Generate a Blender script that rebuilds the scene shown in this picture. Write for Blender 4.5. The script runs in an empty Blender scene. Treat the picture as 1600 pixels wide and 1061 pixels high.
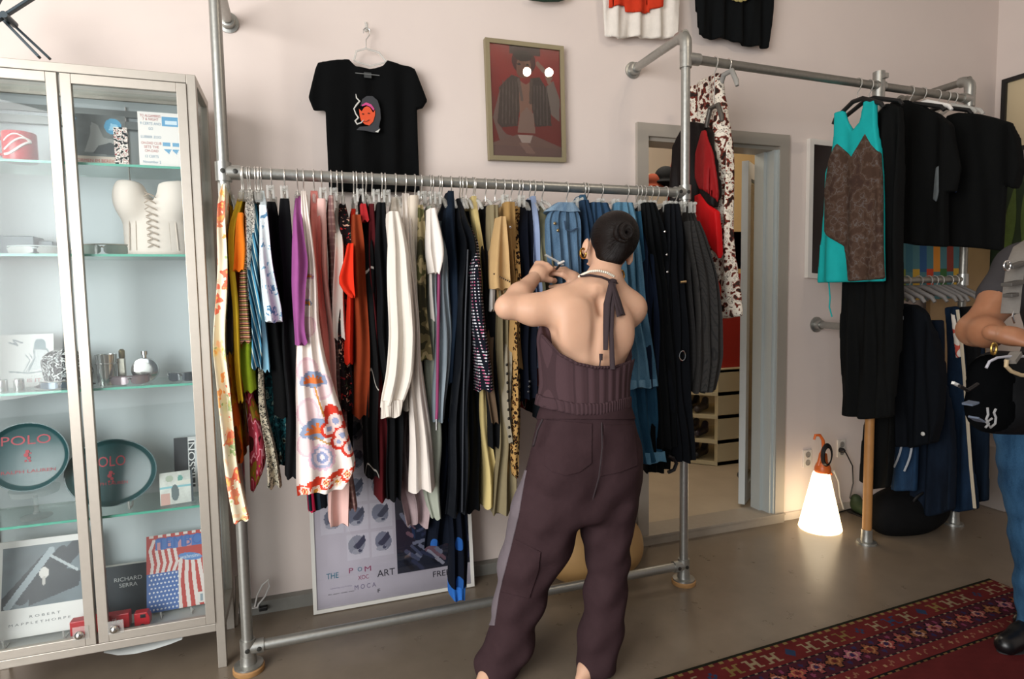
import bpy, bmesh, math, random
import numpy as np
from mathutils import Vector, Matrix

random.seed(7); np.random.seed(7)
S = bpy.context.scene
PI = math.pi

# ------------------------------------------------------------------ camera
FPX, YAW, PITCH, ROLL = 949.6775, math.radians(19.05778), math.radians(4.24217), math.radians(.98211)
CAM = np.array([0, -3.04405, 1.48])
_cy, _sy, _cp, _sp, _cr, _sr = math.cos(YAW), math.sin(YAW), math.cos(PITCH), math.sin(PITCH), math.cos(ROLL), math.sin(ROLL)
FWD = np.array([_sy*_cp, _cy*_cp, -_sp]); _R = np.array([_cy, -_sy, 0]); _D = np.cross(FWD, _R)
RGT = _cr*_R + _sr*_D; DWN = -_sr*_R + _cr*_D
cd = bpy.data.cameras.new('camera'); cd.sensor_width = 36; cd.lens = FPX*36/1600; cd.clip_start = .05
co = bpy.data.objects.new('camera', cd); S.collection.objects.link(co)
co.matrix_world = Matrix(((RGT[0], -DWN[0], -FWD[0], CAM[0]), (RGT[1], -DWN[1], -FWD[1], CAM[1]), (RGT[2], -DWN[2], -FWD[2], CAM[2]), (0, 0, 0, 1)))
S.camera = co

def ray(u, v): return FWD + RGT*(u-800)/FPX + DWN*(v-530.5)/FPX
def at(u, v, Y): d = ray(u, v); return CAM + d*(Y-CAM[1])/d[1]
def atz(u, v, Z): d = ray(u, v); return CAM + d*(Z-CAM[2])/d[2]
def atx(u, v, X): d = ray(u, v); return CAM + d*(X-CAM[0])/d[0]
def on(u, v, plane):
    return {'X': atx, 'Y': at, 'Z': atz}[plane[0]](u, v, plane[1])

# ------------------------------------------------------------------ light
S.view_settings.view_transform = 'Standard'; S.view_settings.look = 'None'
S.view_settings.gamma = 1; S.view_settings.use_curve_mapping = False
S.view_settings.exposure = 0.36
W = bpy.data.worlds.new('daylight'); S.world = W; W.use_nodes = True
bg = W.node_tree.nodes['Background']; bg.inputs[0].default_value = (.86, .93, 1.0, 1); bg.inputs[1].default_value = .11

def lamp(name, kind, loc, power, col=(1, 1, 1), size=1, size_y=None, aim=None, spread=None):
    l = bpy.data.lights.new(name, kind); l.energy = power; l.color = col
    if kind == 'AREA':
        l.size = size
        if size_y: l.shape = 'RECTANGLE'; l.size_y = size_y
        if spread: l.spread = spread
    else: l.shadow_soft_size = size
    o = bpy.data.objects.new(name, l); S.collection.objects.link(o); o.location = loc
    if aim is not None: o.rotation_euler = (Vector(aim)-Vector(loc)).to_track_quat('-Z', 'Y').to_euler()
    return o
lamp('shop_window_light', 'AREA', (-2.5, -5.3, 1.9), 60, (.95, .97, 1.0), 3.4, 3.2, (-1.6, 0, 1.45))
lamp('side_window_light', 'AREA', (-2.95, -3.6, 1.9), 185, (1.0, .985, .96), 2.8, 2.6, (1.3, -.4, 1.2))
lamp('ceiling_bulb_light', 'POINT', (1.93, -2.09, 3.40), 7, (1, .86, .70), .035)
lamp('ceiling_bulb_light', 'POINT', (2.12, -2.05, 3.40), 7, (1, .86, .70), .035)
lamp('back_room_light', 'POINT', (2.6, 1.0, 2.9), 34, (1, .90, .74), .15)

# ------------------------------------------------------------------ materials
def lin(h):
    if isinstance(h, str):
        h = h.lstrip('#'); h = h if len(h) == 6 else ''.join(x*2 for x in h); c = [int(h[i:i+2], 16)/255 for i in (0, 2, 4)]
    else: c = list(h)
    return tuple(x/12.92 if x <= .04045 else ((x+.055)/1.055)**2.4 for x in c)
def L4(h): return (*lin(h), 1)
MATS = {}
class NT:
    def __init__(s, name):
        s.m = bpy.data.materials.new(name); s.m.use_nodes = True; s.t = s.m.node_tree
        s.b = s.t.nodes['Principled BSDF']; s.out = s.t.nodes['Material Output']
    def n(s, typ, props=None, **ins):
        x = s.t.nodes.new(typ)
        for k, v in (props or {}).items(): setattr(x, k, v)
        for k, v in ins.items():
            key = int(k[1:]) if k[0] == 'i' and k[1:].isdigit() else k.replace('_', ' ')
            if isinstance(v, bpy.types.NodeSocket): s.t.links.new(v, x.inputs[key])
            else: x.inputs[key].default_value = v
        return x
    def math(s, op, a, b=0.0, c=None):
        kw = dict(i0=a, i1=b)
        if c is not None: kw['i2'] = c
        return s.n('ShaderNodeMath', {'operation': op}, **kw).outputs[0]
    def obj(s): return s.n('ShaderNodeTexCoord').outputs['Object']
    def sep(s, v): return s.n('ShaderNodeSeparateXYZ', i0=v).outputs
    def mix(s, f, a, b, mode='MIX'):
        x = s.t.nodes.new('ShaderNodeMix'); x.data_type = 'RGBA'; x.blend_type = mode
        for k, v in ((0, f), (6, a), (7, b)):
            if isinstance(v, bpy.types.NodeSocket): s.t.links.new(v, x.inputs[k])
            else: x.inputs[k].default_value = v
        return x.outputs[2]
    def ramp(s, f, stops, const=True):
        x = s.n('ShaderNodeValToRGB', i0=f); r = x.color_ramp; r.interpolation = 'CONSTANT' if const else 'LINEAR'
        while len(r.elements) > 1: r.elements.remove(r.elements[-1])
        r.elements[0].position = stops[0][0]; r.elements[0].color = L4(stops[0][1])
        for p, c in stops[1:]: e = r.elements.new(p); e.color = L4(c)
        return x.outputs[0]
    def noise(s, vec, scale, detail=3, rough=.5): return s.n('ShaderNodeTexNoise', Vector=vec, Scale=scale, Detail=detail, Roughness=rough).outputs[0]
    def bump(s, h, strength=.3, dist=.002):
        b = s.n('ShaderNodeBump', Height=h, Strength=strength, Distance=dist); s.t.links.new(b.outputs[0], s.b.inputs['Normal'])
    def col(s, c):
        if isinstance(c, bpy.types.NodeSocket): s.t.links.new(c, s.b.inputs['Base Color'])
        else: s.b.inputs['Base Color'].default_value = c
    def set(s, **k):
        for a, v in k.items():
            key = a.replace('_', ' ')
            if isinstance(v, bpy.types.NodeSocket): s.t.links.new(v, s.b.inputs[key])
            else: s.b.inputs[key].default_value = v
def memo(f):
    def g(*a, **k):
        key = (f.__name__, repr(a), repr(k))
        if key not in MATS: MATS[key] = f(*a, **k)
        return MATS[key]
    return g
@memo
def plain(col, rough=.5, metal=0., spec=.5, var=.0, scale=30, bump=0):
    t = NT('plain'); t.set(Roughness=rough, Metallic=metal, Specular_IOR_Level=spec)
    if var or bump:
        n = t.noise(t.obj(), scale, 4)
        if var: t.col(t.mix(n, (*[x*(1-var) for x in lin(col)], 1), (*[min(1, x*(1+var)) for x in lin(col)], 1)))
        else: t.col(L4(col))
        if bump: t.bump(n, bump, .004)
    else: t.col(L4(col))
    return t.m
def fabric(t, rough=.88, fold=.5):
    t.set(Roughness=rough, Specular_IOR_Level=.10)
    v = t.obj(); a = t.noise(v, 420, 2); b = t.noise(v, 16, 3)
    t.bump(t.math('ADD', t.math('MULTIPLY', a, .12), b), fold, .006)
@memo
def cloth(col, var=.16, rough=.88, fold=.5):
    t = NT('cloth'); c = lin(col); n = t.noise(t.obj(), 22, 5, .6)
    t.col(t.mix(n, (*[x*(1-var) for x in c], 1), (*[min(1, x*(1+var)) for x in c], 1))); fabric(t, rough, fold)
    return t.m
@memo
def denim(col, fade):
    t = NT('denim'); v = t.obj(); m = t.n('ShaderNodeMapping', i0=v); m.inputs['Scale'].default_value = (1, 1, .25)
    n = t.noise(m.outputs[0], 14, 5, .65); g = t.noise(v, 300, 2)
    f = t.math('ADD', t.math('MULTIPLY', n, .8), t.math('MULTIPLY', g, .25))
    t.col(t.ramp(f, [(.32, col), (.72, fade)], False)); fabric(t, .9, .6)
    return t.m
@memo
def stripes(stops, freq, axis=2, tilt=0.):
    t = NT('stripes'); s = t.sep(t.obj()); a = s[axis]
    if tilt: a = t.math('ADD', a, t.math('MULTIPLY', s[2 if axis != 2 else 1], tilt))
    t.col(t.ramp(t.math('FRACT', t.math('MULTIPLY', a, freq)), list(stops))); fabric(t)
    return t.m
@memo
def blotch(stops, scale, detail=2, warp=0., stretch=1.):
    t = NT('blotch'); m = t.n('ShaderNodeMapping', i0=t.obj()); m.inputs['Scale'].default_value = (1, 1, stretch)
    t.col(t.ramp(t.noise(m.outputs[0], scale, detail), list(stops))); fabric(t)
    return t.m
@memo
def cells(stops, scale, base=None, thr=.4, ring=None):
    """blooms: coloured voronoi cells on a base colour"""
    t = NT('cells'); v = t.obj(); w = t.n('ShaderNodeTexNoise', Vector=v, Scale=scale*1.5)
    vv = t.n('ShaderNodeMixRGB', i0=.12, i1=v, i2=w.outputs[1]).outputs[0]
    x = t.n('ShaderNodeTexVoronoi', Vector=vv, Scale=scale)
    r = t.sep(x.outputs['Color'])[0]; c = t.ramp(r, list(stops))
    if base:
        d = x.outputs['Distance']
        if ring: c = t.mix(t.math('LESS_THAN', d, thr*.45), c, L4(ring))
        c = t.mix(t.math('LESS_THAN', d, thr), L4(base), c)
    t.col(c); fabric(t); return t.m
@memo
def leopard(base, spot, core, scale):
    t = NT('leopard'); v = t.obj(); w = t.n('ShaderNodeTexNoise', Vector=v, Scale=scale)
    vv = t.n('ShaderNodeMixRGB', i0=.02, i1=v, i2=w.outputs[1]).outputs[0]
    d = t.n('ShaderNodeTexVoronoi', Vector=vv, Scale=scale).outputs['Distance']
    t.col(t.ramp(d, [(0, core), (.22, spot), (.48, base)])); fabric(t); return t.m
@memo
def dots(base, col, sp, r, col2=None, flat=None):
    t = NT('dots'); s = t.sep(t.obj()); q = []
    for a in (t.math('MULTIPLY_ADD', s[0], flat[0], flat[1]) if flat else t.math('ADD', s[0], s[1]), s[2]):
        f = t.math('SUBTRACT', t.math('FRACT', t.math('MULTIPLY', a, 1/sp)), .5); q.append(t.math('MULTIPLY', f, f))
    d = t.math('LESS_THAN', t.math('ADD', q[0], q[1]), r*r)
    c2 = L4(col)
    if col2: c2 = t.ramp(t.noise(t.obj(), 40, 1), [(0, col), (.55, col2)])
    t.col(t.mix(d, L4(base), c2)); fabric(t); return t.m
@memo
def plaid(base, a, b, f):
    t = NT('plaid'); s = t.sep(t.obj()); h = t.math('FRACT', t.math('MULTIPLY', s[2], f)); k = t.math('FRACT', t.math('MULTIPLY', t.math('ADD', s[0], s[1]), f*1.3))
    c = t.mix(t.math('MULTIPLY', t.math('LESS_THAN', h, .3), .6), L4(base), L4(a))
    t.col(t.mix(t.math('MULTIPLY', t.math('LESS_THAN', k, .25), .6), c, L4(b))); fabric(t); return t.m
@memo
def ribbed(col, freq, strength=1.):
    t = NT('rib'); s = t.sep(t.obj()); w = t.math('SINE', t.math('MULTIPLY', t.math('ADD', s[0], t.math('MULTIPLY', s[1], .6)), freq*2*PI))
    n = t.noise(t.obj(), 350, 2); t.col(t.mix(t.math('MULTIPLY', t.math('LESS_THAN', w, -.88), .5), L4(col), (*[x*.45 for x in lin(col)], 1)))
    t.set(Roughness=.92, Specular_IOR_Level=.15); t.bump(t.math('ADD', w, t.math('MULTIPLY', n, .3)), .32*strength, .004); return t.m
@memo
def paint(rough=.5, spec=.4, fold=False):
    t = NT('print'); a = t.n('ShaderNodeAttribute', {'attribute_name': 'Col'}); t.col(a.outputs['Color'])
    t.set(Roughness=rough, Specular_IOR_Level=spec)
    if fold: fabric(t)
    return t.m
@memo
def glass(tint, gloss=.05, rough=.0, mixin=1.):
    t = NT('glass'); tr = t.n('ShaderNodeBsdfTransparent', Color=L4(tint)); g = t.n('ShaderNodeBsdfGlossy', Color=(1, 1, 1, 1), Roughness=rough)
    fr = t.n('ShaderNodeFresnel', IOR=1.5)
    mx = t.n('ShaderNodeMixShader', i0=t.math('MULTIPLY', fr.outputs[0], mixin), i1=tr.outputs[0], i2=g.outputs[0])
    t.t.links.new(mx.outputs[0], t.out.inputs[0]); return t.m
@memo
def clear_plastic(tint='#f2f2f0', op=.35):
    t = NT('clear_plastic'); tr = t.n('ShaderNodeBsdfTransparent', Color=L4(tint)); t.col(L4('#e6e6e2')); t.set(Roughness=.15)
    mx = t.n('ShaderNodeMixShader', i0=op, i1=tr.outputs[0], i2=t.b.outputs[0]); t.t.links.new(mx.outputs[0], t.out.inputs[0]); return t.m
@memo
def glow(col, e, base='#ffffff'):
    t = NT('glow'); t.col(L4(base)); t.set(Emission_Color=L4(col), Emission_Strength=e, Roughness=.4); return t.m
@memo
def gradient_z(stops, z0, z1, rough=.4):
    t = NT('gradient'); f = t.n('ShaderNodeMapRange', Value=t.sep(t.obj())[2], From_Min=z0, From_Max=z1).outputs[0]
    t.col(t.ramp(f, list(stops), False)); t.set(Roughness=rough); return t.m

GALV = plain('#a9a9a4', .38, .85, .5, .14, 60, .15)
GALVD = plain('#8d8b84', .42, .8, .5, .16, 60, .2)
CHROME = plain('#d8d8d8', .18, 1.)
WHITEP = plain('#e9e6e2', .35)
CLEAR = clear_plastic()
BLACKP = plain('#101012', .4)
BLACK = cloth('#08090a', .2)
PAPER = plain('#e8e4de', .6)

# ------------------------------------------------------------------ objects
BASE = {}
def link(o): S.collection.objects.link(o); return o
def tag(o, label=None, cat=None, group=None, kind=None):
    for k, v in (('label', label), ('category', cat), ('group', group), ('kind', kind)):
        if v: o[k] = v
    return o
def thing(name, label, cat, loc=(0, 0, 0), group=None):
    o = link(bpy.data.objects.new(name, None)); o.location = tuple(map(float, loc)); o.empty_display_size = .1
    BASE[o.name] = np.array(loc, float); return tag(o, label, cat, group)
class MB:
    def __init__(s): s.v = []; s.f = []
    def add(s, v, f):
        b = len(s.v); s.v += [tuple(map(float, p)) for p in v]; s.f += [tuple(int(i)+b for i in q) for q in f]; return s
    def box(s, lo, hi):
        (a, b, c), (d, e, g) = lo, hi
        return s.add([(a, b, c), (d, b, c), (d, e, c), (a, e, c), (a, b, g), (d, b, g), (d, e, g), (a, e, g)],
                     [(0, 3, 2, 1), (4, 5, 6, 7), (0, 1, 5, 4), (1, 2, 6, 5), (2, 3, 7, 6), (3, 0, 4, 7)])
    def bar(s, p, q, w, h=None, up=(0, 0, 1)):
        """rectangular bar from p to q"""
        p, q = np.array(p, float), np.array(q, float); h = h or w; d = q-p; d /= np.linalg.norm(d)
        u = np.array(up, float); a = np.cross(d, u)
        if np.linalg.norm(a) < 1e-4: a = np.cross(d, (1, 0, 0))
        a /= np.linalg.norm(a); b = np.cross(a, d); V = []
        for e in (p, q): V += [e-a*w/2-b*h/2, e+a*w/2-b*h/2, e+a*w/2+b*h/2, e-a*w/2+b*h/2]
        return s.add(V, [(0, 3, 2, 1), (4, 5, 6, 7), (0, 1, 5, 4), (1, 2, 6, 5), (2, 3, 7, 6), (3, 0, 4, 7)])
    def rings(s, R, caps=True, close=False):
        n = len(R[0]); m = len(R); F = []
        for i in range(m if close else m-1):
            for j in range(n):
                a, b = i*n, ((i+1) % m)*n
                F.append((a+j, a+(j+1) % n, b+(j+1) % n, b+j))
        if caps and not close: F += [tuple(range(n))[::-1], tuple((m-1)*n+k for k in range(n))]
        return s.add([p for r in R for p in r], F)
    def tube(s, P, r, n=10, close=False, flat=None):
        P = [np.array(p, float) for p in P]; m = len(P); R = []
        rr = r if hasattr(r, '__len__') else [r]*m
        prev = None
        for i, p in enumerate(P):
            if close: d = P[(i+1) % m]-P[i-1]
            else: d = P[min(i+1, m-1)]-P[max(i-1, 0)]
            d = d/(np.linalg.norm(d)+1e-12)
            if prev is None: a = np.cross(d, (0, 0, 1)) if abs(d[2]) < .95 else np.cross(d, (1, 0, 0))
            else: a = prev-d*np.dot(prev, d)
            a /= np.linalg.norm(a)+1e-12; prev = a; b = np.cross(d, a)
            R.append([p+(a*math.cos(t)+b*math.sin(t)*(flat or 1))*rr[i] for t in [2*PI*k/n for k in range(n)]])
        return s.rings(R, True, close)
    def lathe(s, prof, o=(0, 0, 0), ax=(0, 0, 1), n=24, sc=(1, 1)):
        ax = np.array(ax, float); ax /= np.linalg.norm(ax); o = np.array(o, float)
        a = np.cross(ax, (0, 1, 0)) if abs(ax[1]) < .9 else np.cross(ax, (1, 0, 0)); a /= np.linalg.norm(a); b = np.cross(ax, a)
        R = [[o+ax*z+(a*math.cos(2*PI*k/n)*sc[0]+b*math.sin(2*PI*k/n)*sc[1])*max(r, 1e-4) for k in range(n)] for r, z in prof]
        return s.rings(R)
    def ball(s, c, r, n=12, sq=(1, 1, 1)):
        m = max(5, n//2)
        return s.add(*_ball(np.array(c, float), r, n, m, sq))
    def build(s, name, mat, parent=None, smooth=True, angle=None, bevel=0):
        base = np.zeros(3); p = parent
        while p is not None: base = base+BASE.get(p.name, 0); p = p.parent
        me = bpy.data.meshes.new(name); me.from_pydata([tuple(np.array(v)-base) for v in s.v], [], s.f)
        bm = bmesh.new(); bm.from_mesh(me); bmesh.ops.recalc_face_normals(bm, faces=bm.faces)
        if bevel: bmesh.ops.bevel(bm, geom=bm.edges, offset=bevel, segments=2, affect='EDGES', profile=.5)
        bm.to_mesh(me); bm.free()
        for mm in (mat if isinstance(mat, (list, tuple)) else [mat]): me.materials.append(mm)
        if smooth:
            me.polygons.foreach_set('use_smooth', [True]*len(me.polygons))
            me.set_sharp_from_angle(angle=math.radians(angle or 40))
        o = link(bpy.data.objects.new(name, me)); o.parent = parent; return o
def _ball(c, r, n, m, sq):
    V = [c+np.array((0, 0, r*sq[2]))]
    for i in range(1, m):
        t = PI*i/m
        V += [c+r*np.array((math.sin(t)*math.cos(2*PI*k/n)*sq[0], math.sin(t)*math.sin(2*PI*k/n)*sq[1], math.cos(t)*sq[2])) for k in range(n)]
    V.append(c-np.array((0, 0, r*sq[2]))); F = [(0, 1+k, 1+(k+1) % n) for k in range(n)]
    for i in range(m-2):
        a = 1+i*n; F += [(a+k, a+n+k, a+n+(k+1) % n, a+(k+1) % n) for k in range(n)]
    a = 1+(m-2)*n; e = len(V)-1; F += [(a+k, e, a+(k+1) % n) for k in range(n)]
    return V, F
def struct(name, mb, mat, parent=None, smooth=False, **k):
    o = mb.build(name, mat, parent, smooth, **k)
    if parent is None: o['kind'] = 'structure'
    return o
def arc(c, r, a0, a1, u, v, n=10):
    c, u, v = (np.array(x, float) for x in (c, u, v))
    return [c+u*r*math.cos(a0+(a1-a0)*k/n)+v*r*math.sin(a0+(a1-a0)*k/n) for k in range(n+1)]

# lettering: text turned into a mesh; origin = centre of the words
def lettering(name, lines, mat, parent=None, depth=.0006):
    """lines: (string, centre, width or None, height, right vec, up vec)"""
    mb = MB()
    for s, c, wd, ht, rv, uv in lines:
        cu = bpy.data.curves.new('txt', 'FONT'); cu.body = s; cu.size = 1; cu.extrude = 0; cu.resolution_u = 3
        o = bpy.data.objects.new('txt', cu); me = o.to_mesh()
        P = np.array([v.co[:] for v in me.vertices]); F = [tuple(p.vertices) for p in me.polygons]; o.to_mesh_clear()
        bpy.data.objects.remove(o); bpy.data.curves.remove(cu)
        if not len(P): continue
        lo, hi = P.min(0), P.max(0); P = P-(lo+hi)/2
        sy = ht/max(hi[1]-lo[1], 1e-6); sx = (wd/max(hi[0]-lo[0], 1e-6)) if wd else sy
        rv, uv, c = np.array(rv, float), np.array(uv, float), np.array(c, float)
        rv /= np.linalg.norm(rv); uv /= np.linalg.norm(uv); nv = np.cross(rv, uv)
        mb.add([c+rv*p[0]*sx+uv*p[1]*sy+nv*depth for p in P], F)
    return mb.build(name, mat, parent, False)

# a picture painted cell by cell onto a thin slab
class Canvas:
    def __init__(s, nx, ny, bgc, asp=1.):
        s.nx, s.ny = nx, ny; s.im = np.zeros((ny, nx, 3)); s.im[:] = lin(bgc); s.asp = asp
        s.U, s.V = np.meshgrid((np.arange(nx)+.5)/nx, (np.arange(ny)+.5)/ny)
    def put(s, m, c): s.im[m] = lin(c)
    def rect(s, u0, v0, u1, v1, c): s.put((s.U >= u0) & (s.U < u1) & (s.V >= v0) & (s.V < v1), c)
    def ell(s, u, v, a, b, c, rot=0., inner=None):
        x, y = s.U-u, (s.V-v)*s.asp; b = b*s.asp; r = math.radians(rot)
        X, Y = x*math.cos(r)+y*math.sin(r), -x*math.sin(r)+y*math.cos(r); d = (X/a)**2+(Y/b)**2
        m = d < 1
        if inner: m &= d > inner*inner
        s.put(m, c)
    def poly(s, pts, c):
        m = np.zeros(s.U.shape, bool); n = len(pts)
        for i in range(n):
            (x0, y0), (x1, y1) = pts[i], pts[(i+1) % n]
            if y0 == y1: continue
            m ^= ((y0 > s.V) != (y1 > s.V)) & (s.U < (x1-x0)*(s.V-y0)/(y1-y0)+x0)
        s.put(m, c)
    def line(s, pts, w, c):
        for (x0, y0), (x1, y1) in zip(pts, pts[1:]):
            dx, dy = x1-x0, (y1-y0)*s.asp; L = dx*dx+dy*dy+1e-9
            t = np.clip(((s.U-x0)*dx+(s.V-y0)*s.asp*dy)/L, 0, 1)
            s.put((s.U-x0-t*dx)**2+((s.V-y0)*s.asp-t*dy)**2 < w*w, c)
    def noise(s, amt, k=6, seed=1):
        r = np.random.RandomState(seed); z = np.zeros(s.U.shape)
        for q in range(4):
            f = k*2**q; a, b, p = r.uniform(-1, 1, 3); g = r.uniform(-1, 1, 3)
            z += np.sin(f*(a*s.U+b*s.V)*2+p*6+2*np.sin(f*(g[0]*s.U+g[1]*s.V)+g[2]*6))/(q+1)
        s.im *= np.clip(1+amt*z, .1, 3)[..., None]
    def slab(s, name, P, mat, parent=None, t=.004):
        """P: bl, br, tr, tl corners (world); slab thickness grows away from the viewer side"""
        P = [np.array(p, float) for p in P]; nx, ny = s.nx, s.ny
        nv = np.cross(P[1]-P[0], P[3]-P[0]); nv /= np.linalg.norm(nv); mb = MB(); V = []
        for j in range(ny+1):
            for i in range(nx+1):
                u, v = i/nx, j/ny; V.append((P[0]*(1-u)+P[1]*u)*(1-v)+(P[3]*(1-u)+P[2]*u)*v)
        F = [(j*(nx+1)+i, j*(nx+1)+i+1, (j+1)*(nx+1)+i+1, (j+1)*(nx+1)+i) for j in range(ny) for i in range(nx)]
        c = [0, nx, (ny+1)*(nx+1)-1, ny*(nx+1)]; k = len(V); V += [V[i]-nv*t for i in c]
        F += [(c[a], k+a, k+(a+1) % 4, c[(a+1) % 4]) for a in range(4)]+[(k+3, k+2, k+1, k)]
        mb.add(V, F); base = np.zeros(3); p = parent
        while p is not None: base = base+BASE.get(p.name, 0); p = p.parent
        me = bpy.data.meshes.new(name); me.from_pydata([tuple(np.array(v)-base) for v in mb.v], [], mb.f); me.materials.append(mat)
        at_ = me.attributes.new('Col', 'FLOAT_COLOR', 'FACE')
        col = np.ones((len(F), 4)); col[:nx*ny, :3] = s.im.reshape(-1, 3); col[nx*ny:, :3] = lin('#cfcac2')
        at_.data.foreach_set('color', col.ravel())
        o = link(bpy.data.objects.new(name, me)); o.parent = parent; return o

# ------------------------------------------------------------------ solid modelling on a grid (bodies, draped cloth)
class Field:
    def __init__(s, lo, hi, h):
        s.lo = np.array(lo, float); s.h = h; s.n = np.ceil((np.array(hi)-s.lo)/h).astype(int)+1
        s.v = np.full(s.n, 1e3, np.float32)
    def sub(s, lo, hi, m):
        a = np.clip(np.floor((np.array(lo)-m-s.lo)/s.h).astype(int), 0, s.n); b = np.clip(np.ceil((np.array(hi)+m-s.lo)/s.h).astype(int)+1, 0, s.n)
        if (b <= a).any(): return None
        g = [s.lo[i]+s.h*np.arange(a[i], b[i], dtype=np.float32) for i in range(3)]
        return tuple(slice(a[i], b[i]) for i in range(3)), np.meshgrid(*g, indexing='ij')
    def mix(s, sl, d, k, cut=False):
        a = s.v[sl]
        if cut:
            d = -d; h = np.clip(k-np.abs(a-d), 0, None)/k; s.v[sl] = np.maximum(a, d)+h*h*k/4
        else:
            h = np.clip(k-np.abs(a-d), 0, None)/k; s.v[sl] = np.minimum(a, d)-h*h*k/4
    def cone(s, a, b, ra, rb, k=.02, sq=None):
        a, b = np.array(a, float), np.array(b, float); R = max(ra, rb)
        q = s.sub(np.minimum(a, b)-R, np.maximum(a, b)+R, k+3*s.h)
        if q is None: return s
        sl, (X, Y, Z) = q; d = b-a; L = d@d+1e-9
        t = np.clip(((X-a[0])*d[0]+(Y-a[1])*d[1]+(Z-a[2])*d[2])/L, 0, 1)
        D = np.sqrt((X-a[0]-t*d[0])**2+(Y-a[1]-t*d[1])**2+(Z-a[2]-t*d[2])**2)-(ra+t*(rb-ra))
        s.mix(sl, D, k); return s
    def chain(s, P, R, k=.02):
        for i in range(len(P)-1): s.cone(P[i], P[i+1], R[i], R[i+1], k)
        return s
    def ell(s, c, r, k=.02, rot=None, cut=False):
        c, r = np.array(c, float), np.array(r, float); m = r.max()
        q = s.sub(c-m, c+m, k+3*s.h)
        if q is None: return s
        sl, (X, Y, Z) = q; P = [X-c[0], Y-c[1], Z-c[2]]
        if rot is not None:
            M = np.array(Matrix.Rotation(rot[0], 3, Vector(rot[1]).normalized()))
            P = [M[0][i]*P[0]+M[1][i]*P[1]+M[2][i]*P[2] for i in range(3)]
        k0 = np.sqrt(sum((P[i]/r[i])**2 for i in range(3))); k1 = np.sqrt(sum((P[i]/r[i]**2)**2 for i in range(3)))+1e-6
        s.mix(sl, k0*(k0-1)/k1, k, cut); return s
    def mesh(s, relax=0):
        v = s.v; sg = v < 0; nx, ny, nz = v.shape
        cnt = np.zeros((nx-1, ny-1, nz-1), np.int8); C = [(i, j, k) for i in (0, 1) for j in (0, 1) for k in (0, 1)]
        for i, j, k in C: cnt += sg[i:nx-1+i, j:ny-1+j, k:nz-1+k]
        idx = np.argwhere((cnt > 0) & (cnt < 8)); P = np.zeros((len(idx), 3)); N = np.zeros(len(idx))
        for c0 in C:
            for ax in range(3):
                if c0[ax]: continue
                c1 = list(c0); c1[ax] = 1
                A = v[tuple((idx+c0).T)]; B = v[tuple((idx+c1).T)]; m = (A < 0) != (B < 0)
                t = np.where(m, A/(A-B+1e-12), 0); q = np.array(c0)+t[:, None]*(np.array(c1)-c0)
                P += q*m[:, None]; N += m
        P = s.lo+s.h*(idx+P/N[:, None]); ID = np.full(cnt.shape, -1, int); ID[tuple(idx.T)] = np.arange(len(idx)); F = []
        for ax in range(3):
            sl0 = [slice(1, -1)]*3; sl0[ax] = slice(0, -1); sl1 = list(sl0); sl1[ax] = slice(1, None)
            n_ = [v.shape[i]-2 if i != ax else v.shape[i]-1 for i in range(3)]
            a = sg[tuple(slice(1, 1+n_[i]) if i != ax else slice(0, n_[i]) for i in range(3))]
            b = sg[tuple(slice(1, 1+n_[i]) if i != ax else slice(1, n_[i]+1) for i in range(3))]
            e = np.argwhere(a != b); st = a[tuple(e.T)]; o = e.copy()
            for i in range(3):
                if i != ax: o[:, i] += 1
            u, w = [(1, 2), (2, 0), (0, 1)][ax]; q = []
            for du, dw in ((-1, -1), (0, -1), (0, 0), (-1, 0)):
                c = o.copy(); c[:, u] += du; c[:, w] += dw; q.append(ID[tuple(c.T)])
            q = np.stack(q, 1); q[~st] = q[~st][:, ::-1]; F.append(q)
        F = np.concatenate(F)
        for _ in range(relax):
            A = np.zeros_like(P); n = np.zeros(len(P))
            for i in range(4):
                for j in ((i+1) % 4, (i-1) % 4): np.add.at(A, F[:, i], P[F[:, j]]); np.add.at(n, F[:, i], 1)
            P = .5*P+.5*A/n[:, None]
        return P, F
def solid(name, PF, mat, parent=None):
    mb = MB(); mb.add(*PF); base = np.zeros(3); p = parent
    while p is not None: base = base+BASE.get(p.name, 0); p = p.parent
    me = bpy.data.meshes.new(name); me.from_pydata((np.asarray(PF[0])-base).tolist(), [], [tuple(map(int, q)) for q in PF[1]])
    for mm in (mat if isinstance(mat, (list, tuple)) else [mat]): me.materials.append(mm)
    me.polygons.foreach_set('use_smooth', [True]*len(me.polygons))
    o = link(bpy.data.objects.new(name, me)); o.parent = parent; return o
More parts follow.
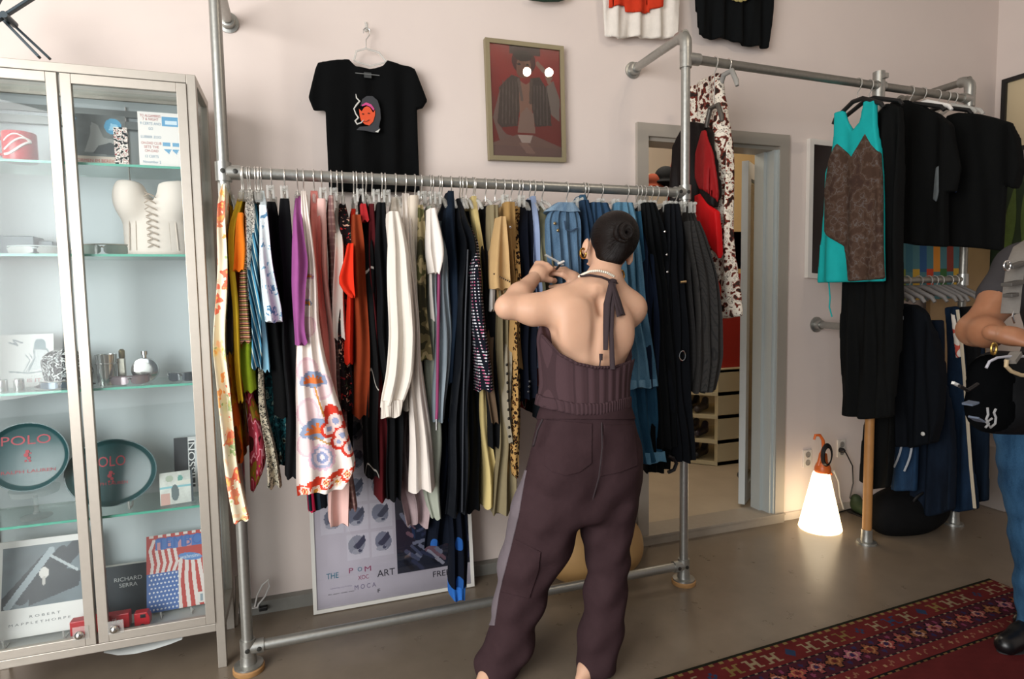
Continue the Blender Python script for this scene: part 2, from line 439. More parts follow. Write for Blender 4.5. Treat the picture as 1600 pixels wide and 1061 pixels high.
def patch(name, PF, pred, off, mat, parent):
    """a cloth panel lying on a surface: the faces that satisfy pred, lifted by off and given an edge"""
    P, F = np.asarray(PF[0]), np.asarray(PF[1]); n = np.cross(P[F[:, 2]]-P[F[:, 0]], P[F[:, 3]]-P[F[:, 1]]); ln = np.linalg.norm(n, axis=1)+1e-12; n /= ln[:, None]
    vn = np.zeros_like(P)
    for i in range(4): np.add.at(vn, F[:, i], n)
    vn /= np.linalg.norm(vn, axis=1)[:, None]+1e-9
    near = pred(P[F].mean(1), n)
    for i in range(4): near |= pred(P[F[:, i]], n)
    F, n = F[near], n[near]
    if not len(F): return None
    K = 4; g = np.arange(K+1)/K; Uu, Vv = np.meshgrid(g, g); w4 = np.stack([(1-Uu)*(1-Vv), Uu*(1-Vv), Uu*Vv, (1-Uu)*Vv], -1).reshape(-1, 4)   # finer cells, so the edge runs clean
    Q = np.einsum('kc,fcd->fkd', w4, P[F]); N_ = np.einsum('kc,fcd->fkd', w4, vn[F])
    loc = np.array([(j*(K+1)+i, j*(K+1)+i+1, (j+1)*(K+1)+i+1, (j+1)*(K+1)+i) for j in range(K) for i in range(K)])
    base = np.arange(len(F))[:, None, None]*(K+1)**2; FF = (base+loc[None]).reshape(-1, 4); Q, N_ = Q.reshape(-1, 3), N_.reshape(-1, 3)
    _, first, inv = np.unique(np.round(Q*2e5).astype(np.int64), axis=0, return_index=True, return_inverse=True); inv = inv.reshape(-1); Q, N_, FF = Q[first], N_[first], inv[FF]
    FF = FF[pred(Q[FF].mean(1), np.repeat(n, K*K, 0))]
    u, k = np.unique(FF, return_inverse=True); k = k.reshape(FF.shape); vv = N_[u]/(np.linalg.norm(N_[u], axis=1)[:, None]+1e-9); V = np.concatenate([Q[u]+vv*off, Q[u]-vv*.002]); m = len(u)
    E = {}
    for q in k.tolist():
        for i in range(4): E[(q[i], q[(i+1) % 4])] = 1
    side = [(a, a+m, b+m, b) for a, b in E if (b, a) not in E]
    return solid(name, (V, [tuple(q) for q in k]+side), mat, parent)
def drape(name, pts, plane, t, mat, parent=None, fold=(.008, 9.), h=.008, depth_at=None, seed=0, holes=()):
    """cloth of real thickness whose outline is pts (photo pixels) standing in a plane X=const or Y=const, with soft folds"""
    W3 = np.array([on(u, v, plane) for u, v in pts]); ax = 0 if plane[0] == 'X' else 1; o = 1-ax
    q = W3[:, [o, 2]]; lo2, hi2 = q.min(0)-.03, q.max(0)+.03; c0 = plane[1]; T = t+fold[0]*2+.02
    lo = np.zeros(3); hi = np.zeros(3); lo[o], hi[o], lo[2], hi[2] = lo2[0], hi2[0], lo2[1], hi2[1]; lo[ax], hi[ax] = c0-T, c0+T
    f = Field(lo, hi, h); X = [f.lo[i]+h*np.arange(f.n[i]) for i in range(3)]
    A, Z = np.meshgrid(X[o], X[2], indexing='ij')
    def pd(q):
        d = np.full(A.shape, 1e9); ins = np.zeros(A.shape, bool); n = len(q)
        for i in range(n):
            a, b = q[i], q[(i+1) % n]; e = b-a; tt = np.clip(((A-a[0])*e[0]+(Z-a[1])*e[1])/(e@e+1e-12), 0, 1)
            d = np.minimum(d, (A-a[0]-tt*e[0])**2+(Z-a[1]-tt*e[1])**2)
            ins ^= ((a[1] > Z) != (b[1] > Z)) & (A < e[0]*(Z-a[1])/(e[1]+1e-12)+a[0])
        return np.where(ins, -1, 1)*np.sqrt(d)
    d2 = pd(q)
    for hp in holes: d2 = np.maximum(d2, -pd(np.array([on(u, v, plane) for u, v in hp])[:, [o, 2]]))
    zt = hi2[1]; r = np.random.RandomState(seed); p1, p2 = r.uniform(0, 6, 2)
    g = np.clip((zt-Z)/.35, .15, 1)
    wave = fold[0]*g*(np.sin(A*fold[1]*2*PI+p1+3*Z)+.5*np.sin(A*fold[1]*3.7*PI+p2-5*Z))
    th = t*(.75+.25*np.sin(A*fold[1]*2.3*PI+p2))/2
    ww = (X[ax][:, None, None]-c0-wave[None]); d3 = np.abs(ww)-th[None]; D2 = np.broadcast_to(d2[None], d3.shape)
    k = .012; hh = np.clip(k-np.abs(d3-D2), 0, None)/k; V = np.maximum(d3, D2)+hh*hh*k/4
    f.v = V if ax == 0 else np.swapaxes(V, 0, 1)
    f.v = np.ascontiguousarray(f.v.astype(np.float32)); PF = f.mesh()
    if name is None: return PF
    return solid(name, PF, mat, parent)
# ------------------------------------------------------------------ the room
XL, XR, YF, ZC = -3.2, 4.7, -6.0, 3.75            # left end, right wall, shop front, ceiling
DX0, DX1, DZ = 1.87, 2.79, 2.35                   # clear door opening
t = NT('wall_paint'); n = t.noise(t.obj(), 3, 4); n2 = t.noise(t.obj(), 160, 2)
t.col(t.mix(n, L4('#d9cbc4'), L4('#e1d4cc'))); t.set(Roughness=.75, Specular_IOR_Level=.25); t.bump(n2, .08, .002); WALL = t.m
m = MB(); m.box((XL, 0, 0), (DX0, .14, ZC)); m.box((DX1, 0, 0), (XR+.1, .14, ZC)); m.box((DX0, 0, DZ), (DX1, .14, ZC))
struct('wall_back', m, WALL)
struct('wall_right', MB().box((XR, YF, 0), (XR+.1, 0, ZC)), WALL)
struct('ceiling', MB().box((XL, YF, ZC), (XR+.1, 3, ZC+.1)), plain('#d8d4ce', .8))
t = NT('concrete'); v = t.obj(); a = t.noise(v, 1.3, 5, .6); b = t.noise(v, 9, 6, .6); c = t.noise(v, 90, 3)
f = t.math('ADD', t.math('MULTIPLY', a, .6), t.math('MULTIPLY', b, .4))
t.col(t.ramp(f, [(.3, '#6a5e51'), (.5, '#74685a'), (.7, '#7f7263')], False)); t.set(Specular_IOR_Level=.45)
t.set(Roughness=t.n('ShaderNodeMapRange', Value=b, To_Min=.24, To_Max=.34).outputs[0]); t.bump(c, .05, .001)
struct('floor', MB().box((XL, YF, -.1), (XR+.1, 0, 0)), t.m)
# cable duct along the foot of the wall
m = MB(); m.box((-.33, -.045, 0), (1.8, 0, .055)); m.box((-.33, -.05, .05), (1.8, 0, .062))
struct('baseboard_back', m, plain('#83827c', .5, .3, var=.1))
m = MB(); m.box((2.865, -.012, 0), (4.7, 0, .05)); struct('baseboard_right', m, plain('#c4bbb0', .6))
# door frame: grey lacquered steel with a stepped inner rebate
FR = plain('#a59d92', .45, .1); FRI = plain('#b9c0bf', .4, .15)
m = MB()
for x0, x1 in ((1.80, DX0), (DX1, 2.86)): m.box((x0, -.025, 0), (x1, .0, DZ+.07)); m.box((x0+(.05 if x0 < 2 else 0), 0, 0), (x1-(0 if x0 < 2 else .05), .14, DZ+.02))
m.box((DX0, -.025, DZ), (DX1, 0, DZ+.07)); m.box((DX0, 0, DZ-.02), (DX1, .14, DZ))
struct('trim_1', m, FR)
m = MB(); m.box((DX1-.03, -.005, .03), (DX1, .06, DZ-.02)); m.box((DX1-.05, .06, .03), (DX1, .14, DZ-.02)); m.box((DX1-.012, -.018, .03), (DX1, -.005, DZ-.02)); struct('trim_2', m, FRI)
m = MB(); m.box((1.80, -.03, 0), (2.86, .14, .05)); m.box((1.80, -.04, .05), (2.86, .14, .062)); struct('trim_3', m, plain('#978d80', .5, var=.08))
# back room
t = NT('back_floor'); n = t.noise(t.obj(), 5, 4); t.col(t.mix(n, L4('#a3937f'), L4('#b8a993'))); t.set(Roughness=.55); BF = t.m
struct('floor_back_room', MB().box((1.2, .14, -.06), (6.0, 3.0, .05)), BF)
struct('wall_back_room', MB().box((1.2, 3.0, 0), (6.0, 3.1, ZC)), plain('#d9cfc4', .8))
struct('wall_back_room_left', MB().box((1.2, .14, 0), (1.3, 3.0, ZC)), plain('#ddd6cf', .8))
struct('wall_back_room_right', MB().box((4.9, .14, 0), (5.0, 3.0, ZC)), plain('#d2bb92', .8))
# glazed door leaf opened into the back room
m = MB(); 
P0, P1 = np.array((2.70, .18)), np.array((3.36, .68))
def leaf(a, b, z0, z1, w=.04):
    p, q = P0+(P1-P0)*a, P0+(P1-P0)*b; m.bar((p[0], p[1], (z0+z1)/2), (q[0], q[1], (z0+z1)/2), w, z1-z0)
leaf(0, .1, .07, 2.3); leaf(.9, 1, .07, 2.3); leaf(.1, .9, .07, .19); leaf(.1, .9, 2.2, 2.3)
d = struct('door_1', m, plain('#c9cfcf', .4)); d['kind'] = 'structure'
m = MB(); leaf(.1, .9, .19, 2.2, .008); struct('pane', m, glass('#e8eeec', .05), d)
m = MB(); pq = P0+(P1-P0)*.95; m.tube([(pq[0]-.02, pq[1], 1.05), (pq[0]-.07, pq[1], 1.05), (pq[0]-.07, pq[1]-.11, 1.05)], .009); struct('door_handle', m, CHROME, d, True)

# ------------------------------------------------------------------ pipe racks
PR = .0215
def flange(mb, c, ax, r=.045):
    mb.lathe([(r, 0), (r, .007), (.032, .010), (.030, .045), (PR+.002, .047)], c, ax, 20)
def sock(mb, a, b, r=.029): mb.tube([a, b], r, 16)
RA, RB, RY, RZ, LZ = -.255, 1.782, -.495, 1.957, .095
ZE, ZT = 2.702, 2.59
RM, RC, RCY = 3.055, 3.80, -.44
rack = thing('clothes_rack', 'long galvanised pipe clothes rail crowded with garments, bolted to the wall beside the glass cabinet', 'clothes rack', (RA, RY, 0))
def pole(nm, x, y, z0, z1, par, mat=GALV): return MB().tube([(x, y, z0), (x, y, z1)], PR, 18).build(nm, mat, par)
pole('upright', RA, RY, .035, ZE, rack); pole('upright', RB, RY, .035, ZE-.03, rack)
MB().tube([(RA, RY, RZ), (RB, RY, RZ)], PR, 18).build('top_rail', GALV, rack)
MB().tube([(RA, RY, LZ), (RB, RY, LZ)], PR, 18).build('bottom_rail', GALV, rack)
for x in (RA, RB): MB().tube([(x, RY, ZE), (x, -.03, ZE)], PR, 18).build('wall_arm', GALV, rack)
for x in (RA, RB):
    m = MB(); flange(m, (x, -.001, ZE), (0, -1, 0)); m.build('wall_flange', GALV, rack)
    m = MB(); flange(m, (x, RY, .022), (0, 0, 1), .055); m.build('foot_flange', GALV, rack)
    MB().lathe([(.058, .0), (.060, .004), (.060, .018), (.056, .022)], (x, RY, 0), n=24).build('wooden_foot_disc', plain('#a2794b', .6, var=.2), rack)
    m = MB(); m.tube([(x, RY+.06, ZE)]+[(x, RY+.045*(1-math.sin(a)), ZE-.045*(1-math.cos(a))) for a in np.linspace(.1, PI/2, 6)]+[(x, RY, ZE-.085)], .029, 16); m.build('elbow', GALV, rack)
    s = 1 if x == RA else -1
    for z in (RZ, LZ):
        m = MB(); sock(m, (x, RY, z-.035), (x, RY, z+.035)); sock(m, (x, RY, z), (x+s*.06, RY, z), .028)
        tee = m.build('tee_joint', GALV, rack)
        for dx, dy in ((0, .028), (s*.043, .027)): MB().lathe([(.009, 0), (.009, .004), (.005, .005)], (x+dx, RY-dy, z), (0, -1, 0), 12).build('grub_screw', plain('#3b3b38', .4, .6), tee)
rack2 = thing('clothes_rack', 'high galvanised pipe rail on the right with a wooden front post, carrying black tops', 'clothes rack', (RM, RY, 0))
cy = lambda x: RY+(RCY-RY)*(x-RB)/(RC-RB)
MB().tube([(RB+.02, RY, ZT), (RC, RCY, ZT)], PR, 18).build('top_rail', GALVD, rack2)
m = MB(); sock(m, (RB, RY, ZT-.045), (RB, RY, ZT+.045)); sock(m, (RB, RY, ZT), (RB+.075, RY, ZT), .028); m.build('tee_joint', GALV, rack2)
pole('upright', RC, RCY, .03, ZE-.03, rack2, GALVD)
MB().tube([(RC, RCY, ZE), (RC, -.03, ZE)], PR, 18).build('wall_arm', GALVD, rack2)
m = MB(); flange(m, (RC, -.001, ZE), (0, -1, 0)); m.build('wall_flange', GALVD, rack2)
m = MB(); m.tube([(RC, RCY+.06, ZE)]+[(RC, RCY+.045*(1-math.sin(a)), ZE-.045*(1-math.cos(a))) for a in np.linspace(.1, PI/2, 6)]+[(RC, RCY, ZE-.085)], .03, 16); m.build('elbow', GALV, rack2)
m = MB(); sock(m, (RC, RCY, ZT-.045), (RC, RCY, ZT+.045)); m.tube([(RC, RCY, ZT), (RC-.07, cy(RC-.07), ZT)], .028, 16); m.build('tee_joint', GALV, rack2)
m = MB(); y = cy(RM); sock(m, (RM, y, ZT-.075), (RM, y, ZT+.075), .031); m.tube([(RM-.035, y, ZT), (RM+.035, y, ZT)], .028, 16); m.box((RM-.012, y-.05, ZT+.03), (RM+.012, y-.025, ZT+.055)); m.build('crossover_clamp', GALV, rack2)
pole('upright', RM, y, 1.2, ZT, rack2, GALVD)
m = MB(); m.tube([(RM, y, .06), (RM, y, 1.2)], .025, 18); m.build('wooden_post', plain('#a97742', .5, var=.18, scale=18), rack2)
for x, yy, z in ((RM, y, 0), (RC, RCY, 0)):
    m = MB(); flange(m, (x, yy, .006), (0, 0, 1), .052); m.tube([(x, yy, .01), (x, yy, .085)], .03, 16); m.lathe([(.056, 0), (.056, .006)], (x, yy, 0), n=20); m.build('foot_flange', GALV, rack2)
MB().tube([(RM, y, 1.25), (3.117, -.03, 1.254)], PR, 16).build('lower_wall_arm', GALV, rack2)
m = MB(); flange(m, (3.117, -.001, 1.254), (0, -1, 0), .05); m.build('wall_flange', GALV, rack2)
MB().tube([(RM, y, 1.52), (RC, RCY, 1.525)], PR*.85, 16).build('lower_rail', GALVD, rack2)
for x, yy in ((RM, y), (RC, RCY)):
    m = MB(); sock(m, (x, yy, 1.487), (x, yy, 1.557), .03); m.build('tee_joint', GALV, rack2)

# ------------------------------------------------------------------ glass display cabinet
CX0, CX1, CYF, CYB, CZ, CB = -1.21, -.341, -.437, -.104, 2.323, .185
ALU = plain('#b3aca2', .38, .55, .5, .06, 40)
cab = thing('display_cabinet', 'tall aluminium framed glass display cabinet with glass shelves of collectables', 'display cabinet', ((CX0+CX1)/2, (CYF+CYB)/2, 0))
w = .032
m = MB()
for x in (CX0, CX1-w):
    for y in (CYF, CYB-w): m.box((x, y, 0), (x+w, y+w, CZ))
for z in (CZ-.032, CB-.03):
    for y in (CYF, CYB-w): m.box((CX0+w, y, z), (CX1-w, y+w, z+.032))
    for x in (CX0, CX1-w): m.box((x, CYF+w, z), (x+w, CYB-w, z+.032))
m.build('frame', ALU, cab, False, bevel=.002)
MB().box((CX0+w, CYF+w, CB-.012), (CX1-w, CYB-w, CB+.004)).build('bottom_panel', plain('#b7bab8', .5), cab, False)
MB().box((CX0+w, CYF+w, CZ-.02), (CX1-w, CYB-w, CZ-.012)).build('top_panel', glass('#f4f8f8', .05, 0, .6), cab, False)
MB().box((CX0+w, CYB-.02, CB), (CX1-w, CYB-.012, CZ-.03)).build('back_panel', plain('#bcc5c7', .6), cab, False)
m = MB(); m.box((CX0+w, CYB-.05, 2.175), (CX1-w, CYB-.022, 2.205)); m.box((CX0+w, CYB-.04, 2.225), (CX1-w, CYB-.022, 2.25)); m.build('reflection_bars', plain('#6f7472', .4, .4), cab, False)  # dark bars put in as the reflection of a window with blinds
SH = [1.985, 1.652, 1.150, .658]
for z in SH:
    sh = MB().box((CX0+w, CYF+.05, z-.004), (CX1-w, CYB-.03, z+.004)).build('glass_shelf', glass('#f4faf8', .05, 0, .5), cab, False)
    MB().box((CX0+w, CYF+.047, z-.0045), (CX1-w, CYF+.0505, z+.0045)).build('shelf_edge', plain('#4fa58e', .2), sh, False)
for x in (CX0+w/2, CX1-w/2): MB().box((x-.003, CYF+w, CB), (x+.003, CYB-w, CZ-.032)).build('side_pane', glass('#f8fbfb', .05, 0, .6), cab, False)
XM = -.777
for x0, x1, sd in ((CX0+w, XM-.004, 1), (XM+.004, CX1-w, -1)):
    m = MB(); q = .034; z0, z1 = CB+.006, CZ-.036
    m.box((x0, CYF-.006, z0), (x0+q, CYF+.014, z1)); m.box((x1-q, CYF-.006, z0), (x1, CYF+.014, z1)); m.box((x0+q, CYF-.006, z0), (x1-q, CYF+.014, z0+q)); m.box((x0+q, CYF-.006, z1-q), (x1-q, CYF+.014, z1))
    dr = m.build('door', ALU, cab, False, bevel=.0015)
    MB().box((x0+q, CYF+.002, z0+q), (x1-q, CYF+.006, z1-q)).build('pane', glass('#fbfdfd', .06, 0, .32), dr, False)
    lx = x1-.05 if sd > 0 else x0+.055
    m = MB(); m.box((lx-.022, CYF-.010, CB+.035), (lx+.03, CYF-.006, CB+.085)); lk = m.build('lock_plate', clear_plastic('#ffffff', .18), dr, False)
    MB().lathe([(.014, 0), (.016, .006), (.012, .014), (.004, .018)], (lx, CYF-.010, CB+.056), (0, -1, 0), 18).build('lock_knob', CHROME, lk)
m = MB(); P = [at(u, v, -.36) for u, v in ((168, 1009), (190, 1013), (215, 1011), (245, 1004), (270, 996), (288, 989))]; P = np.array(P); R = []
for p in P: R.append([p+np.array((0, d*.05, e*.006)) for d, e in ((-1, 0), (-.6, -1), (.6, -1), (1, 0), (.6, 1), (-.6, 1))])
m.rings(R); m.build('underside_arc', plain('#d4d8d6', .3), cab)  # pale curved strip below the cabinet bottom
# small leg bracket behind the cabinet's right foot
m = MB(); m.bar(at(368, 985, -.11), at(371, 900, -.10), .014); m.build('rear_brace', ALU, cab, False)

def cl(name, label, cat, mb, mat, group=None, **k):
    return tag(mb.build(name, mat, None, **k), label, cat, group)
def up(p, w, h, lean=.0, yaw=0.):
    """corners bl br tr tl of an upright sheet with bottom-left p"""
    p = np.array(p, float); r = np.array((math.cos(yaw), math.sin(yaw), 0)); u = np.array((-math.sin(yaw)*lean, math.cos(yaw)*lean, 1)); u /= np.linalg.norm(u)
    return [p, p+r*w, p+r*w+u*h, p+u*h]
def mm_(P): r = P[1]-P[0]; u = P[3]-P[0]; return r, u
def inP(P, a, b): return P[0]+(P[1]-P[0])*a+(P[3]-P[0])*b

# top shelf -----------------------------------------------------
z = SH[0]+.0045; Y = -.33
p = at(32, 240, Y); mug = thing('tin_mug', 'red mug with a white swirling print on the top shelf of the cabinet', 'mug', (p[0], Y, z))
MB().lathe([(.050, 0), (.052, .004), (.052, .100), (.050, .104), (.047, .104), (.047, .008), (.001, .006)], (p[0], Y, z), n=28).build('body', plain('#b3262f', .3), mug)
m = MB(); m.tube([(p[0]-.05, Y-.012, z+.08), (p[0]-.078, Y-.015, z+.075), (p[0]-.082, Y-.015, z+.045), (p[0]-.07, Y-.014, z+.025), (p[0]-.05, Y-.012, z+.022)], .006); m.build('handle', plain('#b3262f', .3), mug)
m = MB()
for k in range(3):
    r = .0528; aa = np.linspace(-.9, .75, 12); m.tube([(p[0]+r*math.sin(a+.25), Y-r*math.cos(a+.25), z+.055+.024*math.sin(a*2+k*.9)+.012*(k-1)) for a in aa], .0045-.001*k, 6)
m.build('printed_swirl', plain('#e6e2dd', .4), mug)
P = up(at(110, 250, -.35)*np.array((1, 1, 0))+np.array((0, 0, z)), .178, .192, .12)
c = Canvas(60, 64, '#5d6361'); c.noise(.22, 3, 4); c.poly([(.25, .25), (.95, .22), (.9, .5), (.6, .55), (.5, .8), (.38, .85), (.36, .6)], '#8d918d'); c.poly([(.4, .22), (.95, .2), (.97, .42), (.7, .45), (.5, .38)], '#3a4142'); c.poly([(0, .45), (.2, .6), (.25, .5), (.1, .35)], '#59605f'); c.rect(0, 0, 1, .17, '#c9bdae'); c.rect(0, .17, .06, .5, '#44494a'); c.ell(.78, .78, .16, .16, '#4e9ac0'); c.poly([(.7, .7), (.74, .84), (.86, .82), (.86, .72)], '#8fc4dc'); c.ell(.09, .9, .04, .04, '#3f5a6c'); c.ell(.09, .9, .02, .02, '#9aa')
o = tag(c.slab('record_sleeve', P, paint(.35), None, .006), 'grey photographic record sleeve with a blue round badge on the top shelf', 'record sleeve')
r, u = mm_(P); lettering('lettering', [('FORMEN IM BEREICHE', inP(P, .5, .085), .15, .012, r, u)], plain('#b5493f', .6), o)
p = at(192, 249, -.35); m = MB(); m.box((p[0]-.022, -.365, z), (p[0]+.022, -.345, z+.14)); cl('patterned_box', 'small black and white speckled box standing beside the record sleeve', 'box', m, blotch(((0, '#1c1c1c'), (.46, '#e5ded6'), (.56, '#8e2f2f'), (.62, '#e5ded6')), 90), smooth=False)
P = up(at(218, 255, -.35)*np.array((1, 1, 0))+np.array((0, 0, z)), .148, .212, .06)
c = Canvas(40, 58, '#e9e4df'); c.rect(.56, .76, .96, .93, '#5c9cc4'); c.rect(.62, .8, .9, .86, '#cfe0ea'); c.rect(.55, .40, .72, .47, '#6aa3c6'); c.rect(.78, .40, .95, .47, '#6aa3c6'); c.poly([(.56, .34), (.7, .26), (.74, .34)], '#6aa3c6'); c.poly([(.76, .34), (.86, .26), (.92, .34)], '#6aa3c6')
o = tag(c.slab('leaflet', P, paint(.5), None, .003), 'white leaflet lettered in red and blue at the right of the top shelf', 'leaflet'); r, u = mm_(P)
lettering('red_lettering', [(s, inP(P, .29, y), w_, .010, r, u) for s, y, w_ in (('TO ALGAMBRES', .93, .07), ("'7 & NIGHT", .87, .055), ('OH-DAD CLUB', .44, .068), ('SETS THE', .37, .05), ('OH-DAD', .3, .045))], plain('#b9605c', .6), o)
lettering('blue_lettering', [(s, inP(P, .29, y), w_, .010, r, u) for s, y, w_ in (('9 CERTS AND', .79, .07), ('GO', .7, .015), ('LUBBER ZOO', .55, .068), ('12 CERTS', .2, .045), ('November 2', .1, .06))], plain('#6c8ea6', .6), o)

# second shelf ---------------------------------------------------
z = SH[1]+.0045
def sunglasses(name, label, px, py, Y, z, wd, lens, frame, yaw=0., wrap=.5, lh=.021, op=None):
    p = at(px, py, Y); g = thing(name, label, 'sunglasses', (p[0], Y, z), 'sunglasses in the cabinet'); c_, s_ = math.cos(yaw), math.sin(yaw)
    T = lambda x, y, zz: (p[0]+x*c_-y*s_, Y+x*s_+y*c_, z+zz)
    for sd in (-1, 1):
        R = []
        for i in range(13):
            a = sd*(.06+.94*i/12); x = a*wd/2; y = wrap*.06*a*a; e = math.sin(math.acos(min(1, abs((i-6)/6.2))))**.6
            h0, h1 = lh+.002-lh*e, lh+.002+lh*e; R.append([T(x, y-.0015, h0), T(x, y+.0015, h0), T(x, y+.0015, h1), T(x, y-.0015, h1)])
        m = MB(); m.rings(R); m.build('lens', lens, g)
        m = MB(); m.tube([T(sd*wd/2, wrap*.06, lh*1.5), T(sd*wd*.52, wrap*.06+.03, lh*1.5), T(sd*wd*.45, wrap*.06+.09, lh*1.1), T(sd*wd*.38, wrap*.06+.115, lh*.2+.003)], [.004, .003, .003, .003], 8, flat=.6); m.build('temple', frame, g)
    m = MB(); m.tube([T(-wd*.04, 0, lh*1.45), T(0, -.004, lh*1.6), T(wd*.04, 0, lh*1.45)], .003, 8); m.tube([T(x*wd/2, wrap*.06*x*x-.001, lh*2.05) for x in np.linspace(-1, 1, 17)], .0026, 8); m.build('bridge', frame, g)
    return g
p = at(30, 368, -.22)
for k, (a, b, x0, x1, lab) in enumerate(((.02, .052, -.13, .055, 'dark slate box lying on the second shelf behind the clear visor glasses'), (.02, .045, .058, .105, 'smaller slate box beside the dark slate box on the second shelf'))):
    m = MB(); m.box((p[0]+x0, -.25+.03*k, z), (p[0]+x1, -.15, z+.075-.015*k)); cl('case_box', lab, 'box', m, plain('#3c5058' if k == 0 else '#475a62', .4, var=.1), 'slate boxes', smooth=False, bevel=.003)
sunglasses('visor_glasses', 'clear visor style glasses on the second shelf at the left', 55, 392, -.335, z, .19, clear_plastic('#dfe8e8', .4), plain('#b9c4c4', .3), .1, .9, .016)
sunglasses('sunglasses', 'grey green wraparound sunglasses beside the white corset', 160, 395, -.33, z, .155, plain('#7c8a80', .15), plain('#a8a79c', .3, .4), -.05, .6, .020)
# corset
Yc = -.27
CR = plain('#e3d8cd', .7, var=.06)
cor = thing('corset', 'white strapless corset with front lacing standing on the second shelf', 'corset', (at(245, 392, Yc)[0], Yc, z))
p = at(245, 392, Yc); xs = p[0]
f = Field((xs-.18, Yc-.13, z-.005), (xs+.17, Yc+.08, z+.36), .006)
for k in range(9):
    zz = z+.01+.20*k/8; wv = .105+.02*(k/8)**2+.012*(1-k/8)
    f.ell((xs+.005, Yc, zz), (wv, .055, .03), .02)
f.ell((xs-.075, Yc-.025, z+.225), (.060, .058, .085), .03); f.ell((xs+.082, Yc-.025, z+.235), (.066, .06, .09), .03)
f.ell((xs, Yc, z+.33), (.2, .2, .05), .005, None, True); f.ell((xs-.072, Yc+.005, z+.315), (.075, .06, .062), .01, None, True); f.ell((xs+.085, Yc+.005, z+.33), (.078, .06, .062), .01, None, True); f.ell((xs, Yc-.03, z+.30), (.022, .09, .09), .01, None, True)
f.v[:, :, :1] = 1.; solid('bodice', f.mesh(1), CR, cor)
m = MB()
for k in range(9):
    a = z+.03+.024*k; m.tube([(xs-.018, Yc-.062-.0025*k*(k > 5), a), (xs, Yc-.066-.0025*k*(k > 5), a+.011), (xs+.018, Yc-.062-.0025*k*(k > 5), a+.003)], .0022, 6); m.tube([(xs+.018, Yc-.062, a), (xs-.018, Yc-.064, a+.02)], .0018, 6)
m.build('lacing', plain('#b0a090', .7), cor)
m = MB()
for sx in (-.06, .06, .085, -.085): m.tube([(xs+sx, Yc-.06+abs(sx)*.2, z+.02), (xs+sx*.92, Yc-.062+abs(sx)*.2, z+.17)], .002, 6)
m.build('boning', plain('#cfc2b4', .6), cor)
m = MB(); m.tube([at(196, 168, -.1285), at(201, 255, -.1285), at(202, 268, -.135), at(204, 305, -.25)], [.006]*4, 8, flat=.45); m.build('shoulder_strap', plain('#ece6e0', .6), cor)

# third shelf ----------------------------------------------------
z = SH[2]+.0045
P = up(np.array((at(0, 610, -.22)[0]-.03, -.22, z)), .205, .205, .15)
c = Canvas(64, 64, '#d3d6d4')
for k in range(7): c.line([(.5+.06*k, .25+.04*k), (.62+.05*k, .5), (.55+.07*k, .62)], .008, '#8b989a')
c.ell(.78, .78, .1, .13, '#6f858c'); c.poly([(.62, .3), (.95, .35), (.9, .7), (.7, .72)], '#bfc6c6'); c.line([(.6, .3), (.7, .55), (.68, .72), (.9, .7), (.97, .4)], .012, '#7c8c90'); c.line([(.3, .85), (.42, .8), (.36, .9), (.5, .84)], .015, '#7d8a90'); c.line([(.3, .3), (.6, .26), (.95, .3)], .012, '#8d9a9c')
o = tag(c.slab('comic_card', P, paint(.45), None, .004), 'pale drawn comic print standing at the left of the third shelf', 'card')
r, u = mm_(P); lettering('lettering', [('IS IT ?', inP(P, .72, .12), .06, .014, r, u)], plain('#b48486', .6), o)
for k, (px, lab) in enumerate(((4, 'silver cylinder at the very left of the third shelf'), (30, 'short silver cylinder in front of the drawn comic print'))):
    p = at(px, 606, -.33); cl('metal_pot', lab, 'pot', MB().lathe([(.016, 0), (.0165, .002), (.0165, .042), (.013, .046), (.001, .046)], (p[0], -.33, z), n=20), plain('#c9cccb', .2, .9), 'small silver pots')
p = at(107, 602, -.25); cap = thing('paisley_hat', 'black cap printed with a white paisley pattern on the third shelf', 'cap', (p[0], -.25, z))
f = Field((p[0]-.12, -.36, z-.02), (p[0]+.12, -.12, z+.16), .006); f.ell((p[0], -.24, z+.055), (.082, .075, .075), .01); f.ell((p[0]-.005, -.27, z+.10), (.07, .05, .045), .03); f.ell((p[0], -.24, z-.05), (.2, .2, .052), .003, None, True)
solid('crown', f.mesh(1), blotch(((0, '#15181a'), (.44, '#c8cccb'), (.5, '#15181a'), (.58, '#aab0b0'), (.63, '#15181a')), 34, 3, 0), cap)
m = MB(); R = []
for k in range(9): a = -PI*.9+PI*.8*k/8; R.append([(p[0]+math.cos(a)*rr, -.245+math.sin(a)*rr*1.05, z+zz) for rr, zz in ((.07, .012), (.105, .004), (.105, .008), (.07, .018))])
m.rings(R); m.build('brim', plain('#23282a', .6), cap)
sunglasses('sunglasses', 'silver rimmed sunglasses in front of the paisley cap', 93, 604, -.36, z, .115, plain('#596a78', .1, .3), CHROME, .3, .6, .014)
p = at(168, 600, -.30); cup = thing('metal_tumbler', 'ribbed silver tumbler on the third shelf', 'tumbler', (p[0], -.30, z)); MB().lathe([(.03, 0), (.031, .004), (.036, .115), (.037, .12), (.034, .12), (.028, .01), (.001, .008)], (p[0], -.3, z), n=24).build('body', plain('#cfd2d0', .2, .9), cup)
m = MB(); m.tube([(p[0]+.036*math.cos(a), -.3+.036*math.sin(a), z+.085) for a in np.linspace(0, 2*PI, 24)[:-1]], .0022, 6, True); m.build('rim_band', CHROME, cup)
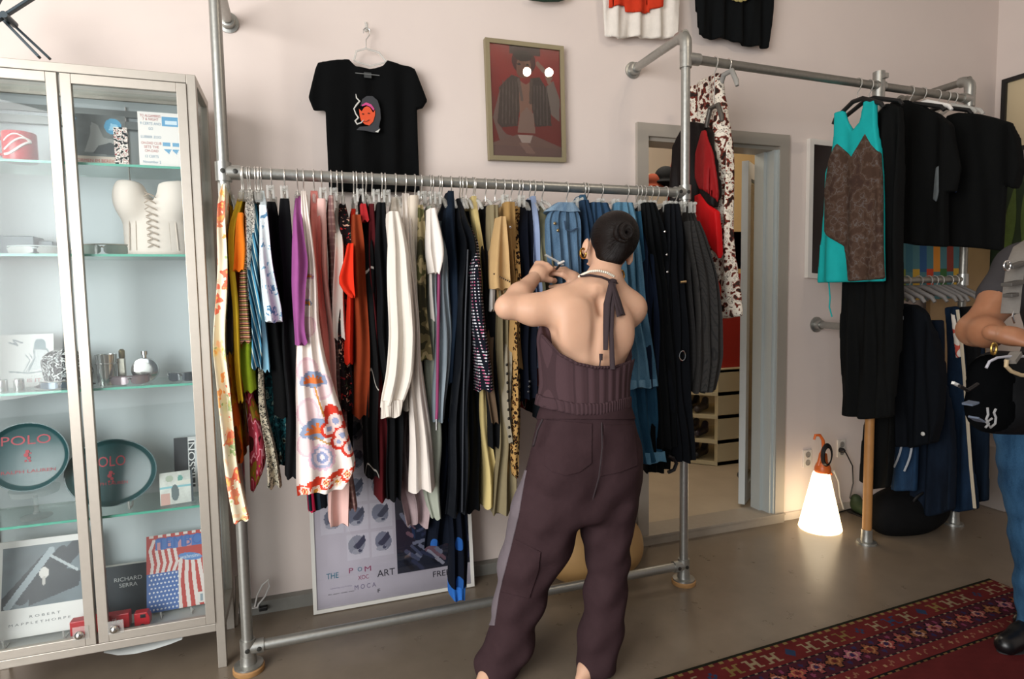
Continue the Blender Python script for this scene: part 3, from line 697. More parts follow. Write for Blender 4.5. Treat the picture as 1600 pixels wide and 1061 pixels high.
p = at(192, 600, -.27); li = thing('lighter', 'tall brass topped table lighter behind the purple sunglasses', 'lighter', (p[0], -.27, z)); MB().box((p[0]-.013, -.28, z), (p[0]+.013, -.26, z+.10)).build('body', plain('#a9a596', .25, .8), li, False, bevel=.002); MB().lathe([(.009, 0), (.011, .004), (.011, .03), (.005, .036)], (p[0]+.003, -.27, z+.10), n=12).build('top', plain('#8f8460', .3, .8), li)
sunglasses('sunglasses', 'mauve tinted rimless sunglasses in front of the round flask', 203, 600, -.355, z, .13, plain('#8f8286', .12, .2), plain('#6d5f62', .3), .15, .5, .017)
p = at(228, 594, -.28); fl = thing('hip_flask', 'round polished silver flask on the third shelf', 'flask', (p[0], -.28, z)); MB().lathe([(.002, -.014), (.03, -.014), (.047, -.009), (.05, 0), (.047, .009), (.03, .014), (.002, .014)], (p[0], -.28, z+.0505), (0, 1, .0), 32).build('body', plain('#d5d6d3', .12, 1.), fl); MB().lathe([(.008, 0), (.008, .012), (.012, .012), (.012, .026), (.009, .028)], (p[0], -.28, z+.099), n=16).build('cap', CHROME, fl); MB().lathe([(.03, 0), (.033, .002), (.028, .003)], (p[0], -.295, z+.0505), (0, -1, 0), 24).build('engraved_disc', plain('#b9b7b0', .2, .9), fl)
sunglasses('sunglasses', 'dark grey sunglasses at the right end of the third shelf', 283, 594, -.34, z, .125, plain('#3a4146', .1, .2), plain('#6a6d6e', .25, .5), -.2, .6, .018)

# fourth shelf: two oval trays ------------------------------------
z = SH[3]+.0045
TRAY = plain('#20474a', .28, .0, .5, .15, 12); TRL = plain('#a5323e', .5)
def tray(label, px, py, Y, a, b, lean, txt):
    c0 = at(px, py, Y); g = thing('oval_tray', label, 'tray', (c0[0], Y, c0[2]-b), 'oval trays in the cabinet')
    ax = np.array((0.0, -1, lean)); ax /= np.linalg.norm(ax); upv = np.cross((1, 0, 0), ax); upv = -upv if upv[2] < 0 else upv
    R = []
    for rr, d in ((.02, .004), (.84, .004), (.88, .006), (.97, .018), (1, .018), (.99, .013), (.9, .0), (.02, -.003)):
        R.append([c0+np.array((1, 0, 0))*a*rr*math.cos(k*2*PI/48)+upv*b*rr*math.sin(k*2*PI/48)+ax*d for k in range(48)])
    m = MB(); m.rings(R); o = m.build('dish', TRAY, g)
    L = [(s, c0+np.array((1, 0, 0))*dx+upv*dy+ax*.0045, w_, h_, (1, 0, 0), upv) for s, dx, dy, w_, h_ in txt]
    lettering('lettering', L, TRL, g)
    m = MB(); k0 = c0+ax*.005-upv*(-.0); q = c0+upv*txt[0][5-1]*0+np.array((0, 0, 0))
    e = c0+upv*(txt[0][2]-.062)+ax*.0048+np.array((txt[0][1]*.4, 0, 0))
    for d in ((0, .018, .007), (-.004, .006, .008), (.004, -.006, .006), (-.006, -.016, .004), (.007, -.017, .004), (.010, .012, .003)):
        cc = e+np.array((d[0], 0, 0))+upv*d[1]; m.lathe([(d[2], 0), (d[2], .0012)], cc, ax, 10)
    m.build('emblem', TRL, g); return g, c0
g, c0 = tray('dark green oval tray lettered in red at the left of the fourth shelf', 45, 713, -.33, .135, .128, .12, [('POLO', -.005, .062, .155, .034), ('RALPH LAUREN', 0, -.055, .17, .012)])
st = thing('glass_stand', 'clear glass pedestal stand under the left oval tray', 'stand', (c0[0], -.30, z))
zt = c0[2]-.128-z; m = MB(); m.lathe([(.05, 0), (.052, .004), (.012, .012), (.007, .03), (.007, max(.035, zt-.03)), (.075, max(.04, zt-.022)), (.08, max(.05, zt-.002)), (.078, max(.05, zt-.002)), (.004, max(.045, zt-.016))], (c0[0], -.30, z), n=28); m.build('bowl', clear_plastic('#f6fafa', .12), st)
g, c0 = tray('dark green oval tray lettered in red behind the middle door stile', 176, 738, -.30, .158, .130, .2, [('POLO', -.012, .044, .115, .04), ('RALPH LAUREN', -.01, -.042, .125, .011)])
m = MB()
for sx in (-.06, .06): m.tube([(c0[0]+sx, -.30, z+.003), (c0[0]+sx, -.345, z+.004), (c0[0]+sx, -.35, z+.035)], .004, 8); m.tube([(c0[0]+sx, -.30, z+.003), (c0[0]+sx, -.24, z+.09)], .004, 8)
cl('tray_easel', 'clear little easel holding up the middle oval tray', 'easel', m, CLEAR)
P = up(np.array((at(274, 778, -.2)[0], -.2, z)), .125, .235, .15)
c = Canvas(40, 70, '#c9cccc'); c.rect(0, 0, .42, 1, '#2b3034'); c.rect(.42, 0, .55, .4, '#2b3034'); c.rect(.46, .1, .62, .95, '#2f3539'); c.poly([(.7, .1), (.95, .1), (.95, .5), (.85, .62), (.72, .5)], '#86503f'); c.ell(.85, .68, .1, .07, '#a88b78'); c.rect(.66, .75, .95, .92, '#d9d7d4')
o = tag(c.slab('art_book', P, paint(.4), None, .02), 'black and white art book with vertical lettering on the fourth shelf', 'book'); r, u = mm_(P)
lettering('lettering', [('MISSONI', inP(P, .53, .55), .19, .026, u, -r)], plain('#e8e8e6', .5), o)
P = up(np.array((at(252, 790, -.33)[0], -.345, z)), .118, .128, .35, .15)
c = Canvas(44, 48, '#ccd0ca'); c.noise(.1, 4, 2); c.rect(0, .5, 1, .56, '#8fc0c8'); c.ell(.45, .35, .12, .25, '#6e7a7c'); c.rect(.02, .0, .3, .35, '#c9a59c'); c.ell(.62, .78, .08, .1, '#6fa39a'); c.ell(.3, .8, .12, .1, '#a9b4a4'); c.rect(.5, .6, .95, .7, '#d9dad0'); c.rect(.94, 0, 1, 1, '#50585c')
tag(c.slab('compact_disc_case', P, paint(.25), None, .012), 'plastic disc case with a pale beach picture leaning below the lettered art book', 'disc case')

# bottom ----------------------------------------------------------
z = CB+.0045
P = up(np.array((at(0, 1000, -.31)[0]-.03, -.315, z+.015)), .315, .36, .25)
c = Canvas(90, 104, '#d8d6d2'); c.rect(.1, .30, .94, .93, '#5e6a70'); c.noise(.12, 3, 9)
for a, b, w_, cc in ((.12, .35, .10, '#232c33'), (.3, .4, .12, '#1c252c'), (.55, .55, .13, '#18212a')): c.line([(a, b), (a+.42, b+.42)], w_*.6, cc)
c.line([(.16, .32), (.6, .86)], .035, '#98a4aa'); c.poly([(.38, .31), (.9, .45), (.92, .6), (.55, .72), (.36, .5)], '#1b242b'); c.line([(.6, .8), (.88, .62)], .014, '#aab2b4'); c.ell(.53, .63, .05, .06, '#d6d2cc'); c.ell(.53, .55, .02, .05, '#b9b4ae')
c.rect(0, 0, 1, .30, '#d8d6d2'); c.rect(0, .93, 1, 1, '#d8d6d2'); c.rect(0, 0, .1, 1, '#d8d6d2'); c.rect(.94, 0, 1, 1, '#d8d6d2')
o = tag(c.slab('photo_book', P, paint(.35), None, .018), 'large white bordered photography book leaning at the left of the cabinet floor', 'book'); r, u = mm_(P)
lettering('lettering', [('R O B E R T', inP(P, .55, .2), .1, .009, r, u), ('M A P P L E T H O R P E', inP(P, .5, .135), .2, .009, r, u)], plain('#6b6e70', .6), o)
m = MB()
for sx in (.06, .25): m.tube([P[0]+np.array((sx, -.004, -.012)), P[0]+np.array((sx, -.045, -.012)), P[0]+np.array((sx, -.05, .022))], .004, 8)
cl('book_easel', 'clear easel holding up the white bordered photography book', 'easel', m, CLEAR)
P = up(np.array((at(160, 952, -.24)[0], -.235, z)), .185, .205, .1)
c = Canvas(30, 34, '#2c3338'); o = tag(c.slab('exhibition_book', P, paint(.45), None, .025), 'square dark slate book lettered with two pale lines, behind the toy truck', 'book'); r, u = mm_(P)
lettering('lettering', [('RICHARD', inP(P, .5, .72), .1, .016, r, u), ('SERRA', inP(P, .5, .6), .065, .016, r, u)], plain('#a7aaa8', .6), o)
P = up(np.array((at(232, 962, -.26)[0], -.285, z+.012)), .225, .305, .3, .05)
c = Canvas(110, 150, '#b5463f')
for k in range(5): c.line([(.55+.14*k, 0), (.52+.13*k, .35), (.56+.1*k, .62)], .032, '#dccfc9')
for k in range(5): c.line([(.08+.09*k, .5), (.1+.1*k, .62), (.06+.1*k, .8), (.13+.1*k, .95)], .025, '#dccfc9')
c.rect(.0, 0, .52, .5, '#4a6ba8')
for i in range(8):
    for j in range(9): c.ell(.05+.062*i+.03*(j % 2), .035+.055*j, .016, .012, '#d8dbe2')
c.rect(.15, .80, .95, .97, '#4c72b0'); c.rect(0, .95, 1, 1, '#b5463f')
for k in range(7): c.rect(.05+.14*k, .97, .12+.14*k, 1, '#dccfc9')
for a, b in ((.17, .24), (.33, .4), (.52, .58), (.66, .75)): c.rect(a, .80, b, .9, '#bd8a94')
c.ell(.72, .66, .2, .05, '#5d86bd', -8); c.rect(.84, .03, .95, .17, '#d8d2cc'); c.rect(.87, .05, .92, .14, '#8d99a0')
o = tag(c.slab('flag_magazine', P, paint(.35), None, .008), 'magazine with a stars and stripes cover leaning at the right of the cabinet floor', 'magazine'); r, u = mm_(P)
lettering('lettering', [('TEMBO', inP(P, .55, .885), .17, .045, r, u)], plain('#3f63a6', .5), o); lettering('subtitle', [('wahnsinn', inP(P, .72, .665), .075, .016, r, u)], plain('#d4dce4', .5), o)
m = MB()
for sx in (.06, .17): m.tube([P[0]+np.array((sx, -.004, -.009)), P[0]+np.array((sx, -.04, -.009)), P[0]+np.array((sx, -.045, .02))], .0035, 8)
cl('magazine_easel', 'clear easel holding up the stars and stripes magazine', 'easel', m, CLEAR)
# toy truck
p0, p1 = at(112, 983, -.365), at(236, 970, -.365); x0, x1 = p0[0], p1[0]; RED = plain('#b5202a', .3); y0 = -.365; zz = z
tr = thing('toy_truck', 'red toy lorry with white lettering on the cabinet floor', 'toy truck', ((x0+x1)/2, y0, zz)); Lx = x1-x0
MB().box((x0, y0-.02, zz+.018), (x0+Lx*.74, y0+.02, zz+.075)).build('trailer', RED, tr, False, bevel=.003)
m = MB(); m.add([(x0+Lx*.80, y0-.018, zz+.016), (x0+Lx, y0-.018, zz+.016), (x0+Lx, y0-.018, zz+.045), (x0+Lx*.97, y0-.018, zz+.066), (x0+Lx*.80, y0-.018, zz+.066), (x0+Lx*.80, y0+.018, zz+.016), (x0+Lx, y0+.018, zz+.016), (x0+Lx, y0+.018, zz+.045), (x0+Lx*.97, y0+.018, zz+.066), (x0+Lx*.80, y0+.018, zz+.066)], [(0, 1, 2, 3, 4), (9, 8, 7, 6, 5), (0, 5, 6, 1), (1, 6, 7, 2), (2, 7, 8, 3), (3, 8, 9, 4), (4, 9, 5, 0)]); cabn = m.build('cab', RED, tr, False, bevel=.002)
MB().box((x0+Lx*.88, y0-.0185, zz+.046), (x0+Lx*.95, y0-.0175, zz+.060)).build('window', plain('#20262b', .1), cabn, False)
MB().box((x0+Lx*.1, y0-.012, zz+.010), (x0+Lx*.98, y0+.012, zz+.018)).build('chassis', plain('#6d6e6c', .4, .5), tr, False)
for fx in (.08, .17, .6, .69, .9):
    for sy in (-1, 1):
        cc = (x0+Lx*fx, y0+sy*.012, zz+.011); o = MB().lathe([(.001, 0), (.008, 0), (.011, .001), (.011, .007), (.008, .008), (.001, .008)], cc, (0, sy, 0), 16).build('wheel', plain('#17181a', .6), tr)
        MB().lathe([(.006, 0), (.006, .009), (.002, .0095)], cc, (0, sy, 0), 12).build('hub', plain('#d7d7d4', .3, .6), o)
lettering('lettering', [('miller', (x0+Lx*.56, y0-.0205, zz+.052), .055, .02, (1, 0, 0), (0, 0, 1))], plain('#eceae8', .4), tr)

# folded stand on top of the cabinet
m_ = plain('#39454c', .4, .3); sc = thing('folding_stand', 'dark metal folding stand with crossed legs on top of the glass cabinet', 'stand', (-.95, -.27, CZ))
for a, b, yy in (((-20, 130-88), (62, -10), -.30), ((-4, 22), (62, 90), -.26), ((18, 36), (78, 92), -.20), ((-30, 55), (14, -30), -.22)):
    p, q = at(*a, yy), at(*b, yy)
    if q[2] < CZ+.008: q[2] = CZ+.008
    MB().bar(p, q, .010, .022, (0, -1, 0)).build('strut', m_, sc, False, bevel=.002)
q = at(20, 36, -.24); MB().lathe([(.012, 0), (.012, .09)], (q[0], -.315, q[2]), (0, 1, 0), 14).build('pivot_bolt', m_, sc)
# ------------------------------------------------------------------ pictures and tops on the wall
fr = thing('framed_picture', 'framed photograph of a man in a grey vest against red, high on the wall', 'picture', (1.145, -.02, 2.17))
P = [at(765, 248, -.04)+np.array((.0, 0, -.004)), at(885, 253, -.04), at(881, 72, -.04), at(758, 58, -.04)]
def frame_of(P, w, d, mat, par, name='frame'):
    P = [np.array(p) for p in P]; r = (P[1]-P[0])/np.linalg.norm(P[1]-P[0]); u = (P[3]-P[0])/np.linalg.norm(P[3]-P[0]); nv = np.cross(r, u); m = MB()
    I = [P[0]+r*w+u*w, P[1]-r*w+u*w, P[2]-r*w-u*w, P[3]+r*w-u*w]
    for k in range(4):
        a, b, c, e = P[k], P[(k+1) % 4], I[(k+1) % 4], I[k]; q = [a, b, c, e]
        m.add(q+[x-nv*d for x in q], [(0, 1, 2, 3), (7, 6, 5, 4), (0, 4, 5, 1), (1, 5, 6, 2), (2, 6, 7, 3), (3, 7, 4, 0)])
    return m.build(name, mat, par, False), I, nv
_, I, nv = frame_of(P, .022, .034, plain('#8b8064', .45, .2), fr)
c = Canvas(110, 155, '#a8352e', 1.41); c.noise(.12, 3, 3)
c.poly([(0, .0), (1, 0), (1, .5), (.8, .35), (.2, .35), (0, .6)], '#8e3a33'); c.ell(.48, .87, .17, .12, '#5a2a26'); c.ell(.47, .94, .15, .06, '#3c2a26'); c.rect(.28, .93, .72, 1, '#4a2a28')
c.poly([(.08, .3), (.12, .62), (.3, .74), (.42, .72), (.4, .42), (.36, .28), (.14, .26)], '#5d4c44'); c.poly([(.56, .72), (.7, .74), (.84, .6), (.86, .3), (.62, .28), (.58, .45)], '#564740'); c.poly([(.08, .3), (.14, .62), (.02, .35), (.1, .15), (.4, .1), (.5, .16), (.2, .2)], '#8d7268')
c.poly([(.4, .3), (.4, .7), (.5, .66), (.58, .7), (.58, .3)], '#a87c68'); c.line([(.4, .7), (.44, .52)], .02, '#7d6a60'); c.line([(.58, .7), (.56, .5)], .02, '#6d5a50')
c.ell(.48, .82, .105, .1, '#9b6d58', 0); c.ell(.44, .80, .07, .08, '#8b5e4c'); c.ell(.47, .92, .13, .05, '#3a2823'); c.ell(.41, .84, .025, .01, '#3a2420'); c.ell(.53, .84, .025, .01, '#3a2420'); c.ell(.48, .765, .03, .008, '#5f3029'); c.line([(.48, .84), (.475, .79)], .008, '#82503f')
c.poly([(.86, .4), (.98, .34), (.99, .55), (.9, .72), (.8, .66)], '#93837a'); c.line([(.84, .7), (.8, .78), (.68, .86)], .03, '#a98574'); c.line([(.82, .76), (.74, .82)], .022, '#b08f80'); c.ell(.84, .75, .05, .04, '#a98574')
for k in range(5): c.line([(.15+.05*k, .3), (.18+.045*k, .68)], .006, '#77665c'); c.line([(.6+.05*k, .3), (.62+.045*k, .66)], .006, '#70605a')
c.poly([(.36, .22), (.62, .22), (.6, .4), (.5, .46), (.4, .38)], '#a48678'); c.poly([(.0, .0), (.0, .12), (.35, .2), (.6, .2), (1, .1), (1, 0)], '#8f6f64'); c.poly([(.36, .2), (.58, .2), (.54, .13), (.42, .13)], '#cdb8ac')
for k in range(4): c.line([(.4+.03*k, .12), (.5+.03*k, .04)], .016, '#a68374')
c.slab('print', [p-nv*.012 for p in I], paint(.5), fr, .004)
m = MB(); m.add([p-nv*.006 for p in I]+[p-nv*.008 for p in I], [(0, 1, 2, 3), (7, 6, 5, 4), (0, 4, 5, 1), (1, 5, 6, 2), (2, 6, 7, 3), (3, 7, 4, 0)]); m.build('glazing', glass('#fbfbfb', .04), fr, False)

# black tee on a clear hanger
tee = thing('black_tshirt', 'black t-shirt printed with an orange horned face, hung on the wall above the long rail', 't-shirt', (at(575, 300, -.05)[0], -.05, 1.85))
Yt = -.055
PF = drape('body', [(497, 97), (545, 92), (556, 104), (578, 108), (598, 103), (605, 95), (640, 104), (648, 109), (668, 158), (660, 170), (651, 171), (652, 200), (656, 300), (514, 300), (509, 200), (508, 174), (490, 172), (482, 152), (493, 106)], ('Y', Yt), .035, BLACK, tee, (.006, 7.), .007, seed=3)
m = MB(); m.bar(at(555, 114, -.085), at(593, 118, -.085), .003, .003); m.build('neck_seam', plain('#6d6f6e', .7), tee, False)
m = MB(); m.box(at(569, 121, -.085), at(580, 114, -.082)); m.build('neck_label', plain('#3b3d3d', .8), tee, False)
# the print: a horned face with hood, headband and a curl of smoke
def blob(name, pts, mat, par, Y, t=.003):
    m = MB(); A = [at(u, v, Y) for u, v in pts]; n = len(A); m.add(A+[a+np.array((0, t, 0)) for a in A], [tuple(range(n)), tuple(range(2*n-1, n-1, -1))]+[(i, n+i, n+(i+1) % n, (i+1) % n) for i in range(n)]); return m.build(name, mat, par, False)
Yp = -.092
blob('print_hood', [(563, 166), (566, 155), (573, 150), (582, 150), (590, 157), (594, 170), (595, 185), (592, 198), (594, 204), (585, 207), (570, 204), (557, 203), (562, 198), (576, 197), (584, 188), (586, 174), (580, 164), (570, 162)], plain('#35363a', .8), tee, Yp)
blob('print_face', [(561, 170), (565, 174), (569, 168), (573, 166), (578, 168), (583, 176), (586, 172), (586, 180), (583, 190), (577, 196), (570, 194), (564, 188), (562, 180)], plain('#d9512a', .8), tee, Yp-.004)
blob('print_headband', [(565, 164), (572, 160), (580, 163), (585, 170), (584, 173), (579, 167), (572, 164), (566, 166)], plain('#c94a86', .8), tee, Yp-.005)
m = MB(); m.tube([at(u, v, Yp-.005) for u, v in ((556, 147), (557, 153), (562, 158), (557, 164), (553, 170), (556, 178), (560, 184), (555, 189), (558, 194), (564, 192), (568, 188))], [.0015, .003, .004, .004, .003, .003, .004, .004, .004, .003, .002], 6); m.build('print_smoke', plain('#d3d1cb', .8), tee)
m = MB()
for u, v in ((567, 178), (576, 177)): m.ball(at(u, v, Yp-.008), .004, 8, (1.3, .3, .7))
m.tube([at(567, 189, Yp-.009), at(572, 190, Yp-.009), at(577, 187, Yp-.009)], .0012, 5); m.build('print_features', plain('#3b1410', .8), tee)
blob('print_tip', [(586, 206), (594, 201), (591, 207)], plain('#c9c9c2', .8), tee, Yp-.003)
hg = thing('wall_hanger', 'clear plastic hanger holding the printed black t-shirt on the wall', 'hanger', (at(573, 80, -.05)[0], -.05, 2.5))
m = MB(); m.tube([at(u, v, -.045) for u, v in ((568, 52), (568, 46), (573, 43), (578, 47), (577, 55), (572, 62), (572, 76))], .003, 8); m.build('hook', CHROME, hg)
m = MB(); m.tube([at(u, v, -.05) for u, v in ((553, 95), (557, 80), (572, 76), (592, 82), (604, 97))], .005, 8); m.tube([at(553, 95, -.05), at(578, 103, -.05), at(604, 97, -.05)], .004, 8); m.build('shoulders', CLEAR, hg)
m = MB(); q = at(572, 47, -.002); m.lathe([(.010, 0), (.010, .012), (.004, .014)], q, (0, -1, 0), 12); m.tube([q+np.array((0, -.012, 0)), q+np.array((0, -.045, -.01)), q+np.array((0, -.055, .006))], .004, 8); m.tube([q, q+np.array((0, -.004, .035))], .006, 8); cl('wall_hook', 'small clear wall hook above the printed black t-shirt', 'hook', m, CLEAR)
m = MB(); q = at(352, 0, -.002)

# tops cut by the upper edge
def walltop(name, label, cat, pts, col, seed, extra=None):
    o = drape(name, pts, ('Y', -.06), .03, col if not isinstance(col, str) else cloth(col), None, (.012, 8.), .008, seed=seed); return tag(o, label, cat)
ws = walltop('white_tshirt', 'white top with a red printed panel hung high on the wall', 'top', [(938, -75), (1060, -70), (1062, 0), (1057, 58), (1030, 62), (1008, 60), (985, 58), (965, 62), (947, 56), (943, 0)], '#dcd5cc', 5)
PFr = drape(None, [(950, -40), (1040, -36), (1037, 12), (1016, 16), (1016, 21), (978, 20), (976, 8), (951, 14)], ('Y', -.083), .018, None, None, (.012, 8.), .008, seed=5); solid('red_panel', PFr, cloth('#c43a22'), ws)
bs = walltop('black_tshirt', 'black t-shirt with a pale yellow print hung at the top of the wall', 't-shirt', [(1080, -80), (1215, -70), (1208, 0), (1200, 76), (1178, 73), (1160, 72), (1142, 63), (1130, 60), (1110, 62), (1090, 56), (1086, 0)], '#0d0f10', 8)
m = MB()
for k in range(7): q = at(1145+6*k, -3+3*math.sin(k*.9), -.088); m.ball(q, .016, 10, (1.2, .3, .8))
m.build('yellow_print', plain('#a99c62', .8), bs)
q = at(858, -6, -.03); cl('green_garland', 'dark green leaf edge just showing at the top of the wall', 'decoration', MB().tube([at(826, -3, -.04), at(850, -2, -.05), at(872, -3, -.05), at(888, -5, -.04)], [.01, .016, .018, .01], 10), plain('#1e3a2c', .7))

# white framed picture behind the turquoise vest
fp = thing('framed_picture', 'white framed dark picture on the wall behind the turquoise vest', 'picture', (3.15, -.02, 1.6))
P = [at(1262, 434, -.03), at(1345, 441, -.03), at(1345, 226, -.03), at(1267, 216, -.03)]; P[0][0] = P[3][0] = at(1264, 330, -.03)[0]
_, I, nv = frame_of(P, .032, .028, plain('#ddd7cf', .5), fp)
m = MB(); m.add([p-nv*.004 for p in I]+[p-nv*.02 for p in I], [(0, 1, 2, 3), (7, 6, 5, 4), (0, 4, 5, 1), (1, 5, 6, 2), (2, 6, 7, 3), (3, 7, 4, 0)]); m.build('print', plain('#1b1110', .35, var=.4, scale=8), fp, False)

# right wall: black frame, painted leaves, a leaning panel
XW = XR-.002
fp = thing('framed_picture', 'black framed picture with a cream mount on the right hand wall', 'picture', (XW, -.35, 2.4))
y0, y1, z0, z1 = -.75, -.058, 2.40, 2.91
m = MB(); w = .03
for a, b in (((y0, z0), (y1, z0+w)), ((y0, z1-w), (y1, z1)), ((y0, z0+w), (y0+w, z1-w)), ((y1-w, z0+w), (y1, z1-w))): m.box((XW-.03, a[0], a[1]), (XW, b[0], b[1]))
m.build('frame', plain('#151413', .4), fp, False)
MB().box((XW-.012, y0+w, z0+w), (XW-.004, y1-w, z1-w)).build('mount', plain('#cdbb98', .6), fp, False)
MB().box((XW-.016, y0+.16, z0+.13), (XW-.0125, y1-.16, z1-.13)).build('print', plain('#8f9aa0', .5, var=.3, scale=9), fp, False)
pl = thing('leaf_painting', 'dark green leaf painting leaning on the right hand wall beyond the black t-shirts', 'painting', (XW, -.45, 1.55))
MB().box((XW-.03, -.95, 1.55), (XW, -.03, 2.32)).build('canvas', plain('#27371f', .6, var=.35, scale=7), pl, False)
m = MB()
for k in range(10):
    b = (-.75+.07*k, 1.6+.05*(k % 3)); a = random.uniform(-.7, .7); R = []
    for i in range(8):
        s = i/7; w_ = .035*math.sin(PI*min(1, s*1.02))+.002; c0 = np.array((XW-.034-.004*(k % 3), b[0]+math.sin(a)*.6*s, b[1]+math.cos(a)*.6*s*.95)); nrm = np.array((0, math.cos(a), -math.sin(a)))
        R.append([c0+nrm*w_, c0-nrm*w_, c0-nrm*w_+np.array((.003, 0, 0)), c0+nrm*w_+np.array((.003, 0, 0))])
    m.rings(R)
m.build('painted_leaves', plain('#55692f', .6, var=.3), pl)
cl('plywood_panel', 'tall pale plywood panel standing in the corner behind the right hand rail', 'panel', MB().box((4.05, -.06, 0), (4.62, -.03, 1.95)), plain('#a98c63', .6, var=.1, scale=9), smooth=False)
cl('storage_box', 'low grey cabinet in the right hand corner behind the jeans', 'cabinet', MB().box((4.3, -.42, 0), (4.68, -.08, .42)), plain('#8e8681', .6), smooth=False, bevel=.006)
bl = Canvas(60, 40, '#4d7d86')
for i, cc in enumerate(('#c75f26', '#7d8a3a', '#3c6f80', '#caa23b', '#2e5a8a', '#c7452a', '#d88c32', '#3c6b3a', '#8a3b30', '#d0a83e')): bl.rect(.1*i, .0 if i % 2 else .45, .1*i+.1, .5 if i % 2 else 1, cc)
tag(bl.slab('striped_blanket', [at(1393, 470, -.12), at(1500, 466, -.12), at(1500, 372, -.12), at(1393, 372, -.12)], paint(.85), None, .03), 'patchwork blanket in orange, teal and yellow hung on the wall behind the lower rail', 'blanket')

# wall sockets
for u, v, lab in ((1260, 716, 'white double wall socket left of the lamp hook'), (1313, 700, 'white wall socket with a black plug, right of the lamp hook')):
    q = at(u, v, 0); g = thing('wall_socket', lab, 'socket', (q[0], 0, q[2]-.05), 'wall sockets')
    MB().box((q[0]-.034, -.012, q[2]-.058), (q[0]+.034, 0, q[2]+.058)).build('plate', plain('#d8d0c6', .4), g, False, bevel=.003)
    m = MB(); m.lathe([(.019, 0), (.019, .004), (.014, .0045), (.013, .001)], (q[0], -.012, q[2]+.026), (0, -1, 0), 16); m.lathe([(.019, 0), (.019, .004), (.014, .0045), (.013, .001)], (q[0], -.012, q[2]-.026), (0, -1, 0), 16); m.build('outlet', plain('#8f8981', .5), g)

# ------------------------------------------------------------------ cone lamp
q = atz(1275, 824, 0); lx, ly = q[0], -.20
lm = thing('cone_lamp', 'glowing white cone lamp with an orange hook top on the floor beside the door', 'lamp', (lx, ly, 0))
zt = at(1281, 738, ly)[2]
MB().lathe([(.02, .004), (.118, .004), (.124, .012), (.120, .03), (.050, zt-.012), (.044, zt), (.02, zt)], (lx, ly, 0), n=40).build('lamp_shade', glow('#ffe2b4', 2.3), lm)
OR = plain('#dd6a2c', .4)
MB().lathe([(.045, 0), (.047, .01), (.047, .03), (.040, .05), (.028, .07), (.024, .11), (.022, .12), (.01, .125)], (lx+.012, ly, zt-.004), n=24).build('lamp_holder', OR, lm)
hk = [at(u, v, ly) for u, v in ((1279, 728), (1283, 712), (1287, 700), (1286, 688), (1281, 680), (1274, 680), (1272, 687))]
MB().tube(hk, [.014, .013, .011, .010, .009, .008, .006], 10).build('hook', OR, lm)
m = MB(); c0 = at(1291, 712, ly-.055)
for k in range(5): m.tube([c0+np.array((math.cos(a)*(.030+.003*k)+.004*k, -.012+.006*k, math.sin(a)*(.052+.004*k))) for a in np.linspace(0, 2*PI, 25)[:-1]], .0042, 8, True)
m.build('coiled_cord', BLACKP, lm)
m = MB(); m.bar(at(1295, 733, ly-.01), at(1300, 742, ly-.01), .012, .006); m.build('cord_clip', OR, lm, False)
m = MB(); m.tube([at(1294, 738, ly), at(1301, 765, ly+.02), at(1305, 795, ly+.03)], .004, 8); m.build('hanging_cord', BLACKP, lm)
m = MB(); ps = at(1313, 703, -.02); m.tube([ps, ps+np.array((0, -.03, .0)), at(1322, 708, -.05), at(1332, 728, -.05), at(1333, 755, -.05), at(1328, 778, -.05), np.array((*atz(1340, 792, .006)[:2], .006)), np.array((lx+.2, -.06, .006)), np.array((lx+.1, -.05, .006))], .004, 8); m.lathe([(.017, 0), (.017, .02), (.008, .035)], ps+np.array((0, .0, 0)), (0, -1, 0), 14)
cl('power_cord', 'black power cord running from the wall socket down to the floor behind the lamp', 'cord', m, BLACKP)
m = MB(); m.tube([at(1303, 736, -.05), at(1310, 752, -.04), at(1312, 775, -.03), at(1318, 795, -.03)], .006, 8); cl('white_cable', 'white cable hanging on the wall just right of the cone lamp', 'cable', m, WHITEP)

# black bag under the right rail, shoe
q = atz(1390, 836, 0); bx = thing('storage_bag', 'black fabric storage bag on the floor behind the wooden post', 'bag', (3.45, -.40, 0))
f = Field((3.16, -.60, -.02), (3.78, -.18, .36), .01); f.cone((3.28, -.40, .12), (3.64, -.38, .12), .115, .115, .03); f.ell((3.46, -.39, .12), (.27, .16, .15), .05); f.ell((3.46, -.39, -.5), (1, 1, .5), .01, None, True)
solid('body', f.mesh(1), cloth('#0f0f10', .3), bx); m = MB(); m.tube(arc((3.46, -.5, .22), .09, 0, PI, (1, 0, 0), (0, -.3, .7), 12), .008, 8); m.build('handle', BLACKP, bx)
q = atz(1352, 808, 0); sh = thing('dark_shoe', 'dark green shoe on the floor behind the wooden post', 'shoe', (q[0], q[1], 0))
f = Field((q[0]-.1, q[1]-.16, -.01), (q[0]+.12, q[1]+.16, .14), .007); f.cone((q[0], q[1]-.08, .035), (q[0]+.02, q[1]+.08, .05), .04, .042, .03); f.cone((q[0]+.02, q[1]+.07, .05), (q[0]+.02, q[1]+.09, .09), .035, .032, .02); f.ell((q[0], q[1], -.5), (1, 1, .5), .005, None, True); solid('upper', f.mesh(1), plain('#26361d', .6), sh)
MB().box((q[0]-.035, q[1]-.11, 0), (q[0]+.05, q[1]+.11, .012)).build('sole', BLACKP, sh, False, bevel=.005)

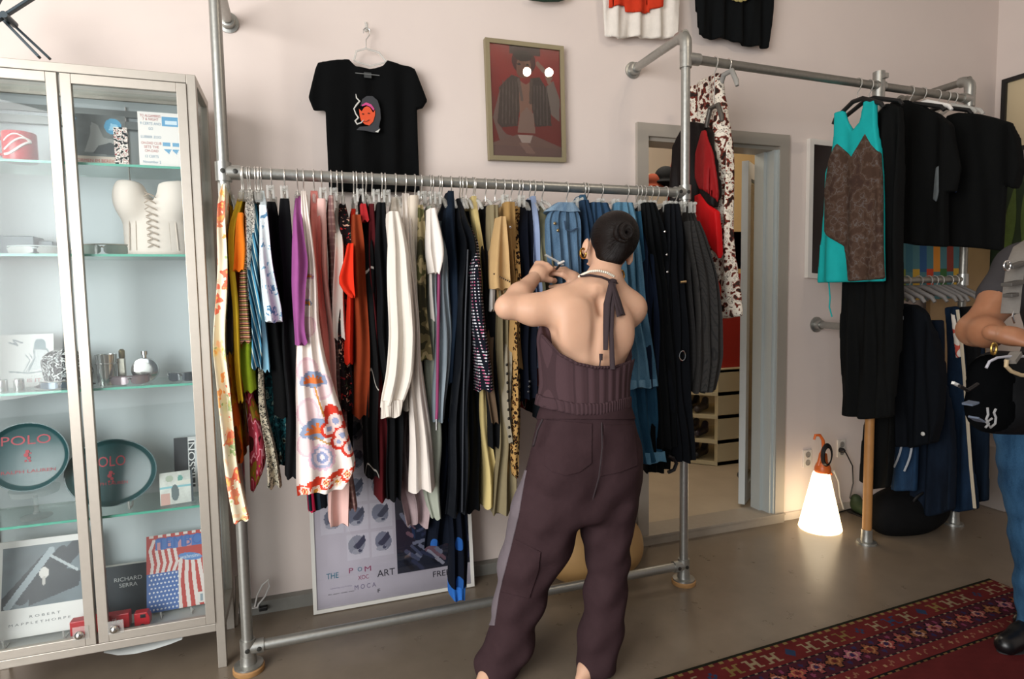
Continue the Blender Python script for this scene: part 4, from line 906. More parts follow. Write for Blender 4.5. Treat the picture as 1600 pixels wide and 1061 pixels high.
# tan pouf behind the lower rail
pf = thing('leather_pouf', 'soft tan leather pouf on the floor against the wall behind the woman', 'pouf', (1.42, -.2, 0))
f = Field((1.1, -.42, -.02), (1.78, -.03, .42), .01); f.ell((1.32, -.23, .15), (.19, .15, .17), .05); f.ell((1.54, -.22, .14), (.15, .15, .165), .05); f.ell((1.4, -.22, .1), (.26, .16, .12), .05); f.ell((1.4, -.2, -.5), (1, 1, .5), .01, None, True)
solid('cushion', f.mesh(1), plain('#b08a58', .6, var=.15, scale=9, bump=.3), pf)
m = MB(); m.tube([at(u, v, -.40) for u, v in ((895, 826), (903, 824), (910, 826), (918, 832))], .005, 8); m.build('cord_handle', BLACKP, pf)

# leaning poster
po = thing('leaning_poster', 'white framed poster of photographs and coloured words leaning on the wall under the rail', 'poster', (.39, -.12, 0))
P = [np.array((-.003, -.15, .004)), np.array((.776, -.15, .004)), np.array((.779, -.035, 1.12)), np.array((.0, -.035, 1.12))]
_, I, nv = frame_of(P, .017, .022, plain('#d9d7d0', .45), po)
c = Canvas(200, 270, '#d8d2dd', 1.44)
c.rect(.51, .095, 1, .75, '#262c40'); 
rr = np.random.RandomState(5)
for k in range(110):
    u, v = rr.uniform(.53, .97), rr.uniform(.13, .72); a = rr.uniform(-.9, .3); l_ = rr.uniform(.03, .1); c.line([(u, v), (min(.995, u+l_*math.cos(a)), max(.105, v+l_*math.sin(a)))], rr.uniform(.006, .014), rr.choice(['#8a8fa6', '#5b6280', '#15192a', '#b4b4c4', '#3b4262', '#8b6a78']))
for i in range(3):
    for j in range(6):
        u, v = .11+.155*i, .245+.125*j
        if i == 0 and j < 1: continue
        c.rect(u-.068, v-.055, u+.068, v+.055, '#e2dee8'); c.ell(u+rr.uniform(-.01, .01), v+.008, .052, .042, rr.choice(['#8d92a6', '#a2a5b4', '#7a8096']), rr.uniform(-30, 30)); c.poly([(u-.03, v+.0), (u+.04, v+.05), (u+.05, v+.02), (u-.0, v-.015)], '#4a5068'); c.ell(u-.005, v-.022, .034, .012, '#b9bac8'); c.ell(u+.012, v-.02, .012, .007, '#5a6078')
c.noise(.04, 5, 8)
c.slab('print', [p-nv*.008 for p in I], paint(.4), po, .004)
r, u = I[1]-I[0], I[3]-I[0]; J = [p-nv*.0078 for p in I]; q = lambda a, b: J[0]+(J[1]-J[0])*a+(J[3]-J[0])*b
for nm, col, L in (('teal_lettering', '#3a86a0', [('THE', q(.10, .135), .055, .026, r, u), ('O', q(.27, .145), .02, .02, r, u)]), ('red_lettering', '#b0507a', [('P', q(.215, .145), .02, .024, r, u), ('M', q(.32, .142), .03, .024, r, u), ('XOC', q(.29, .108), .05, .02, r, u)]), ('dark_lettering', '#26283a', [('ART', q(.435, .112), .085, .032, r, u), ('FREE', q(.80, .068), .085, .028, r, u), ('F', q(.385, .038), .012, .018, r, u), ('film  photo  words  music', q(.15, .055), .12, .007, r, u)]), ('mauve_lettering', '#8f86a6', [('M O C A', q(.30, .068), .10, .022, r, u), ('opening on friday', q(.15, .08), .10, .007, r, u)])):
    lettering(nm, L, plain(col, .6), po, .0012)
m = MB(); m.add([p-nv*.003 for p in I]+[p-nv*.005 for p in I], [(0, 1, 2, 3), (7, 6, 5, 4), (0, 4, 5, 1), (1, 5, 6, 2), (2, 6, 7, 3), (3, 7, 4, 0)]); m.build('glazing', glass('#fafafa', .04), po, False)

# cable and socket by the skirting
m = MB(); m.tube([at(u, v, -.055) for u, v in ((398, 948), (402, 930), (410, 914), (419, 906), (421, 916), (414, 932), (404, 944), (402, 950))], .004, 8); m.box(at(392, 952, -.06), at(403, 944, -.03)); cl('white_flex', 'looped white flex lying on the cable duct behind the left upright', 'cable', m, WHITEP)
m = MB(); q = at(409, 950, -.06); m.box(q-np.array((.012, .012, .012)), q+np.array((.025, .012, .006))); cl('black_plug', 'small black plug beside the looped white flex', 'plug', m, BLACKP, smooth=False, bevel=.003)

# ------------------------------------------------------------------ rug
RX0, RX1, RYA, RYB = .30, 3.22, -1.045, -2.45
yb0, yb1 = -1.17, -1.022
nx, ny = 420, 200
c = Canvas(nx, ny, '#7a1f20'); U, V = c.U, c.V; Lx = RX1-RX0; Ly = 1.42; X = U*Lx; D = (1-V)*Ly
def band(a, b, col): c.put((D >= a) & (D < b), col)
band(0, .014, '#2b2a1c'); band(.014, .028, '#7a1f20'); c.put((D >= .016) & (D < .026) & ((X/.024).astype(int) % 2 == 0), '#a8843f')
band(.03, .125, '#7d1c1c'); band(.125, .137, '#27202a'); c.put((D >= .127) & (D < .135) & ((X/.013).astype(int) % 3 == 0), '#b09a78')
band(.137, .245, '#5b1c2e'); band(.245, .257, '#27202a'); c.put((D >= .247) & (D < .255) & ((X/.013).astype(int) % 3 == 0), '#b09a78'); band(.257, .32, '#8a2424'); band(.32, .336, '#1f1c1a'); c.put((D >= .324) & (D < .332) & ((X/.02).astype(int) % 2 == 0), '#94703a')
k = 0; x = .05
while x < Lx:
    dc = .078; g = '#b49a72' if k % 3 else ('#2b4a78' if k % 2 else '#9a7a36')
    if k % 4 == 3: c.put((abs(X-x)/.026+abs(D-dc)/.026 < 1) & (abs(abs(X-x)-abs(D-dc)) > .002), '#2d466e')
    else:
        for s_ in (-1, 1): c.put((abs(X-x-s_*.017) < .005) & (abs(D-dc) < .026), g); c.put((abs(X-x-s_*.026) < .013) & (abs(abs(D-dc)-.024) < .005), g)
        c.put((abs(X-x) < .017) & (abs(D-dc) < .005), g)
    col = ['#b5504a', '#a5602c', '#c2607a', '#9a4a26', '#b8443f'][k % 5]; xc = x+.02; dd = .19
    a = np.arctan2(D-dd, X-xc); rr_ = np.hypot(X-xc, (D-dd)*1.15); pet = .034+.010*np.cos(4*a)
    c.put(rr_ < pet+.007, '#1d1622'); c.put(rr_ < pet, col); c.put(rr_ < .012, '#3a2a5a' if k % 2 else '#7a1f20'); c.put(abs(rr_-.02) < .003, '#e0a890' if k % 2 else '#d08a4a')
    for s_ in (-1, 1): c.put(np.hypot(X-xc-.047, D-dd-s_*.032) < .010, '#3b2f63' if (k+s_) % 3 else '#9a3560')
    c.put((abs(X-x-.02) < .016) & (abs(D-.288-.010*np.sin((X-x)*180)) < .005), '#b07050'); c.put(np.hypot(X-x+.02, D-.288) < .008, '#c09060')
    x += .098; k += 1
c.im *= .5; c.im = c.im*.8+c.im.mean(2, keepdims=True)*.2; c.noise(.07, 30, 12)
rug = c.slab('patterned_rug', [(RX0, yb0-Ly, .012), (RX1, yb1-Ly, .012), (RX1, yb1, .012), (RX0, yb0, .012)], paint(.95, .08), None, .011)
tag(rug, 'red oriental runner rug with bordered motifs on the concrete floor', 'rug')
# ------------------------------------------------------------------ garments on the long rail
def loft(rows, yf, yb, slot, kind, seed, ruff=1., th=.022, fine=False):
    """rows: (photo y, left, right) of the front edge; the cloth runs back from there to yb"""
    r = np.random.RandomState(seed); py0 = rows[0][0]; Z, XLs, XRs, YFs = [], [], [], []
    for py, xl, xr in rows:
        d = (py-py0)/330.
        t = min(1, max(0, d/.13)); y = RY+(yf-RY)*(.22+.78*t**.6) if kind == 'shirt' else yf
        a, b = at(xl, py, y), at(xr, py, y); Z.append((a[2]+b[2])/2); XLs.append(a[0]); XRs.append(b[0]); YFs.append(y)
    Z = np.array(Z); L = Z[0]-Z[-1]; k = max(8, int(L/(.0055 if fine else .022))); zz = np.linspace(Z[0], Z[-1], k+1)
    ip = lambda a: np.interp(-zz, -Z, a)
    def sm(a):
        a = ip(a)
        for _ in range(36 if fine else 3): b = a.copy(); b[1:-1] = (a[:-2]+2*a[1:-1]+a[2:])/4; a = b
        return a
    xl, xr, yy = sm(XLs), sm(XRs), sm(YFs); R = []; p = r.uniform(0, 6.28, 6); fq = r.uniform(5, 9)
    np_ = max(1, int(round((xr-xl).mean()/.035)))
    for i in range(k+1):
        d = (Z[0]-zz[i]); g = min(1, .25+d/.25); w = max(.010, xr[i]-xl[i]); cf = (xl[i]+xr[i])/2
        if kind == 'shirt': ybk = RY+(yb-RY)*(.22+.78*min(1, d/.13)**.6)
        else: ybk = yb
        s0 = slot if slot is not None else cf; cb = s0+(cf-s0)*.55; D = ybk-yy[i]; q = []
        for e, u in (SECF if fine else SEC):
            v = min(1, max(0, (u-.06)/.55)); v = v*v*(3-2*v); wd = w*(1-v)+min(w, th)*v; xc = cf*(1-v)+cb*v
            x = xc+e*wd/2; y = yy[i]+u*D
            x += ruff*g*(.0035+.05*wd)*math.sin(fq*6.28*(y-yy[i])+p[0]+2.2*zz[i])+ruff*g*.004*math.sin(13*zz[i]+p[1])
            if u < .5: y += ruff*g*(min(.014, .28*w)*math.sin(e*np_*3.0+p[2]+1.7*zz[i])+.006*math.sin(9*zz[i]+p[3]+3*e))*(1-u*2)
            q.append((x, y, zz[i]+(.006*ruff*math.sin(5*e+p[4]+8*y) if i == k else 0)))
        R.append(q)
    return R
GN = [0]
SEC = [(e, .012*abs(e)**3) for e in np.linspace(-.93, .93, 13)]+[(1, u) for u in (.05, .12, .2, .3, .42, .55, .7, .85, .96)]+[(.4, 1), (-.4, 1)]+[(-1, u) for u in (.96, .85, .7, .55, .42, .3, .2, .12, .05)]
SECF = [(e, .012*abs(e)**3) for e in np.linspace(-.98, .98, 56)]+SEC[13:]
HANG = []
def garment(name, label, cat, mat, rows, yf=-.69, yb=-.32, kind='shirt', slot=None, parts=(), ruff=1., group='clothes on the long rail', hook=True, short=None, hk=None, px=None, fine=False):
    GN[0] += 1; seed = GN[0]*7+1; u = px or (rows[0][1]+rows[0][2])/2
    sx = slot if slot is not None else at(u, 290, RY)[0]
    zt_ = at(u, rows[0][0], RY)[2]
    if not parts:
        m = MB(); m.rings(loft(rows, yf, yb, sx, kind, seed, ruff)); o = tag(m.build(name, mat), label, cat, group)
    else:
        o = thing(name, label, cat, (sx, RY, zt_), group); m = MB(); m.rings(loft(rows, yf, yb, sx, kind, seed, ruff, fine=fine)); m.build('body', mat, o)
        for pt in parts:
            if callable(pt): pt(o); continue
            nm, pm, prow, a, b = pt[:5]; m = MB(); m.rings(loft(prow, yf+a, yf+b, None, 'pant', seed+3, ruff*.8, th=.05)); m.build(nm, pm, o)
    if hook: HANG.append((sx, kind if hk is None else hk, short or label, zt_, yf, yb))
    return o
def strip(nm, mat, pts, Y, r, flat=None):
    return lambda o: MB().tube([at(u, v, Y) for u, v in pts], r, 8, flat=flat).build(nm, mat, o)
def studs(nm, mat, pts, Y, r):
    def f(o):
        m = MB()
        for u, v in pts: m.ball(at(u, v, Y), r, 8, (1, .6, 1))
        m.build(nm, mat, o)
    return f
def belt(nm, mat, row, Y, d=.02):
    def f(o):
        m = MB(); m.rings(loft(row, Y, Y+.30, None, 'pant', 5, .3)); m.build(nm, mat, o)
    return f
FL1 = cells(((0, '#e58a6a'), (.2, '#f1c9a4'), (.38, '#a9bb86'), (.55, '#e8765c'), (.72, '#efd79a'), (.86, '#eda05e')), 17, '#ece0c4', .42, '#f0b46a')
FL2 = cells(((0, '#d9572f'), (.2, '#e08a3c'), (.36, '#8fa3c4'), (.5, '#e7b9bd'), (.66, '#c9583f'), (.82, '#b58bb4')), 11, '#eadfd8', .40, '#eeb07a')
G = garment
G('floral_dress', 'cream dress with coral and green flowers, first garment on the rail beside the cabinet', 'dress', FL1, [(288, 347, 352), (310, 341, 353), (400, 338, 353), (470, 336, 353), (540, 333, 352), (640, 337, 358), (720, 348, 368), (790, 357, 381), (815, 361, 386)], -.74, -.54, 'pant', at(354, 290, RY)[0], short='cream and coral flowered dress')
G('grey_trousers', 'charcoal trousers hanging between the cream flowered dress and the mustard shirt', 'trousers', cloth('#3d3b40'), [(305, 352, 358), (400, 352, 361), (500, 352, 363), (552, 354, 364)], -.67, short='charcoal trousers')
G('tie_dye_dress', 'mustard and orange blotched dress showing below the charcoal trousers', 'dress', blotch(((0, '#5d3312'), (.38, '#b9571c'), (.47, '#c98c1c'), (.56, '#d9b02a'), (.63, '#7d7a1c')), 16, 3, 0, .5), [(320, 354, 360), (450, 353, 362), (540, 352, 366), (600, 353, 373), (660, 356, 379), (722, 363, 380)], -.645, short='mustard blotched dress')
G('yellow_shirt', 'thin yellow shirt with a long narrow front edge beside the orange t-shirt', 'shirt', cloth('#c9a92f'), [(300, 374, 382), (325, 366, 377), (350, 358, 369), (420, 358, 367), (520, 362, 372), (628, 372, 380)], -.70, short='thin yellow shirt')
G('orange_tshirt', 'bright orange t-shirt near the left end of the long rail', 't-shirt', cloth('#b9641f'), [(318, 373, 384), (360, 370, 385), (420, 367, 384), (500, 372, 381), (612, 373, 386)], -.66, parts=(('sleeve', cloth('#d2701d'), [(332, 371, 379), (345, 367, 378), (385, 364, 381), (423, 362, 379)], -.05, .06),), short='bright orange t-shirt')
G('striped_knit', 'brown and pink horizontally striped knit dangling beside the orange t-shirt', 'knitwear', stripes(((0, '#5c3a2e'), (.3, '#a86a4a'), (.45, '#c99a86'), (.6, '#3e2a2a'), (.8, '#8f8a4a')), 62, 2), [(325, 377, 385), (390, 378, 387), (470, 377, 391), (535, 375, 393)], -.70, short='brown striped knit')
G('lime_blouse', 'lime green top below the striped knit', 'top', cloth('#7f9422', .35), [(420, 380, 390), (535, 376, 393), (570, 377, 397), (612, 383, 401)], -.675, hook=False)
G('printed_blouse', 'crimson and brown leaf printed scarf top with a long pointed hem', 'top', blotch(((0, '#3c1a16'), (.38, '#a23a4a'), (.46, '#d78f9c'), (.5, '#8e2c3a'), (.58, '#7d6a22'), (.66, '#b5662a')), 20, 2, 0, .6), [(480, 384, 392), (615, 383, 394), (650, 385, 406), (700, 388, 415), (735, 391, 414), (752, 392, 404), (768, 393, 398)], -.655, short='leaf printed scarf top')
G('scribble_shirt', 'white shirt with small black scribbled print near the left of the rail', 'shirt', blotch(((0, '#e2ded6'), (.5, '#22262a'), (.55, '#e2ded6')), 70, 4), [(296, 388, 394), (320, 380, 395), (360, 381, 396), (410, 384, 397), (470, 388, 398)], -.69, short='white scribble print shirt')
G('striped_dress', 'teal blue dress with diagonal pale stripes', 'dress', stripes(((0, '#27566d'), (.35, '#c9d2c4'), (.45, '#4e8fae'), (.7, '#173648'), (.9, '#a9c4c9')), 38, 0, .16), [(318, 396, 402), (350, 391, 404), (430, 390, 405), (520, 394, 409), (576, 395, 411)], -.70, short='teal striped dress')
G('sky_dress', 'pale sky blue slip dress edge beside the teal striped dress', 'dress', cloth('#7fb3c9'), [(330, 402, 408), (450, 404, 413), (580, 409, 420)], -.685, short='sky blue slip dress')
G('print_shirt', 'pale blue short sleeved shirt with blue scenic print and wide sleeve', 'shirt', cells(((0, '#5d87a8'), (.3, '#c3d4dc'), (.6, '#8fb0c4')), 26, '#d3dee2', .36), [(298, 406, 412), (330, 403, 416), (400, 404, 418), (500, 408, 424)], -.69, parts=(('sleeve', cells(((0, '#5d87a8'), (.3, '#c3d4dc'), (.6, '#7fa4bc')), 26, '#d7e1e4', .36), [(320, 404, 415), (350, 404, 418), (400, 406, 423), (450, 410, 432), (490, 411, 439), (503, 413, 438)], -.07, .05),), short='pale blue scenic print shirt')
G('teal_skirt', 'dark teal printed skirt hem behind the black trousers', 'skirt', blotch(((0, '#16343c'), (.45, '#2f6a70'), (.52, '#1a3c44'), (.6, '#8fa79c'), (.66, '#3a2c22')), 22, 3), [(500, 405, 425), (600, 410, 440), (660, 414, 446), (700, 424, 448), (727, 430, 446)], -.60, -.34, hook=False)
G('snake_trousers', 'grey snakeskin print trousers with a narrow dangling leg', 'trousers', leopard('#b5ad98', '#2a2a26', '#d6cfbc', 105), [(300, 400, 406), (450, 400, 407), (575, 401, 409), (640, 405, 415), (700, 413, 427), (762, 417, 437)], -.66, short='snakeskin print trousers')
G('black_trousers', 'black trousers just right of the blue scenic print shirt', 'trousers', BLACK, [(315, 418, 431), (350, 417, 438), (450, 418, 441), (560, 424, 447), (652, 428, 456)], -.66, kind='pant', short='first black trousers')
G('black_trousers', 'longer black trousers just left of the purple vest', 'trousers', cloth('#101113', .2), [(310, 438, 452), (350, 436, 457), (450, 440, 460), (560, 444, 463), (660, 446, 467), (747, 447, 465)], -.675, kind='pant', short='longer black trousers')
G('purple_vest', 'purple sleeveless vest with a deep armhole on the left half of the rail', 'vest', cloth('#8f4c84'), [(306, 461, 469), (340, 457, 469), (380, 458, 475), (410, 459, 483), (440, 458, 478), (520, 459, 471), (538, 460, 477)], -.835, -.50, short='purple sleeveless vest')
def printed(o, cv, px0, px1, py0, py1, Y):
    """a printed textile: the canvas laid over the cloth in its own x and z"""
    lo, hi = at((px0+px1)/2, py1, Y), at((px0+px1)/2, py0, Y); xa, xb = at(px0, (py0+py1)/2, Y)[0], at(px1, (py0+py1)/2, Y)[0]
    b = next(c for c in o.children if c.name.startswith('body')); me = b.data; n = len(me.polygons); C = np.zeros(n*3); me.polygons.foreach_get('center', C); C = C.reshape(-1, 3)+BASE[o.name]
    i = np.clip(((C[:, 0]-xa)/(xb-xa)*cv.nx).astype(int), 0, cv.nx-1); j = np.clip(((C[:, 2]-lo[2])/(hi[2]-lo[2])*cv.ny).astype(int), 0, cv.ny-1)
    col = np.ones((n, 4)); col[:, :3] = cv.im[j, i]; me.attributes.new('Col', 'FLOAT_COLOR', 'FACE').data.foreach_set('color', col.ravel())
cv = Canvas(150, 640, '#e6dbd4', 490/115.); fu = lambda x: (x-450)/115.; fv = lambda y: (780-y)/490.
def bloom(x, y, r, cols, sc=12):
    for q, cc in zip((1, .8, .62, .42, .2), cols):
        for k in range(sc): a = 2*PI*k/sc; cv.ell(fu(x+r*q*.82*math.cos(a)), fv(y+r*q*.82*math.sin(a)), r*q*.24/115, r*q*.24/490, cc)
        cv.ell(fu(x), fv(y), r*q*.9/115, r*q*.9/490, cc)
def fan(x, y, r, rim, mid, rot=0):
    for k in range(7): a = math.radians(180+30*k+rot); cv.ell(fu(x+r*math.cos(a)), fv(y+r*math.sin(a)*.75), r*.28/115, r*.28/490, rim)
    cv.ell(fu(x), fv(y-r*.25), r*.95/115, r*.8/490, rim)
    for k in range(7): a = math.radians(180+30*k+rot); cv.line([(fu(x), fv(y)), (fu(x+r*.8*math.cos(a)), fv(y+r*.62*math.sin(a)))], r*.10/115, mid)
for x, y, r in ((478, 575, 17), (500, 600, 16), (476, 640, 18), (470, 690, 14), (505, 655, 14), (482, 505, 12), (478, 455, 8)): cv.ell(fu(x), fv(y), r/115, r*1.3/490, '#d9b9c0'); cv.ell(fu(x), fv(y), r*.8/115, r*1.05/490, '#e2c9ca')
fan(486, 592, 17, '#8693ad', '#cf7440'); fan(490, 672, 22, '#8693ad', '#cf7440'); fan(480, 470, 7, '#8693ad', '#d08a3a', 20); fan(486, 430, 6, '#c59ab0', '#d08a3a')
cv.line([(fu(488), fv(600)), (fu(494), fv(625)), (fu(500), fv(645))], .012, '#c08a4a'); cv.line([(fu(485), fv(680)), (fu(510), fv(692)), (fu(530), fv(694))], .014, '#b98d58')
for x, y, r in ((518, 655, 14), (508, 668, 11), (528, 678, 13), (522, 690, 10), (540, 700, 12), (512, 640, 9)): cv.ell(fu(x), fv(y), (r+3)/115, (r+3)/490, '#c23a2c')
for x, y, r in ((518, 655, 12), (508, 668, 9), (528, 678, 11), (522, 690, 8), (540, 700, 10)): cv.ell(fu(x), fv(y), r/115, r/490, '#dcc3bd'); cv.ell(fu(x), fv(y), r*.45/115, r*.45/490, '#8a93b0')
bloom(495, 712, 21, ('#d9b4c2', '#a3a8bf', '#d8c9cf', '#8d97b8', '#ddd5d8'), 14)
for k in range(12): cv.ell(fu(458+9.5*k), fv(762-2.4*k+3*math.sin(k*1.7)), 9/115, 10/490, '#c9412c')
cv.rect(0, 0, 1, fv(768), '#c9412c')
for k, x in enumerate(range(466, 566, 17)): bloom(x, 765-.30*(x-466)+(4 if k % 2 else -2), 8.5, (('#e3cdb8', '#d9a08f', '#e6d6c4', '#d08a3a', '#c9a24a') if k % 2 else ('#dcb9b4', '#e6d6c4', '#c9553a', '#d8b98a', '#b8432e')), 8)
fd = G('floral_flared_dress', 'white flared dress with big retro flowers and an orange patterned hem', 'dress', paint(.85, .1, True), [(298, 470, 478), (330, 470, 483), (380, 473, 488), (430, 471, 492), (500, 467, 497), (560, 463, 508), (620, 461, 523), (680, 463, 541), (730, 466, 557), (745, 466, 558), (770, 468, 540)], -.80, -.36, ruff=.7, fine=True, parts=(lambda o: printed(o, cv, 450, 565, 290, 780, -.79),), short='retro flower dress')
G('coral_slip', 'coral pink satin slip behind the retro flower dress', 'dress', cloth('#cf7f78', .1, .5), [(298, 485, 496), (340, 484, 500), (400, 488, 502), (480, 492, 506), (560, 500, 513), (645, 508, 521)], -.69, short='coral satin slip')
G('blush_skirt', 'long plain blush pink skirt reaching lowest below the retro flower dress', 'skirt', cloth('#d9b3ab', .06), [(310, 496, 509), (360, 494, 511), (480, 500, 517), (600, 510, 525), (700, 514, 541), (780, 513, 543), (822, 515, 544)], -.67, kind='pant', short='long blush skirt')
G('navy_camisole', 'navy top with crimson lace edge peeking below the retro flower dress', 'top', cloth('#16222c'), [(560, 475, 505), (700, 480, 508), (797, 483, 512)], -.60, -.36, hook=False, parts=(('lace_edge', cloth('#a32040', .4), [(770, 480, 490), (800, 482, 493)], -.01, .05),))
G('plaid_trousers', 'mauve and beige plaid trousers hanging beside the blush skirt', 'trousers', plaid('#8f6f6a', '#b59a90', '#6d4a50', 40), [(305, 514, 521), (340, 511, 523), (450, 515, 527), (600, 524, 536), (700, 532, 546), (797, 545, 557)], -.655, kind='pant', short='mauve plaid trousers')
G('white_camisole', 'small white sleeveless top left of the scarlet shirt', 'top', cloth('#dcd6cd', .06), [(325, 524, 530), (380, 522, 535), (450, 522, 539), (530, 523, 542)], -.69, short='small white top')
G('dark_floral_dress', 'black dress with red and cream flowers, lower part visible below the white top', 'dress', cells(((0, '#a32a2a'), (.4, '#c9a08a'), (.6, '#7a1c22'), (.8, '#2e3a2a')), 30, '#1a1416', .33), [(318, 530, 540), (345, 529, 547), (400, 532, 547), (520, 526, 545), (600, 528, 549), (642, 531, 553)], -.675, short='black flowered dress')
G('scarlet_shirt', 'scarlet red shirt with a pointed short sleeve', 'shirt', cloth('#c22a18', .1), [(326, 549, 556), (400, 545, 554), (480, 541, 553), (568, 541, 555)], -.70, parts=(('sleeve', cloth('#d5301a', .1), [(380, 545, 553), (415, 538, 553), (447, 525, 553), (455, 532, 553), (464, 548, 554)], -.07, .05),), short='scarlet shirt')
G('black_skirt', 'black skirt edge hanging below the black flowered dress', 'skirt', BLACK, [(560, 530, 552), (660, 534, 550), (722, 536, 552)], -.61, -.36, hook=False)
G('rust_trousers', 'rust brown trousers beside the scarlet shirt', 'trousers', cloth('#83361c'), [(335, 551, 563), (370, 549, 567), (470, 553, 574), (560, 553, 575), (652, 553, 577)], -.69, kind='pant', short='rust brown trousers')
G('swirl_dress', 'black dress with thin white swirls right of the rust trousers', 'dress', blotch(((0, '#131314'), (.5, '#131314'), (.515, '#b5b0a8'), (.53, '#131314')), 7, 1, 0, .4), [(330, 566, 577), (380, 566, 581), (500, 571, 587), (640, 571, 589), (748, 571, 590)], -.675, short='black swirl dress')
G('burgundy_trousers', 'burgundy trousers ending just above the leaning poster', 'trousers', cloth('#4a1418'), [(318, 577, 585), (450, 579, 592), (600, 584, 598), (700, 588, 605), (782, 589, 609)], -.665, kind='pant', short='burgundy trousers')
G('black_blouse', 'black top with a red and white collar between the swirl dress and long black dress', 'top', cloth('#181214'), [(305, 563, 570), (335, 565, 580), (440, 574, 586), (560, 580, 592)], -.66, parts=(('collar', cloth('#a3262a', .2), [(318, 564, 572), (345, 566, 578)], -.012, .06),), short='black top with red collar')
G('black_dress', 'long black dress left of the white jacket', 'dress', cloth('#0f1012', .2), [(316, 590, 603), (400, 586, 611), (520, 592, 613), (640, 606, 631), (740, 608, 633), (781, 608, 629)], -.695, kind='pant', short='long black dress')
G('white_jacket', 'off white jacket with a long cuffed sleeve in the middle of the rail', 'jacket', cloth('#d3cbc0', .05), [(308, 612, 624), (345, 607, 630), (400, 608, 640), (480, 612, 645), (560, 616, 650), (640, 622, 652)], -.68, parts=(('sleeve', cloth('#dad2c7', .05), [(330, 608, 624), (345, 606, 629), (400, 606, 641), (450, 607, 646), (520, 608, 649), (590, 605, 648), (620, 599, 640), (634, 598, 633)], -.10, .03), ('cuff', ribbed('#d6cdc2', 90), [(626, 597, 632), (640, 597, 630), (652, 597, 628)], -.105, .01)), short='off white jacket')
G('white_skirt', 'long white flared skirt behind the off white jacket', 'skirt', cloth('#d6cec6', .05), [(302, 628, 639), (340, 628, 643), (450, 640, 653), (560, 645, 661), (650, 642, 673), (700, 643, 679), (767, 645, 687)], -.73, short='long white flared skirt')
G('cream_trousers', 'cream trousers between the white skirt and the camouflage trousers', 'trousers', cloth('#c9beae', .06), [(305, 641, 655), (400, 643, 657), (540, 648, 661), (636, 657, 669)], -.70, kind='pant', short='cream trousers')
G('frilled_blouse', 'dusty lilac frilled piece showing below the white skirt', 'top', cloth('#9c8a8c', .3), [(640, 628, 650), (740, 625, 660), (785, 632, 677), (820, 641, 672)], -.60, -.36, hook=False, ruff=2.2)
G('camouflage_trousers', 'olive camouflage trousers in the middle of the rail', 'trousers', blotch(((0, '#2e2c1e'), (.42, '#5b5338'), (.5, '#8a7d5c'), (.58, '#4a4a2c')), 12, 2), [(320, 654, 662), (370, 652, 667), (405, 653, 669), (500, 652, 673), (562, 650, 679)], -.71, kind='pant', short='camouflage trousers')
G('sage_trousers', 'sage grey trousers with hem showing below the white skirt', 'trousers', cloth('#9a9f92', .1), [(322, 668, 676), (420, 670, 682), (600, 668, 684), (700, 672, 690), (765, 664, 687), (812, 674, 687)], -.66, kind='pant', short='sage grey trousers')
G('white_collar_tshirt', 'white t-shirt with a rolled sleeve right of the camouflage trousers', 't-shirt', cloth('#d9d2cb', .05), [(318, 672, 680), (350, 670, 686), (420, 674, 688), (500, 676, 688)], -.69, parts=(('sleeve', cloth('#ded7d0', .05), [(325, 672, 681), (370, 670, 690), (398, 669, 692), (412, 674, 689), (427, 677, 685)], -.08, .05),), short='white rolled sleeve t-shirt')
G('grey_jacket', 'blue grey nylon jacket with a magenta zip', 'jacket', cloth('#7f8a92', .12, .6), [(345, 682, 690), (400, 683, 701), (460, 681, 705), (520, 682, 709), (590, 680, 707), (658, 680, 699)], -.70, parts=(strip('zip', plain('#8a2a5c', .6), ((686, 415), (685, 480), (684, 560), (683, 640), (682, 655)), -.715, .006), strip('zip_pull', CHROME, ((682, 655), (682, 672)), -.72, .005)), short='blue grey jacket with magenta zip')
G('denim_jacket', 'dark indigo denim jacket right of the blue grey jacket', 'jacket', denim('#0d1420', '#1b2838'), [(298, 700, 709), (340, 697, 713), (420, 698, 715), (500, 700, 717), (600, 692, 709)], -.68, short='dark indigo denim jacket')
G('padded_vest', 'long black padded vest with a wide armhole beside the indigo jacket', 'vest', cloth('#0e1116', .25, .6, 1.), [(310, 714, 722), (350, 712, 732), (375, 720, 744), (450, 715, 743), (600, 707, 736), (700, 703, 736), (805, 700, 733)], -.70, parts=(strip('piping', plain('#20242c', .5), ((731, 390), (727, 500), (724, 640), (722, 800)), -.71, .004),), short='black padded vest')
G('black_coat', 'long black coat behind the padded vest', 'coat', cloth('#0c0e12', .2), [(330, 724, 732), (400, 728, 743), (560, 734, 749), (700, 728, 753), (800, 724, 753)], -.66, short='long black coat')
G('dotted_blouse', 'navy tweed blouse dotted with white and pink, right of the padded vest', 'blouse', dots('#10131c', '#c9c9cf', .0125, .24, '#b05a78'), [(340, 736, 742), (410, 737, 749), (480, 740, 759), (560, 744, 765), (611, 748, 771)], -.745, short='dotted navy blouse')
_bx = at(692.5, 290, RY)[0]; _lx = at(717, 850, -.64)[0]-_bx; PKD = dots('#0b101b', '#1f4a86', .17, .17, flat=(1.75, .5*.17-1.75*_lx))
G('polka_dot_trousers', 'navy trousers with big royal blue spots reaching nearly to the lower rail', 'trousers', PKD, [(560, 680, 705), (700, 690, 712), (800, 668, 716), (852, 664, 712)], -.61, -.36, hook=False, parts=(('leg', PKD, [(640, 705, 726), (740, 702, 730), (860, 704, 730), (920, 706, 729)], -.03, .10), ('cuff', cloth('#2a62ae'), [(918, 706, 728), (939, 709, 727)], -.028, .08)))
